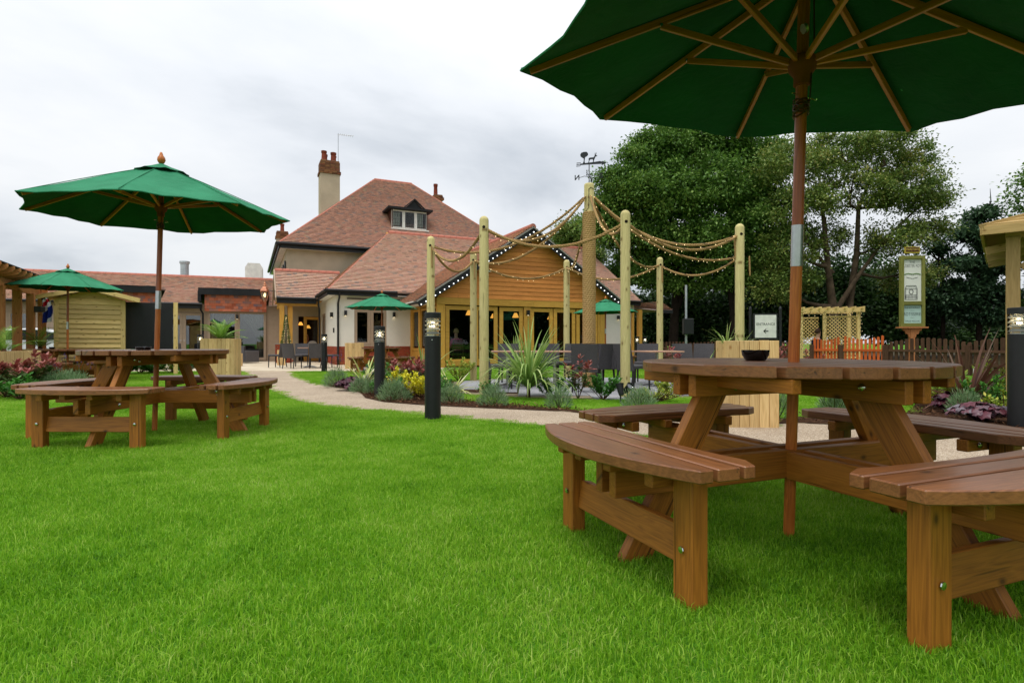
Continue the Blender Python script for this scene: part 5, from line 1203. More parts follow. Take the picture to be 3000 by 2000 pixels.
def terrace_table(px, Y, L, Wd, rz, lb, zt=.7):
    p = gx(px, Y); o = empty('terrace_table', p + Vector((0, 0, .02)), rz, lb, 'table', 'bistro tables on steel pedestals')
    MB().box((0, 0, zt), (L, Wd, .03)).build('table_top', MT['bistro'], o, bevel=.004)
    for x in ((0,) if L < 1 else (-L * .3, L * .3)):
        MB().tube([(x, 0, .03), (x, 0, zt - .015)], .03, 12).build('pedestal', MT['steel'], o, smooth=50)
        for k in range(4): a = R(45 + 90 * k); MB().tube([(x, 0, .05), (x + .18 * math.cos(a), .18 * math.sin(a), .04), (x + .3 * math.cos(a), .3 * math.sin(a), .01)], [.024, .02, .014], 8).build('foot', MT['steel'], o, smooth=50)
    return o
terrace_table(1556, 11.5, 1.6, .75, R(4), 'long timber topped table left of the rope mast'); terrace_table(1925, 11.6, .8, .8, R(10), 'small square table right of the mast beyond the foreground tabletop'); terrace_table(1765, 11.9, .8, .8, R(-12), 'small table hidden among the chairs behind the mast')
terrace_table(908, 20.2, .82, .82, R(22), 'square timber topped table on the entrance terrace')
# wicker armchair by the glazed bay
so = empty('wicker_armchair', gx(722, 24.6), R(150), 'boxy dark wicker armchair by the glazed bay', 'armchair')
MB().box((0, 0, .22), (.7, .7, .3)).build('seat', MT['wicker'], so, bevel=.02); MB().box((0, .32, .42), (.7, .1, .7)).build('backrest', MT['wicker'], so, bevel=.02)
for s in (-1, 1): MB().box((s * .36, 0, .32), (.1, .68, .5)).build('armrest', MT['wicker'], so, bevel=.02)
MB().box((0, -.04, .41), (.56, .56, .09)).build('cushion', MT['tan'], so, bevel=.03)
# ================================================================ trees
def tree(name, base, lobes, trunks, leaf, lb, cat='tree', lsz=(.15, .25), clr=.66, ncl=36, npl=110, group='trees beyond the fence', bark='barkdark', limbs=True, core=True):
    b = gx(*base); o = empty(name, b, 0, lb, cat, group); L_ = Leaves(); Mt = MB(); cen = []
    for (px, py, Y, rx, rz) in lobes:
        c = np.array(at(px, py, Y)) - np.array(b)
        n = int(ncl * (rx * rx * rz) ** .55 / 2.2) + 3; d = rdir(n, -.75); rad = RNG.uniform(.45, 1.05, n) ** .6
        cc = c + d * rad[:, None] * np.array([rx, rx * .95, rz]); tone = RNG.normal(0, .12, n)
        for q, tn in zip(cc, tone):
            k = int(npl * RNG.uniform(.6, 1.3)); sz = clr * RNG.uniform(.6, 1.25)
            P_ = q + RNG.normal(0, 1, (k, 3)) * np.array([sz * .55, sz * .55, sz * .34])
            D_ = (P_ - q) * .9 + rdir(k) * .6 + np.array([0, 0, -.15]); nn = rdir(k, .1) + np.array([0, 0, .7])
            L_.rhomb(P_, D_, nn, RNG.uniform(lsz[0], lsz[1], k), RNG.uniform(lsz[0] * .5, lsz[1] * .62, k), np.clip(RNG.normal(.45 + tn, .2, k), 0, 1))
        k = int(420 * rx * rz); P_ = c + rdir(k) * (RNG.random(k) ** .45 * .72)[:, None] * np.array([rx, rx * .95, rz])      # the leafy heart of the bough
        if core: L_.rhomb(P_, rdir(k) + np.array([0, 0, -.2]), rdir(k, .1) + np.array([0, 0, .6]), RNG.uniform(lsz[1], lsz[1] * 1.7, k), RNG.uniform(lsz[1] * .6, lsz[1], k), np.clip(RNG.normal(.4, .15, k), 0, 1))
        cen.append(Vector(c))
    link('crown', L_.mesh('crown', MT[leaf]), o)['kind'] = 'stuff'
    tops = []
    for t in trunks:                                                # each trunk: list of (px, py, Y, radius)
        pts = [at(px, py, Y) - b for (px, py, Y, r) in t]; Mt.tube(pts, [q[3] * .72 for q in t], 8); tops += [(p, q[3]) for p, q in zip(pts[1:], t[1:])]
    if limbs and tops:
        for c in cen:
            p, r = min(tops, key=lambda q: (q[0] - c).length + (2. if q[0].z > c.z else 0)); m = p.lerp(c, .5) + Vector((random.uniform(-.4, .4), random.uniform(-.4, .4), -.3))
            Mt.tube([p, p.lerp(m, .5) + Vector((0, 0, -.05)), m, c], [min(r * .6, .16), min(r * .45, .12), .07, .025], 6)
            for _ in range(4):
                e_ = c + Vector(rdir(1)[0]) * random.uniform(.8, 1.6); Mt.tube([m.lerp(c, .5), c.lerp(e_, .5), e_], [.045, .03, .01], 5)
    if Mt.v: Mt.build('trunk', MT[bark], o, smooth=60)
    return o
tree('broadleaf_tree', (1975, 33), [(1912, 470, 33, 2.2, 1.9), (1995, 425, 34, 2.2, 1.3), (1838, 560, 32.5, 1.8, 1.5), (1930, 580, 32, 2.4, 1.9), (1800, 665, 32.5, 1.5, 1.4), (1915, 720, 33, 2.2, 1.6), (1850, 790, 33, 1.5, 1.2), (1985, 820, 33.5, 1.8, 1.2), (1755, 640, 33, .9, 1.)],
     [[(1972, 1012, 33, .42), (1978, 900, 33, .33), (1985, 790, 33, .28), (1950, 650, 33, .2), (1930, 520, 33, .1)], [(1985, 900, 33, .28), (2030, 780, 33, .2), (2020, 640, 33, .14)]], 'leaf_dark', 'tall dense dark green tree behind the rope mast, nearest the pub', npl=190, clr=.6, lsz=(.14, .23))
tree('broadleaf_tree', (2150, 32), [(2120, 430, 34, 2.3, 1.6), (2225, 470, 33.5, 1.8, 1.5), (2070, 560, 32, 2.4, 2.), (2210, 580, 33, 2.1, 1.8), (2060, 700, 32, 2.2, 1.6), (2190, 690, 32, 2.2, 1.6), (2140, 805, 32.5, 2., 1.2), (2250, 780, 32.5, 1.4, 1.)],
     [[(2152, 1015, 32, .36), (2148, 900, 32, .3), (2130, 780, 32, .24), (2140, 620, 32.5, .15), (2140, 480, 33, .08)]], 'leaf_dark', 'dense dark green tree between the mast and the foreground parasol pole', npl=190, clr=.6, lsz=(.14, .23))
tree('sycamore_tree', (2460, 30), [(2330, 480, 30, 1.9, 1.3), (2450, 445, 31, 2., 1.3), (2580, 440, 31, 2.2, 1.2), (2670, 495, 31, 1.5, 1.1), (2345, 610, 29.5, 1.8, 1.4), (2490, 560, 30, 1.7, 1.2), (2630, 565, 30, 1.8, 1.2), (2705, 590, 31, 1.2, .9), (2320, 730, 30, 1.7, 1.3), (2610, 700, 30, 1.5, 1.), (2715, 680, 31, 1.1, .8), (2300, 840, 30, 1.6, 1.1), (2660, 800, 31, 1.4, 1.), (2410, 700, 31, 1.1, .9)],
     [[(2450, 1010, 30, .36), (2440, 900, 30, .3), (2425, 780, 30, .22), (2415, 660, 30, .16), (2400, 540, 30, .08)], [(2480, 1010, 30.3, .3), (2490, 880, 30.3, .26), (2510, 740, 30.3, .2), (2515, 610, 30.3, .14), (2560, 500, 30.3, .07)], [(2455, 900, 30, .2), (2520, 800, 30, .15), (2600, 690, 30, .08)], [(2440, 800, 30, .16), (2370, 720, 30, .1), (2330, 620, 30, .05)]],
     'leaf_olive', 'olive green tree with bare forked trunks right of the foreground pole', npl=170, ncl=34, clr=.56, bark='bark', lsz=(.12, .19), core=False)
tree('pine_tree', (2865, 33), [(2862, 640, 33, .6, .35), (2905, 625, 33, .4, .3), (2835, 690, 33, .9, .4), (2895, 720, 33, 1., .4), (2840, 770, 33, 1.2, .45), (2910, 790, 33, 1.2, .45), (2860, 845, 33, 1.5, .5), (2930, 870, 33, 1.2, .45), (2820, 890, 33, 1.1, .45), (2890, 930, 33, 1.4, .5)],
     [[(2868, 1012, 33, .22), (2870, 850, 33, .17), (2866, 700, 33, .1), (2864, 625, 33, .04)]], 'leaf_pine', 'dark blue green pine at the right edge of the trees', lsz=(.14, .28), clr=.5, ncl=34, npl=110)
tree('pine_tree', (2762, 34), [(2750, 730, 34, .7, .4), (2790, 770, 34, .8, .4), (2735, 800, 34, .9, .4), (2785, 840, 34, 1., .45), (2730, 870, 34, .9, .4), (2775, 910, 34, 1.1, .5)],
     [[(2762, 1012, 34, .17), (2764, 850, 34, .13), (2760, 700, 34, .05)]], 'leaf_pine', 'slim sparse pine just right of the pub sign', lsz=(.14, .26), clr=.45, ncl=24, npl=80)
tree('broadleaf_tree', (1690, 46), [(1690, 680, 46, 2., 1.4), (1650, 700, 46, 1.3, .9), (1720, 740, 46, 2., 1.5)], [[(1700, 1000, 46, .3), (1695, 800, 46, .2)]], 'leaf_olive', 'light green tree top peeping over the oak gable roof', ncl=24)
tree('broadleaf_tree', (3180, 30), [(3150, 560, 30, 2.6, 2.), (3280, 620, 30, 2.6, 2.), (3100, 700, 30, 2.2, 1.7), (3240, 760, 30, 2.6, 1.8), (3150, 860, 30, 2.2, 1.5)], [[(3180, 1010, 30, .35), (3180, 700, 30, .2)]], 'leaf_dark', 'dense dark tree outside the right edge behind the gazebo')
hs = [(1900, 39, 930, 2.6, 2.0), (2010, 38, 915, 2.6, 2.2), (2110, 39, 920, 2.6, 2.1), (2220, 37, 910, 2.8, 2.2), (2330, 38, 880, 2.8, 2.8), (2440, 37, 870, 2.8, 3.), (2550, 38, 875, 2.8, 2.8), (2660, 37, 915, 2.6, 2.), (2770, 39, 950, 2.4, 1.1), (2880, 40, 955, 2.4, 1.0), (3000, 39, 930, 2.8, 1.6), (3130, 38, 905, 3., 2.2)]
hl = ['behind the small bollard lights', 'behind the loudspeaker pole', 'behind the entrance sign, left side', 'behind the entrance sign, right side', 'left of the trellis arbour', 'straight behind the trellis arbour', 'between the arbour and the pub sign', 'behind the pub sign', 'under the slim pine', 'under the dark pine', 'behind the gazebo post', 'outside the right edge']
for (px, Y, py, rx, rz), lb in zip(hs, hl):
    tree('understorey_bush', (px, Y), [(px, py, Y, rx * .8, rz), (px - 30, py + 40, Y - 1, rx * .6, rz * .7), (px + 35, py + 45, Y - .6, rx * .6, rz * .7)], [[(px, 1008, Y, .12), (px + 6, 930, Y, .06)]], 'leaf_hedge', 'dark shady bush under the trees ' + lb, 'bush', (.2, .34), .75, 22, 90, 'dark bushes under the trees')

# the belt of trees goes on along the right side of the garden (seen in the window reflections)
_src = [o for o in COL.objects if o.name.startswith('broadleaf_tree') and o.parent is None][:2]
for i, (x, y) in enumerate(((25, 15), (26, 7), (24, -2), (19, -10), (31, 22))):
    copy_tree(_src[i % 2], (x, y, -.07), R(70 * i + 40), ['big dark tree outside the right edge beyond the gazebo', 'big dark tree outside the right edge level with the foreground', 'big dark tree right of and behind the camera', 'big dark tree well behind the camera', 'big dark tree far outside the right edge'][i])
_src = [o for o in COL.objects if o.name.startswith('understorey_bush') and o.parent is None]
for i, (x, y) in enumerate(((17.5, 12), (19, 8.5), (20.5, 5), (21.5, 1.5), (22, -2), (21, -6), (18.5, -9.5), (15, -12.5))):
    copy_tree(_src[i % 8], (x, y, -.07), R(50 * i), 'dark hedge bush outside the right edge, ' + ['first', 'second', 'third', 'fourth', 'fifth', 'sixth', 'seventh', 'eighth'][i] + ' from the gazebo')
# ================================================================ garden plants
def plant_root(name, px, Y, lb, group, z=0, cat='plant'):
    p = gx(px, Y); return empty(name, (p.x, p.y, p.z + z), 0, lb, cat, group)
def lavender(px, Y, r, h, lb, flowers=0, mat='leaf_lavender'):
    r *= .86; h *= .86; o = plant_root('lavender', px, Y, lb, 'clipped lavender and santolina mounds'); L_ = Leaves(); n = int(1500 * (r / .22) ** 1.5)
    d = rdir(n, 0.); rad = RNG.uniform(.35, 1., n) ** .5 * RNG.uniform(.82, 1.12, n); P_ = d * rad[:, None] * np.array([r, r, h]); P_[:, 2] += .02
    D_ = d * np.array([.9, .9, .7]) + rdir(n) * .45 + np.array([0, 0, .55])
    L_.rhomb(P_, D_, rdir(n), RNG.uniform(.035, .09, n), RNG.uniform(.004, .009, n), np.clip(RNG.normal(.5, .22, n), 0, 1)); link('foliage', L_.mesh('foliage', MT[mat]), o)['kind'] = 'stuff'
    mb = MB()
    for _ in range(14): e_ = Vector(rdir(1, .1)[0]); mb.tube([(0, 0, -.01), (e_.x * r * .4, e_.y * r * .4, h * .35), (e_.x * r * .8, e_.y * r * .8, h * .75)], [.006, .004, .002], 4)
    mb.build('stems', MT['twig'], o)
    if flowers:
        F_ = Leaves(); sb = MB()
        for _ in range(flowers):
            a = random.uniform(0, 6.28); q = random.uniform(.2, 1.) * r; t_ = Vector((q * math.cos(a) * 1.25, q * math.sin(a) * 1.25, h * random.uniform(1.2, 2.)))
            sb.tube([(q * .5 * math.cos(a), q * .5 * math.sin(a), h * .4), t_ * .8, t_], .0022, 4); k = 16
            P2 = np.array(t_) + np.stack([RNG.normal(0, .005, k), RNG.normal(0, .005, k), RNG.uniform(-.035, .02, k)], 1); F_.rhomb(P2, rdir(k, 0.), rdir(k), RNG.uniform(.008, .016, k), .007, RNG.random(k))
        sb.build('flower_stalks', MT['twig'], o); link('flowers', F_.mesh('flowers', MT['flower']), o)['kind'] = 'stuff'
    return o
def straps(name, px, Y, n, ln, wd, mat, lb, up=.75, droop=.9, group='strap leaved plants', z=0, stem=0, fold=.12, spread=1.):
    o = plant_root(name, px, Y, lb, group, z); L_ = Leaves()
    for i in range(n):
        a = random.uniform(0, 6.283); el = up * random.uniform(.35, 1.1); l = ln * random.uniform(.6, 1.08); f = i / n
        el = min(1.5, el + (.5 if f < .3 else 0)); dr = droop * random.uniform(.4, 1.2) * (1 - .7 * (f < .3)); p = np.array([.015 * math.cos(a), .015 * math.sin(a), stem * random.uniform(.75, 1.)]); pts = [p]; k = 8
        for j in range(k):
            e2 = el - dr * 1.5 * (j / k) ** 1.6; st = l / k; p = p + np.array([math.cos(a) * math.cos(e2) * st * spread, math.sin(a) * math.cos(e2) * st * spread, math.sin(e2) * st]); pts.append(p)
        w_ = wd * np.array([.55, .85, 1, 1, .95, .85, .65, .4, .05]) * random.uniform(.8, 1.15)
        L_.ribbon(pts, w_, np.clip(random.gauss(.5, .22) + np.linspace(-.08, .12, k), 0, 1), fold)
    link('leaves', L_.mesh('leaves', MT[mat]), o)['kind'] = 'stuff'
    if stem: MB().tube([(0, 0, -.02), (.004, .003, stem * .5), (0, 0, stem)], [.035, .03, .028], 8).build('trunk', MT['twigb'], o, smooth=60)
    return o
def shrub(name, px, Y, r, h, n, ls, mat, lb, top=None, nst=9, group='leafy garden shrubs', z=0, wf=.5):
    r *= 1.2; h *= 1.12; n = int(n * 1.9); nst = int(nst * 1.5); o = plant_root(name, px, Y, lb, group, z); L_ = Leaves(); mb = MB(); per = n // nst
    for _ in range(nst):
        a = random.uniform(0, 6.283); q = r * math.sqrt(random.uniform(.02, 1)); hh = h * random.uniform(.65, 1.) * (1 - .35 * (q / r) ** 2); e_ = np.array([q * math.cos(a), q * math.sin(a), hh]); m = e_ * np.array([.6, .6, .5])
        mb.tube([(0, 0, -.01), m, e_], [.008, .006, .003], 4); t = RNG.uniform(.22, 1., per) ** .8
        P_ = np.where((t < .5)[:, None], m * (t / .5)[:, None], m + (e_ - m) * ((t - .5) / .5)[:, None]) + RNG.normal(0, .012, (per, 3)); an = RNG.uniform(0, 6.283, per)
        D_ = np.stack([np.cos(an), np.sin(an), RNG.uniform(.05, .9, per) + (t > .9) * .5], 1); sh = np.clip(RNG.normal(.38, .16, per), 0, 1)
        if top: sh = np.where(t > top, RNG.uniform(.62, 1., per), np.clip(sh * .8, 0, .55))
        L_.rhomb(P_, D_, np.tile([0, 0, 1.], (per, 1)) + rdir(per) * .35, RNG.uniform(ls * .6, ls * 1.15, per), RNG.uniform(ls * wf * .6, ls * wf * 1.1, per), sh)
    link('leaves', L_.mesh('leaves', MT[mat]), o)['kind'] = 'stuff'; mb.build('stems', MT['twigb'], o); return o
def heuchera(px, Y, r, lb, mat='leaf_purple', n=70, h=.2):
    o = plant_root('heuchera', px, Y, lb, 'low dark leaved heucheras'); L_ = Leaves(); mb = MB(); d = rdir(n, .0)
    for i in range(n):
        c = Vector((d[i][0] * r * random.uniform(.3, 1), d[i][1] * r * random.uniform(.3, 1), .05 + h * (.35 + .65 * d[i][2]) * random.uniform(.7, 1.1))); mb.tube([(0, 0, 0), c * .6, c], .0025, 4)
        nn = (Vector((d[i][0], d[i][1], 1.1)) + Vector(rdir(1)[0]) * .35).normalized(); e1 = nn.orthogonal().normalized(); e2 = nn.cross(e1); R_ = random.uniform(.035, .06); k = 11
        V_ = [np.array(c)] + [np.array(c + (e1 * math.cos(6.283 * j / k) + e2 * math.sin(6.283 * j / k)) * R_ * (1 + .18 * math.sin(j * 2.9)) - nn * .012 * (1 + math.sin(j * 1.9))) for j in range(k)]
        L_.arr(np.array(V_), np.array([(0, 1 + j, 1 + (j + 1) % k) for j in range(k)]), np.full(k, np.clip(random.gauss(.45, .25), 0, 1)) + RNG.uniform(-.08, .08, k))
    link('leaves', L_.mesh('leaves', MT[mat]), o)['kind'] = 'stuff'; mb.build('stalks', MT['leaf_purple'], o); return o
# lavender mounds along the mulch strip
lavender(985, 11.3, .3, .42, 'grey green lavender at the left tip of the island bed', 12); lavender(1157, 8.75, .29, .36, 'rounded santolina mound right of the second bollard'); lavender(1322, 8.3, .2, .32, 'rounded santolina mound just right of the nearest bollard')
lavender(1445, 7.85, .23, .32, 'rounded grey mound left of the cordyline by the mulch strip'); lavender(1638, 7.5, .19, .32, 'small grey mound right of the cordyline by the mulch strip'); lavender(1872, 6.85, .25, .34, 'bushy grey mound left of the foreground tabletop')
lavender(2092, 6.55, .2, .34, 'grey lavender left of the foreground planter', 8); lavender(2278, 6.2, .19, .36, 'grey mound right of the foreground planter'); lavender(2443, 6.5, .2, .28, 'purple flowering lavender on the lawn seen under the tabletop', 55)
lavender(1096, 9.9, .2, .28, 'small lavender behind the second bollard', 10); lavender(1270, 10.4, .25, .3, 'flowering lavender behind the nearest bollard', 14)
lavender(2828, 6.6, .2, .32, 'thin grey green mound below the bronze flax'); lavender(2560, 6.35, .17, .3, 'small grey mound behind the foreground table leg')
lavender(172, 10.0, .5, .42, 'wide rosemary mound beside the blue garden spotlight', 0); lavender(205, 10.7, .4, .4, 'flowering lavender beside the left picnic table', 18)
# island bed
heuchera(1027, 10.6, .34, 'dark purple heuchera clump at the left of the island bed', n=110); heuchera(1207, 9.3, .2, 'dark purple heuchera between the two near bollards', n=60); heuchera(2873, 5.95, .33, 'silvery red heuchera at the right path edge', 'leaf_silver', 110, .16); heuchera(2775, 6.9, .2, 'dark heuchera below the golden shrub', n=50)
straps('striped_flax', 1068, 12.2, 34, .78, .05, 'leaf_stripe', 'cream striped flax arching over the heuchera'); straps('striped_flax', 1325, 9.9, 30, .55, .045, 'leaf_stripe', 'cream striped flax right of the nearest bollard')
straps('garden_flax', 1240, 12.2, 40, 1.1, .045, 'leaf_strap', 'tall green flax spilling out behind the nearest bollard', up=.95); shrub('golden_shrub', 1162, 10.3, .22, .42, 420, .06, 'leaf_yellow', 'bright yellow leaved shrub left of the nearest bollard', wf=.55); shrub('golden_shrub', 1229, 8.9, .24, .42, 520, .06, 'leaf_yellow', 'golden yellow shrub touching the nearest bollard', wf=.55)
shrub('photinia', 1190, 11.2, .4, .62, 420, .11, 'leaf_photinia', 'red tipped photinia in the middle of the island bed', .72); shrub('photinia', 1235, 12.1, .35, .6, 300, .11, 'leaf_photinia', 'green and red photinia behind the nearest bollard', .8); shrub('yellow_green_shrub', 1345, 13.2, .35, .55, 420, .07, 'leaf_yellowgreen', 'yellow green shrub behind the striped flax'); shrub('leafy_shrub', 1115, 12.8, .35, .5, 420, .08, 'leaf_shrub', 'green leafy shrub behind the second bollard')
shrub('leafy_shrub', 1140, 9.6, .3, .32, 520, .06, 'leaf_shrub', 'low green shrub between the second bollard and the yellow shrub'); shrub('golden_shrub', 1205, 9.9, .22, .36, 420, .055, 'leaf_yellow', 'yellow shrub glimpsed between the two near bollards', wf=.55); shrub('leafy_shrub', 1285, 9.2, .24, .34, 420, .06, 'leaf_shrub', 'low green shrub behind the right of the nearest bollard'); lavender(1060, 10.1, .24, .3, 'small grey lavender right of the purple heuchera', 8)
straps('cordyline', 1548, 9.15, 170, 1.12, .036, 'leaf_strap', 'large spiky green cordyline in front of the rope terrace', up=1.0, droop=1.3, stem=.2); straps('cordyline', 1508, 12.9, 50, .75, .045, 'leaf_strap', 'upright spiky cordyline behind the terrace chairs', up=1.3, droop=.35, stem=.4)
shrub('leafy_shrub', 1440, 9.3, .2, .28, 220, .06, 'leaf_shrub', 'low green shrub at the foot of the tall near left post'); shrub('leafy_shrub', 1625, 9.1, .28, .38, 620, .06, 'leaf_shrub', 'round green shrub right of the cordyline'); shrub('photinia', 1694, 9.0, .22, .72, 150, .1, 'leaf_photinia', 'slender photinia with one red tip before the chairs', .8, 4); shrub('leafy_shrub', 1766, 8.85, .3, .42, 760, .06, 'leaf_shrub', 'dense green shrub left of the garden spotlight')
shrub('golden_heather', 1915, 8.6, .38, .24, 700, .035, 'leaf_yellowgreen', 'low yellow tinged heather right of the garden spotlight', nst=30); shrub('variegated_shrub', 1965, 9.4, .22, .3, 260, .07, 'leaf_yellowgreen', 'small variegated shrub below the foreground tabletop edge'); shrub('photinia', 1965, 12.6, .2, .95, 110, .1, 'leaf_photinia', 'tall photinia sprig right of the terrace', .75, 4); straps('garden_flax', 2050, 10.2, 18, .9, .03, 'leaf_strap', 'arching green flax left of the foreground planter', up=.9)
straps('sedge', 2128, 5.72, 16, .3, .012, 'leaf_strap', 'thin grassy sedge in the foreground planter', up=1.1, z=.8, group='planter plants'); straps('sedge', 2172, 5.8, 10, .22, .01, 'leaf_strap', 'few green blades at the back of the foreground planter', up=1.0, z=.8, group='planter plants')
# right bed
straps('bronze_flax', 2835, 7.4, 46, 1.05, .05, 'leaf_bronze', 'bronze flax with arching leaves beyond the foreground table', up=1.05, droop=.75); shrub('golden_shrub', 2750, 7.6, .35, .45, 620, .07, 'leaf_yellowgreen', 'golden green shrub left of the bronze flax'); shrub('golden_shrub', 2910, 8.2, .5, .62, 900, .07, 'leaf_yellowgreen', 'large golden green shrub right of the bronze flax', nst=16); shrub('leafy_shrub', 2900, 6.9, .35, .42, 520, .07, 'leaf_shrub', 'green shrub beside the right edge bollard'); shrub('photinia', 2290, 11.5, .25, .85, 150, .1, 'leaf_photinia', 'photinia sprig with pink tips left of the foreground pole', .7, 5); shrub('photinia', 2385, 11.8, .25, .72, 130, .1, 'leaf_photinia', 'photinia sprig with pink tips right of the foreground pole', .7, 5)
shrub('variegated_shrub', 2945, 6.4, .22, .3, 260, .06, 'leaf_yellowgreen', 'pale variegated shrub at the foot of the right bollard')
# left bed
shrub('photinia', 75, 9.7, .42, .66, 560, .13, 'leaf_photinia', 'large photinia with red young leaves at the left edge', .84, 12); shrub('photinia', 20, 9.2, .4, .56, 420, .13, 'leaf_photinia', 'photinia bush cut by the left picture edge', .88, 10); shrub('photinia', 128, 10.8, .34, .6, 300, .12, 'leaf_photinia', 'photinia with crimson tips behind the blue spotlight', .74, 9); straps('bronze_flax', 18, 10.4, 30, .95, .05, 'leaf_bronze', 'bronze flax fanning out at the left edge', up=.9)
shrub('leafy_shrub', 60, 8.9, .4, .35, 420, .09, 'leaf_shrub', 'low green shrub at the front of the left bed')
for i, px in enumerate((372, 410, 452, 500, 545)): shrub('variegated_shrub', px, 16.6 + .3 * (i % 2), .3, .38, 260, .12, 'leaf_yellowgreen' if i % 2 else 'leaf_shrub', ['first', 'second', 'third', 'fourth', 'fifth'][i] + ' low variegated plant from the left in the pebble bed', group='plants in the pebble bed')
# palms and planter plants
def palm(px, Y, z, n, ln, lb):
    o = plant_root('palm', px, Y, lb, 'small potted palms', z); L_ = Leaves()
    for i in range(n):
        a = random.uniform(0, 6.283); el = random.uniform(.5, 1.45); k = 7; p = np.array([0., 0, 0]); mid = [p]
        for j in range(k): e2 = el - .9 * (j / k) ** 1.5; st = ln * random.uniform(.8, 1.05) / k; p = p + st * np.array([math.cos(a) * math.cos(e2), math.sin(a) * math.cos(e2), math.sin(e2)]); mid.append(p)
        mid = np.array(mid); L_.ribbon(mid, np.full(k + 1, .006), .3)
        for j in range(2, k + 1):
            for s in (-1, 1):
                for q in (0, .33, .66):
                    b = mid[j - 1] + (mid[j] - mid[j - 1]) * q; sd = np.array([-math.sin(a), math.cos(a), 0]) * s; t = mid[j] - mid[j - 1]; t /= np.linalg.norm(t)
                    L_.rhomb(b[None], (sd * .7 + t * .9 + np.array([0, 0, -.1]))[None], np.array([[0, 0, 1.]]), np.array([ln * .3]), np.array([ln * .022]), np.array([np.clip(random.gauss(.5, .2), 0, 1)]))
    link('fronds', L_.mesh('fronds', MT['leaf_palm']), o)['kind'] = 'stuff'; MB().lathe([(.05, -.06), (.04, .05), (.02, .1), (0, .1)], 8).build('trunk', MT['twigb'], o); return o
palm(648, 13.9, .93, 26, .62, 'bright green palm growing in the left planter'); palm(12, 10.2, .7, 18, .6, 'palm in the planter under the left pergola'); palm(118, 13.9, .75, 18, .6, 'palm beside the pale shed and flag')
# conifer wrapped in fairy lights at the porch
o = plant_root('conifer', 838, 22.5, 'narrow conifer sparkling with fairy lights beside the porch posts', None, .3, 'tree'); L_ = Leaves(); n = 2600; zz = RNG.uniform(0, 1, n) ** 1.3; an = RNG.uniform(0, 6.283, n); rr_ = .24 * (1 - zz) * RNG.uniform(.5, 1.05, n)
P_ = np.stack([rr_ * np.cos(an), rr_ * np.sin(an), .15 + 1.55 * zz], 1); L_.rhomb(P_, np.stack([np.cos(an), np.sin(an), RNG.uniform(-.2, .6, n)], 1), rdir(n), .07, .02, RNG.random(n)); link('foliage', L_.mesh('foliage', MT['leaf_hedge']), o)['kind'] = 'stuff'; MB().tube([(0, 0, -.1), (0, 0, 1.6)], [.03, .006], 6).build('trunk', MT['twigb'], o)
fm = MB()
for i in range(110): z = (i / 110); a = i * .9; fm.lathe([(0, -.011), (.011, 0), (0, .011)], 6, Matrix.Translation((.27 * (1 - z) * math.cos(a), .27 * (1 - z) * math.sin(a), .15 + 1.5 * z)))
fm.build('fairy_bulbs', MT['fairy'], o)['kind'] = 'stuff'
# ================================================================ shed, blackboard, pergola, flag
SH = empty('garden_shed', gx(265, 15.0), R(32), 'small pale timber shed clad in horizontal boards with shallow gable roof', 'shed')
sw, sd_, shh = 1.52, 1.3, 2.05
nb = 16; bh = (shh - .03) / nb
for i in range(nb):
    z = .03 + (i + .5) * bh; mb = MB(); l2 = sw / 2 - .1
    mb.hexa([(-l2, -.034, -bh / 2 - .012), (l2, -.034, -bh / 2 - .012), (l2, .002, -bh / 2 - .012), (-l2, .002, -bh / 2 - .012), (-l2, -.004, bh / 2), (l2, -.004, bh / 2), (l2, .012, bh / 2), (-l2, .012, bh / 2)])
    mb.build('board', MT['shed'], SH, Matrix.Translation((0, -.012, z)))
MB().box((0, .04, shh / 2), (sw - .04, .04, shh)).build('front_wall', MT['shed'], SH)
for s in (-1, 1):
    beam('corner_post', (s * (sw / 2 - .05), .0, -.02), (s * (sw / 2 - .05), .0, shh), .1, .07, MT['shed'], SH, up=(0, 1, 0))
    for i in range(8): beam('board', (s * (sw / 2 - .012), .08 + i * .155, -.02), (s * (sw / 2 - .012), .08 + i * .155, shh), .15, .022, MT['shed'], SH, up=(1, 0, 0))
    MB().span((s * 1.08, .6, shh + .02), (0, .6, shh + .3), 1.75, .03).build('roof_panel', MT['shed'], SH)
    beam('bargeboard', (s * 1.1, -.3, shh - .01), (s * .0, -.3, shh + .275), .03, .11, MT['shed'], SH)
MB().prism([(-.74, shh), (.74, shh), (0, shh + .24)], -.03, .0, Matrix.Rotation(R(90), 4, 'X')).build('gable', MT['shed'], SH); MB().box((0, 1.3, shh / 2), (sw, .03, shh)).build('back_wall', MT['shed'], SH)
BB = empty('blackboard', gx(428, 15.9), R(24), 'large blank blackboard on a pale timber post beside the shed', 'blackboard')
MB().box((0, 0, 1.38), (1.3, .03, 1.3)).build('board', MT['blackpaint'], BB, bevel=.004); MB().box((0, .02, .5), (1.3, .03, .42)).build('lower_panel', MT['fence'], BB)
for s in (-.68, .72): beam('post', (s, .0, -.05), (s, 0, 2.05), .1, .1, MT['shed'], BB, up=(0, 1, 0))
PG = empty('pergola', (-10.7, 11.8, g(0, 12)), 0, 'red brown timber pergola with curved rafter ends at the left edge', 'pergola')
o0 = Vector((-10.7, 11.8, 0)); dv = Vector((-.46, .888, 0)).normalized(); pv = Vector((-.888, -.46, 0))
def pg(al, ac, z): return dv * al + pv * ac + Vector((0, 0, z))
for k, al in enumerate((-1.6, .1, 1.25, 2.3, 3.3)):
    beam('post', pg(al, 0, -.05), pg(al, 0, 2.1), .15, .15, MT['pergola'], PG, up=pv)
    if k in (0, 2, 4): beam('post', pg(al, 2.6, -.05), pg(al, 2.6, 2.1), .15, .15, MT['pergola'], PG, up=pv)
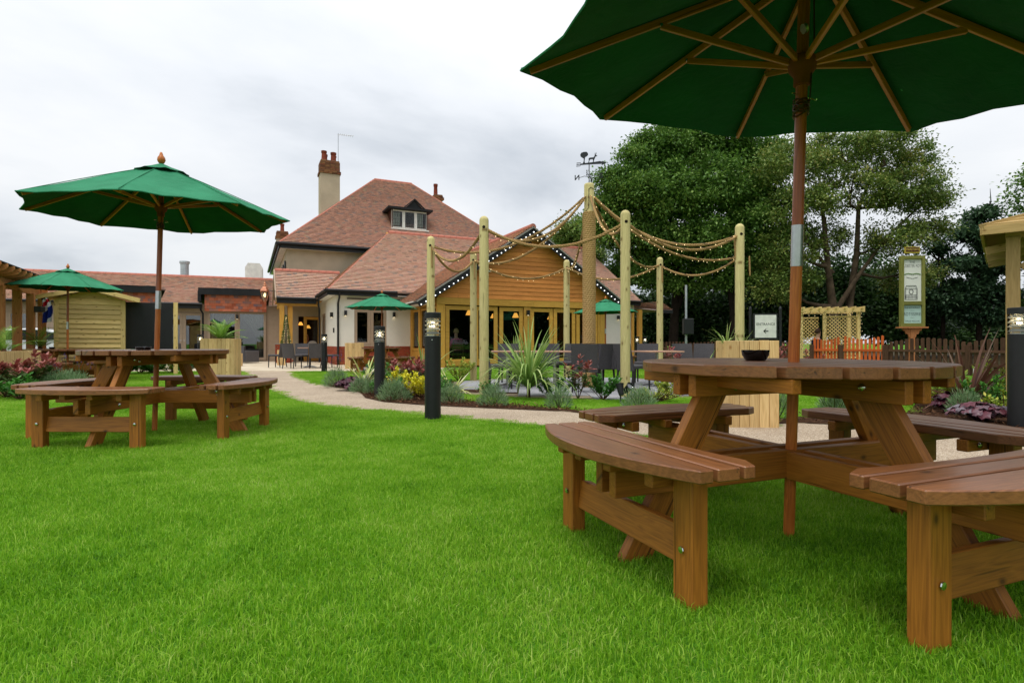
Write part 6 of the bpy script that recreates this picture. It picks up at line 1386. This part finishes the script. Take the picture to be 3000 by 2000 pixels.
for ac in (0, 2.6): beam('header', pg(-2.2, ac, 2.18), pg(3.7, ac, 2.18), .07, .2, MT['pergola'], PG)
for i in range(15):
    al = -2.1 + i * .41; prf = [(-.38, .03), (-.34, -.03), (-.25, -.07), (-.12, -.085), (2.95, -.085), (2.95, .085), (-.38, .085)]
    Mr = Matrix((pv, Vector((0, 0, 1)), dv)).transposed().to_4x4(); Mr.translation = pg(al, 0, 2.37); MB().prism(prf, -.025, .025, Mr).build('rafter', MT['pergola'], PG)
MB().box((0, 0, 0), (3.3, 6.2, .02), Matrix((pv, dv, Vector((0, 0, 1)))).transposed().to_4x4()).build('roof_sheet', MT['lead'], PG, Matrix.Translation(pg(.8, 1.3, 2.475)))
fl_ = MB().box((0, 0, 0), (.3, .16, .14)).build('heater', MT['black'], PG, Matrix.Translation(pg(2.3, -.12, 1.72)), bevel=.01)
def m_flag():
    M = Mat('flag_cloth', .85, .1); v = M.coord('Object'); s_ = M.n('ShaderNodeSeparateXYZ'); M.l(v, s_.inputs[0])
    f = M.math('ADD', M.math('MULTIPLY', s_.outputs[2], 1.2), M.math('MULTIPLY', s_.outputs[0], -1.4)); f = M.math('ADD', f, .5)
    r_ = M.n('ShaderNodeValToRGB'); r_.color_ramp.interpolation = 'CONSTANT'; e = r_.color_ramp.elements; cs = [(0, 'dfe2ea'), (.06, '23358c'), (.40, 'e6e6ea'), (.56, 'b3202e'), (.72, 'e2e2e6'), (.82, '1d2a5c')]
    while len(e) < len(cs): e.new(.5)
    for q, (p, c) in zip(e, cs): q.position = p; q.color = lin(c)
    M.l(f, r_.inputs[0]); M.col(r_.outputs[0]); return M.m
FG = empty('hanging_flag', at(131, 905, 14.3), 0, 'furled red white and blue flag hanging beside the shed', 'flag'); mb = MB(); rows = []
for i in range(11):
    z = .36 - .72 * i / 10; w_ = .07 + .13 * math.sin(min(1, i / 8) * math.pi * .62); rows.append([(-.08 + w_ * 2 * j / 8 * .75, .035 * math.sin(j * 1.9 + i * .2), z + .05 * (j / 8) * (i > 2)) for j in range(9)])
for a, b in zip(rows, rows[1:]):
    for j in range(8): mb.face([b[j], b[j + 1], a[j + 1], a[j]])
mb.build('cloth', m_flag(), FG, smooth=70); MB().tube([(-.09, 0, .5), (-.09, 0, -1.7)], .012, 6).build('pole', MT['pergola'], FG)
# distant left: parked car and house
CAR = empty('parked_car', gx(75, 25.), R(8), 'white estate car parked beyond the left pergola', 'car')
side = [(-2.1, .35), (-2.15, .75), (-2.0, .95), (-1.1, 1.02), (-.45, 1.48), (.9, 1.55), (1.75, 1.42), (2.1, 1.0), (2.15, .45), (1.9, .3), (-1.9, .3)]
MB().prism(side, -.85, .85, Matrix.Rotation(R(90), 4, 'X')).build('body', MT['carwhite'], CAR, bevel=.05)
for sy in (-1, 1):
    for (p) in ([(-.95, 1.03), (-.42, 1.41), (.2, 1.46), (.2, 1.03)], [(.28, 1.03), (.28, 1.46), (.95, 1.46), (1.7, 1.32), (1.85, 1.03)]): MB().prism(p, -.006, .006, Matrix.Translation((0, sy * .856, 0)) @ Matrix.Rotation(R(90), 4, 'X')).build('side_window', MT['gloss'], CAR)
    for x in (-1.35, 1.35):
        w_ = MB().lathe([(.2, -.1), (.32, -.1), (.34, -.05), (.34, .05), (.32, .1), (.2, .1)], 20).build('tyre', MT['rubber'], CAR, Matrix.Translation((x, sy * .8, .33)) @ Matrix.Rotation(R(90), 4, 'X'), smooth=40); MB().lathe([(0, -.07), (.21, -.08), (.21, .08), (0, .07)], 12).build('rim', MT['steel'], w_)
    MB().box((-2.1, sy * .6, .8), (.12, .36, .16)).build('headlight', MT['clear'], CAR); MB().box((2.1, sy * .66, .95), (.1, .2, .3)).build('tail_light', MT['redpot'], CAR)
DH = empty('distant_bungalow', gx(40, 38), R(15), 'far red roofed bungalow glimpsed through the pergola posts', 'house')
MB().box((0, 2, 1.3), (9, 5, 2.7)).build('wall', MT['beige'], DH); deck(DH, [(-4.8, -.9, 2.5), (4.8, -.9, 2.5), (3.2, 2., 4.6), (-3.2, 2., 4.6)], MT['tile']); deck(DH, [(4.8, -.9, 2.5), (4.8, 5, 2.5), (3.2, 2, 4.6)], MT['tile']); deck(DH, [(-4.8, -.9, 2.5), (-3.2, 2, 4.6), (-4.8, 5, 2.5)], MT['tile'])
tiles(DH, (-4.8, -.9, 2.5), (1, 0, 0), (0, 2.9, 2.1), 3.58, lambda v: (v / 3.58 * 1.6, 9.6 - v / 3.58 * 1.6), MT['tile'], .2, .3, seed=40); window(DH, tr(0, -.56), -3.5, 3.5, 1.1, 2.3, 5, .08, MT['white'], MT['glassgrey'])

# ================================================================ fences, arbour, signs on the right
def fence(name, a, b, mat, postmat, lb, sp=.15, pw=.095, hmid=.95, scal=.08, h0=.92, nposts=None, grp='picket fences'):
    a, b = Vector(a), Vector(b); a.z = b.z = g(a.x, a.y); o = empty(name, a, 0, lb, 'fence', grp); d = (b - a); L = d.length; d.normalize(); nrm = Vector((d.y, -d.x, 0))
    if nrm.y > 0: nrm = -nrm
    n = int(L / sp); q = nposts or max(1, round(L / 2.3)); seg = L / q
    for i in range(n):
        s = (i + .5) * sp; f = (s % seg) / seg; h = h0 + scal * math.sin(math.pi * f) + random.uniform(-.006, .006); key = (mat, pw, round(h, 2))
        if key not in _cache: hh = round(h, 2); w2 = pw / 2; _cache[key] = MB().prism([(.03, -w2), (hh - .03, -w2), (hh - .012, -w2 * .7), (hh, 0), (hh - .012, w2 * .7), (hh - .03, w2), (.03, w2)], -.009, .009).mesh('picket', MT[mat])
        M = Matrix((Vector((0, 0, 1)), d, Vector((0, 0, 1)).cross(d))).transposed().to_4x4(); M.translation = d * s + nrm * -.0 + Vector((0, 0, 0)); link('picket', _cache[key], o, M)
    for z in (.28, .66): beam('rail', Vector((0, 0, z)) + nrm * .03, d * L + Vector((0, 0, z)) + nrm * .03, .035, .075, MT[mat], o)
    for k in range(q + 1): beam('post', d * (k * seg) + nrm * .0 + Vector((0, 0, -.05)), d * (k * seg) + Vector((0, 0, .84)), .12, .12, MT[postmat], o, up=nrm)
    return o
def fp(px, Y): p = gx(px, Y); return (p.x, p.y, 0)
fence('picket_fence', fp(3150, 13.6), fp(2600, 17.8), 'fence', 'fence', 'dark brown picket fence with bowed tops at the right', .155, .1, scal=.13)
fence('picket_fence', fp(2592, 17.9), fp(2465, 18.7), 'fenceo', 'fence', 'orange picket fence panel with a hollow top, right half', .115, .07, scal=-.13, h0=1.16, nposts=1); fence('picket_fence', fp(2461, 18.8), fp(2378, 19.1), 'fenceo', 'fence', 'orange picket fence panel with a hollow top, left half', .1, .07, scal=-.12, h0=1.12, nposts=1)
fence('picket_fence', fp(2340, 22.5), fp(1900, 26.5), 'fence', 'fence', 'far dark picket fence behind the entrance sign', .16, .1, scal=.05)
AR = empty('trellis_arbour', gx(2432, 20.3), R(-12), 'pale timber garden arbour with diamond trellis and flat slatted roof', 'arbour')
def lattice(parent, M, w_, h_, sp=.125):
    for s in (-1, 1):
        c = -h_
        while c < w_:
            p0, p1 = (c, 0.), (c + h_, h_)
            if p0[0] < 0: p0 = (0, -c)
            if p1[0] > w_: p1 = (w_, h_ - (p1[0] - w_))
            if p1[0] - p0[0] > .03:
                q0, q1 = ((p0[0], p0[1]), (p1[0], p1[1])) if s > 0 else ((w_ - p0[0], p0[1]), (w_ - p1[0], p1[1]))
                o = beam('slat', M @ Vector((q0[0], s * .006, q0[1])), M @ Vector((q1[0], s * .006, q1[1])), .01, .024, MT['shed'], parent, up=M.to_3x3() @ Vector((0, 1, 0)).cross(Vector((q1[0] - q0[0], 0, q1[1] - q0[1]))), bev=.001)
            c += sp
for x, y in ((-.95, 0), (.92, 0), (-.2, -.05), (-.95, .9), (.92, .9)): beam('post', (x, y, -.05), (x, y, 2.0), .1, .1, MT['shed'], AR, up=(0, 1, 0))
lattice(AR, Matrix.Translation((-.14, -.02, .4)), 1.0, 1.42); lattice(AR, Matrix.Translation((-.88, .4, .4)), .62, 1.35)
for z in (.38, 1.84): beam('rail', (-.15, -.02, z), (.87, -.02, z), .03, .05, MT['shed'], AR); beam('rail', (-.9, .4, z - .03), (-.26, .4, z - .03), .03, .05, MT['shed'], AR)
for y in (-.12, 1.0): beam('roof_beam', (-1.08, y, 2.05), (1.08, y, 2.05), .05, .12, MT['shed'], AR)
for i in range(8): beam('roof_slat', (-.96 + i * .275, -.4, 2.14), (-.96 + i * .275, 1.25, 2.14), .05, .07, MT['shed'], AR)
fm = MB(); wm = MB(); pts = []
for i in range(60): t = i / 59; pts.append(Vector((-.95 + 1.9 * t, -.2, 1.95 + .08 * math.sin(i * .9))))
for i in range(30): pts.append(Vector((.97, -.1, 1.95 - 1.2 * i / 29)) + Vector((.04 * math.sin(i), 0, 0)))
pts2 = [Vector((-.97 + .04 * math.sin(i), -.1, 1.95 - 1.3 * i / 29)) for i in range(30)]; pts3 = [Vector((-.2 + .06 * math.sin(i * .8), -.13, 1.95 - 1.3 * i / 29)) for i in range(30)]
LT = empty('arbour_fairy_lights', AR.location, R(-12), 'warm fairy lights strung over the trellis arbour', 'string lights')
for pl in (pts, pts2, pts3):
    wm.tube(pl, .006, 4)
    for p in pl[::3]: fm.lathe([(0, -.010), (.008, 0), (0, .010)], 6, Matrix.Translation(p + Vector((0, -.02, -.01))))
wm.build('cable', MT['black'], LT); fm.build('bulbs', MT['fairy'], LT)['kind'] = 'stuff'
beam('seat', (-.85, .55, .45), (.85, .55, .45), .45, .04, MT['shed'], AR)
def text(parent, s, size, M, mat, ext=.001, sx=1., font_bold=0.):
    cu = bpy.data.curves.new('lettering', 'FONT'); cu.body = s; cu.size = size; cu.extrude = ext; cu.align_x = 'CENTER'; cu.align_y = 'CENTER'; cu.offset = font_bold; cu.space_character = 1.05
    tmp = bpy.data.objects.new('t', cu); COL.objects.link(tmp); dg = bpy.context.evaluated_depsgraph_get(); me = bpy.data.meshes.new_from_object(tmp.evaluated_get(dg)); bpy.data.objects.remove(tmp); me.materials.clear(); me.materials.append(mat)
    return link('lettering', me, parent, M @ Matrix.Rotation(R(90), 4, 'X') @ Matrix.Diagonal((sx, 1, 1, 1)))
ES = empty('entrance_sign', gx(2242, 16.5), R(-4), 'white entrance sign with left arrow framed between two black posts', 'sign')
for s in (-.425, .425):
    MB().tube([(s, 0, -.05), (s, 0, 1.88)], .04, 12).build('post', MT['black'], ES, smooth=50); MB().lathe([(.045, 0), (.045, .02), (.03, .035), (.035, .055), (0, .085)], 12, Matrix.Translation((s, 0, 1.88))).build('finial', MT['black'], ES, smooth=50)
    for z in (1.12, 1.62): MB().box((s * .9, 0, z), (.1, .03, .03)).build('clamp', MT['black'], ES)
MB().box((0, 0, 1.37), (.7, .05, .76)).build('frame', MT['black'], ES, bevel=.004); MB().box((0, -.028, 1.38), (.6, .008, .66)).build('panel', MT['white'], ES)
text(ES, 'ENTRANCE', .1, Matrix.Translation((0, -.0335, 1.44)), MT['black'], sx=1.0)
ar = [(-.07, 0), (-.0, .065), (.022, .065), (-.025, .014), (.075, .014), (.075, -.014), (-.025, -.014), (.022, -.065), (.0, -.065)]; MB().prism(ar, 0, .003, Matrix.Translation((0, -.0325, 1.24)) @ Matrix.Rotation(R(90), 4, 'X')).build('arrow', MT['black'], ES)
PS = empty('pub_sign', gx(2672, 21.0), R(-6), 'tall green framed pub sign board with two pale panels on a timber post', 'sign'); zb0 = 1.5
gs = MT['signgreen']; pn_t = plain('sign_panel_cream', 'e8eade', .5, .3, 0, .06, 2); pn_b = plain('sign_panel_mint', 'bcd8cc', .5, .3, 0, .04, 2); ink = plain('sign_ink', '2c3136', .7); inks = plain('sign_sketch_ink', '6d6f6c', .8, .1, 0, .4, 18)
for s in (-.365, .365): beam('stile', (s, 0, zb0), (s, 0, zb0 + 2.62), .1, .16, gs, PS, up=(0, 1, 0))
for z in (zb0 + .06, zb0 + .86, zb0 + 2.56): beam('crossbar', (-.315, 0, z), (.315, 0, z), .16, .12, gs, PS)
MB().box((0, .03, zb0 + 1.3), (.64, .04, 2.4)).build('back_board', gs, PS); MB().box((0, -.002, zb0 + .46), (.62, .02, .66)).build('lower_panel', pn_b, PS); MB().box((0, -.002, zb0 + 1.72), (.62, .02, 1.56)).build('upper_panel', pn_t, PS)
def T_(s, size, z, mt=ink, sx=.62): return text(PS, s, size, Matrix.Translation((0, -.0135, zb0 + z)), mt, .0008, sx)
T_('THE', .13, 2.38, inks, .8); T_('LOBSTER POT', .15, 2.24, inks, .62); T_('PUB RESTAURANT', .085, .70, ink, .72); T_('ROTISSERIE', .165, .46, ink, .68); T_('FAMILIES WELCOME', .085, .2, ink, .64)
for z in (.59, .33): mb = MB(); mb.tube([(-.07, -.014, zb0 + z), (-.03, -.014, zb0 + z + .012), (0, -.014, zb0 + z - .006), (.03, -.014, zb0 + z + .012), (.07, -.014, zb0 + z)], .004, 4); mb.build('flourish', inks, PS)
mb = MB()                                                            # sketch of a lobster pot: ribbed half-round cage, net eye, base
cx0, cz0 = -.04, zb0 + 1.0
def arc(w_, h_, x, z): return [(x - w_ / 2, -.0135, z), (x - w_ / 2, -.0135, z + h_ * .75), (x - w_ * .4, -.0135, z + h_), (x + w_ * .4, -.0135, z + h_), (x + w_ / 2, -.0135, z + h_ * .75), (x + w_ / 2, -.0135, z)]
mb.tube(arc(.42, .52, cx0, cz0), .012, 4); mb.tube(arc(.36, .44, cx0, cz0 + .03), .007, 4)
mb.tube([(cx0 + .07 * math.cos(a), -.0135, cz0 + .3 + .09 * math.sin(a)) for a in np.linspace(0, 6.283, 17)], .014, 4)
for k in range(9): mb.tube([(cx0 - .2 + .05 * k, -.0135, cz0 + .02), (cx0 - .2 + .05 * k + .01, -.0135, cz0 + .17)], .008, 4)
for z in (.0, .09, .17, .4): mb.tube([(cx0 - .21, -.0135, cz0 + z), (cx0 + .21, -.0135, cz0 + z + .005)], .009, 4)
mb.build('pot_drawing', inks, PS)
mb = MB(); mb.tube([(-.29, -.0135, zb0 + 1.93), (-.15, -.0135, zb0 + 1.97), (0, -.0135, zb0 + 1.94), (.14, -.0135, zb0 + 1.97), (.29, -.0135, zb0 + 1.93)], .018, 4); mb.build('hills_drawing', MT['leaf_yellowgreen'], PS); mb = MB(); mb.tube([(-.2, -.0135, zb0 + 1.83), (0, -.0135, zb0 + 1.78), (.18, -.0135, zb0 + 1.82)], .01, 4); mb.build('boat_drawing', inks, PS)
MB().box((0, 0, zb0 - .03), (1.0, .26, .05)).build('shelf', MT['pergola'], PS); beam('post', (0, .02, -.05), (0, .02, zb0 - .05), .15, .15, MT['pergola'], PS)
for s in (-1, 1): MB().prism([(s * .08, 0), (s * .34, 0), (s * .32, -.08), (s * .24, -.1), (s * .22, -.2), (s * .14, -.22), (s * .12, -.32), (s * .08, -.34)][::(1 if s < 0 else -1)], -.03, .03, Matrix.Translation((0, .0, zb0 - .06)) @ Matrix.Rotation(R(90), 4, 'X')).build('bracket', MT['pergola'], PS)
for s in (-.18, .18): MB().tube([(s, 0, zb0 + 2.6), (s, 0, zb0 + 2.72)], .012, 6).build('stay', MT['bronze'], PS)
MB().box((0, 0, zb0 + 2.84), (.52, .06, .24)).build('crest_board', plain('crest_gold', 'b5a03c', .5), PS); MB().box((0, -.033, zb0 + 2.85), (.46, .006, .16)).build('crest_panel', plain('crest_maroon', '4a2420', .5), PS)
text(PS, "MARSTON'S", .11, Matrix.Translation((0, -.038, zb0 + 2.85)), plain('crest_lettering', 'd8c05a', .5), .0008, .72)
SP = empty('loudspeaker', gx(2010, 24.5), 0, 'black loudspeaker box on a slim pole under the dark trees', 'loudspeaker')
MB().tube([(0, 0, -.05), (0, 0, 3.4)], .05, 10).build('pole', MT['galv'], SP, smooth=50); MB().box((.02, -.2, 1.6), (.42, .3, .68)).build('cabinet', MT['blackpaint'], SP, bevel=.02); MB().box((.02, -.355, 1.6), (.38, .01, .62)).build('grille', MT['black'], SP); MB().tube([(0, 0, 0), (0, 0, .7)], .055, 10).build('pole_sleeve', MT['teal'], SP)

# ================================================================ gazebo at the right edge
GZ = empty('gazebo', gx(2968, 6.7), R(-41), 'pale timber gazebo with stepped eave boards cut by the right edge', 'gazebo'); pn = MT['gazebo']
for x, y in ((0, 0), (2.8, 0), (0, 2.6), (2.8, 2.6)): beam('post', (x, y, -.05), (x, y, 2.1), .13, .13, pn, GZ, up=(0, 1, 0))
for y in (0, 2.6): beam('header', (-.07, y, 2.16), (2.9, y, 2.16), .1, .14, pn, GZ)
for x in (0, 2.8): beam('header', (x, .06, 2.162), (x, 2.54, 2.162), .1, .137, pn, GZ)
for s, (x, y) in ((1, (0, 0)), (-1, (2.8, 0))): beam('brace', (x + s * .08, y - .01, 1.72), (x + s * .5, y - .01, 2.1), .06, .1, pn, GZ)
pk = Vector((1.4, 1.3, 2.78)); cs = [Vector((-.28, -.28, 2.2)), Vector((3.08, -.28, 2.2)), Vector((3.08, 2.88, 2.2)), Vector((-.28, 2.88, 2.2))]
for k in range(4):
    a, b = cs[k], cs[(k + 1) % 4]; nr = 9
    for i in range(nr):
        t0_, t1_ = i / nr, (i + 1.08) / nr
        if t1_ > 1: t1_ = 1
        lo0, lo1, h0_, h1_ = a.lerp(pk, t0_), b.lerp(pk, t0_), b.lerp(pk, t1_), a.lerp(pk, t1_); u_ = Vector((0, 0, .03)); w_ = Vector((0, 0, .012)); MB().hexa([lo0 + w_, lo1 + w_, h0_ - w_ * 0, h1_ - w_ * 0, lo0 + u_ + w_, lo1 + u_ + w_, h0_ + u_ * .5, h1_ + u_ * .5]).build('roof_board', pn, GZ)
    beam('eave_board', a + Vector((0, 0, -.03)), b + Vector((0, 0, -.03)), .03, .1, pn, GZ); beam('hip_rafter', a, pk, .06, .1, pn, GZ)
for y in (.5, 1.3, 2.1): beam('rafter_tail', (-.26, y, 2.02), (.2, y, 2.1), .05, .1, pn, GZ)
WP = empty('marker_post', gx(2857, 9.8), 0, 'short white marker post among the golden shrubs', 'post'); MB().box((0, 0, .2), (.055, .03, .56)).build('stake', MT['white'], WP, bevel=.004); MB().box((0, -.017, .38), (.04, .004, .1)).build('plate', MT['tablecloth'], WP)

# garden spotlights
def spot(px, Y, rz, lb, lit, tilt=-35):
    o = empty('garden_spotlight', gx(px, Y), rz, lb, 'spotlight', 'small black garden spotlights'); MB().tube([(0, 0, -.05), (0, 0, .16)], .012, 8).build('spike', MT['black'], o); M = Matrix.Translation((0, 0, .2)) @ Matrix.Rotation(R(90 + tilt), 4, 'X')
    MB().lathe([(0, -.09), (.035, -.085), (.045, -.04), (.055, .06), (.065, .09), (.06, .092), (.05, .06)], 16, M).build('housing', MT['black'], o, smooth=40); MB().lathe([(0, .07), (.052, .07), (.052, .074), (0, .074)], 14, M).build('lens', MT['bluelamp'] if lit else MT['clear'], o); return o
spot(1838, 8.55, R(30), 'unlit black garden spotlight under the tall post right of the mast', False); spot(1818, 8.4, R(200), 'small unlit spotlight tipped to the ground beside another', False, -70); spot(97, 9.3, R(40), 'lit blue white garden spotlight in the left bed', True, 0)

# ================================================================ people
def person(loc, rz, top, legs, hair, lb, zs=.47, long_hair=False):
    o = empty('person', loc, rz, lb, 'person')
    def skin(name, V_, E_, Rr, mat, root, sub=2):
        me = bpy.data.meshes.new(name); me.from_pydata([Vector(v) for v in V_], E_, []); ob = link(name, me, o); m = ob.modifiers.new('s', 'SKIN'); m.use_smooth_shade = True
        for i, r in enumerate(Rr): me.skin_vertices[0].data[i].radius = (r, r) if not isinstance(r, tuple) else r
        me.skin_vertices[0].data[root].use_root = True; s = ob.modifiers.new('d', 'SUBSURF'); s.levels = s.render_levels = sub; me.materials.append(mat); return ob
    B = [(0, 0, zs), (0, -.02, zs + .22), (0, -.03, zs + .42), (0, .0, zs + .58), (0, .02, zs + .66), (0, .03, zs + .8)]
    rB = [(.15, .11), (.14, .1), (.15, .1), .05, .07, (.078, .095)]; E = [(0, 1), (1, 2), (2, 3), (3, 4), (4, 5)]
    for s in (-1, 1):
        b = len(B); B += [(s * .17, -.03, zs + .47), (s * .23, .04, zs + .22), (s * .16, .26, zs + .22), (s * .12, .35, zs + .24), (s * .1, .03, zs - .01), (s * .12, .42, zs + .0), (s * .12, .44, zs - .38), (s * .12, .56, zs - .43)]
        rB += [.06, .045, .034, .03, .085, .065, .045, .035]; E += [(2, b), (b, b + 1), (b + 1, b + 2), (b + 2, b + 3), (0, b + 4), (b + 4, b + 5), (b + 5, b + 6), (b + 6, b + 7)]
        for f in range(4):
            q = len(B); B += [(s * (.14 - .02 * f), .40, zs + .235), (s * (.14 - .02 * f), .43, zs + .215)]; rB += [.009, .008]; E += [(b + 3, q), (q, q + 1)]
    skin('body', B, E, rB, MT['skin'], 0)
    C_ = [(0, 0, zs + .02), (0, -.02, zs + .22), (0, -.03, zs + .42), (0, -.01, zs + .54)]; rC = [(.175, .135), (.165, .125), (.17, .125), .075]; E = [(0, 1), (1, 2), (2, 3)]
    for s in (-1, 1): b = len(C_); C_ += [(s * .175, -.03, zs + .47), (s * .235, .04, zs + .22), (s * .17, .22, zs + .22)]; rC += [.078, .062, .048]; E += [(2, b), (b, b + 1), (b + 1, b + 2)]
    skin('top', C_, E, rC, top, 0)
    D_ = [(0, 0, zs)]; rD = [(.165, .12)]; E = []
    for s in (-1, 1): b = len(D_); D_ += [(s * .1, .04, zs), (s * .12, .42, zs + .01), (s * .12, .44, zs - .34)]; rD += [.098, .08, .06]; E += [(0, b), (b, b + 1), (b + 1, b + 2)]
    skin('trousers', D_, E, rD, legs, 0)
    mb = MB(); Mh = Matrix.Translation((0, .005, zs + .80)); n = 14
    for i in range(8):
        th = math.pi * .62 * i / 7
        for j in range(n):
            a = 2 * math.pi * j / n; back = .5 - .5 * math.sin(a); rr = .108 * (1 + .05 * math.sin(j * 3 + i)); thh = th * (.62 + .5 * back); mb.v.append(tuple(Mh @ Vector((rr * .9 * math.sin(thh) * math.cos(a), rr * 1.05 * math.sin(thh) * math.sin(a) - .004, rr * 1.15 * math.cos(thh) + .02))))
    for i in range(7):
        for j in range(n): j2 = (j + 1) % n; mb.f.append((i * n + j, (i + 1) * n + j, (i + 1) * n + j2, i * n + j2)); mb.a.append(0)
    h_ = mb.build('hair', hair, o, smooth=80)
    mb = MB(); mb.lathe([(.001, -.012), (.012, 0), (.001, .025)], 8, Matrix.Translation((0, .125, zs + .78))); mb.build('nose', MT['skin'], o, smooth=80)
    for s in (-1, 1): MB().lathe([(0, -.01), (.011, 0), (0, .01)], 8, Matrix.Translation((s * .032, .107, zs + .81))).build('eye', MT['gloss'], o); MB().lathe([(0, -.03), (.014, -.01), (.016, .02), (0, .03)], 8, Matrix.Translation((s * .088, .02, zs + .79))).build('ear', MT['skin'], o, smooth=60)
    MB().box((0, .108, zs + .735), (.045, .01, .008)).build('mouth', MT['redpot'], o); return o
def bw(a, t, z=0): c, s = math.cos(BR), math.sin(BR); return Vector((W0.x + c * a - s * t, W0.y + s * a + c * t, z))
def dining_chair(loc, rz, lb):
    o = empty('ladder_back_chair', loc, rz, lb, 'chair', 'dark ladder back dining chairs'); m = MT['darkwood']
    for s in (-1, 1): beam('leg', (s * .2, -.2, 0), (s * .2, -.24, 1.0), .04, .04, m, o); beam('leg', (s * .2, .2, 0), (s * .2, .2, .45), .04, .04, m, o)
    for z in (.58, .68, .78, .88, .97): beam('back_slat', (-.18, -.22, z), (.18, -.22, z), .02, .055, m, o)
    MB().box((0, 0, .46), (.44, .44, .04)).build('seat', m, o, bevel=.01); return o
pz = ZB + .02
p = bw(3.98, -3.05, pz); dining_chair(p, BR, 'dark ladder back chair behind the woman in pink'); person(p + Vector((0, 0, .03)), BR, MT['pink'], MT['navy'], MT['hair'], 'fair haired person in a pink top seated with back to the window')
p = bw(7.35, -1.6, pz); dining_chair(p, BR + R(150), 'dark dining chair inside the right glazed doors'); person(p + Vector((0, 0, .03)), BR + R(150), MT['pattern'], MT['navy'], MT['hairdark'], 'person in grey patterned top seated inside the right glazed doors')
p = gx(2396, 20.6); person(p + Vector((0, 0, .02)), R(-70), MT['navy'], MT['navy'], MT['hairdark'], 'person in dark navy clothes sitting in the trellis arbour')
def dining_table(a, t, lb):
    o = empty('dining_table', bw(a, t, pz), BR, lb, 'table', 'dining tables inside the gable room'); MB().box((0, 0, .74), (1.1, .8, .04)).build('table_top', MT['darkwood'], o, bevel=.005)
    for sx in (-1, 1):
        for sy in (-1, 1): beam('leg', (sx * .48, sy * .33, 0), (sx * .48, sy * .33, .72), .06, .06, MT['darkwood'], o)
    for k in range(3): MB().lathe([(.03, 0), (.006, .004), (.006, .08), (.03, .1), (.035, .16), (.03, .17)], 10, Matrix.Translation((-.3 + .3 * k, .1, .76))).build('wine_glass', MT['clear'], o, smooth=60)
    MB().box((.1, -.15, .765), (.35, .25, .006)).build('napkin', MT['tablecloth'], o)
dining_table(4.1, -1.7, 'dining table in front of the person in pink'); dining_table(5.9, -2.3, 'dining table inside the middle glazed doors'); dining_table(7.4, -2.6, 'dining table inside the right glazed doors')
dining_chair(bw(5.6, -2.9, pz), BR, 'dark ladder back chair at the middle dining table'); dining_chair(bw(8.6, -2.4, pz), BR + R(90), 'dark ladder back chair near the right corner of the gable room')
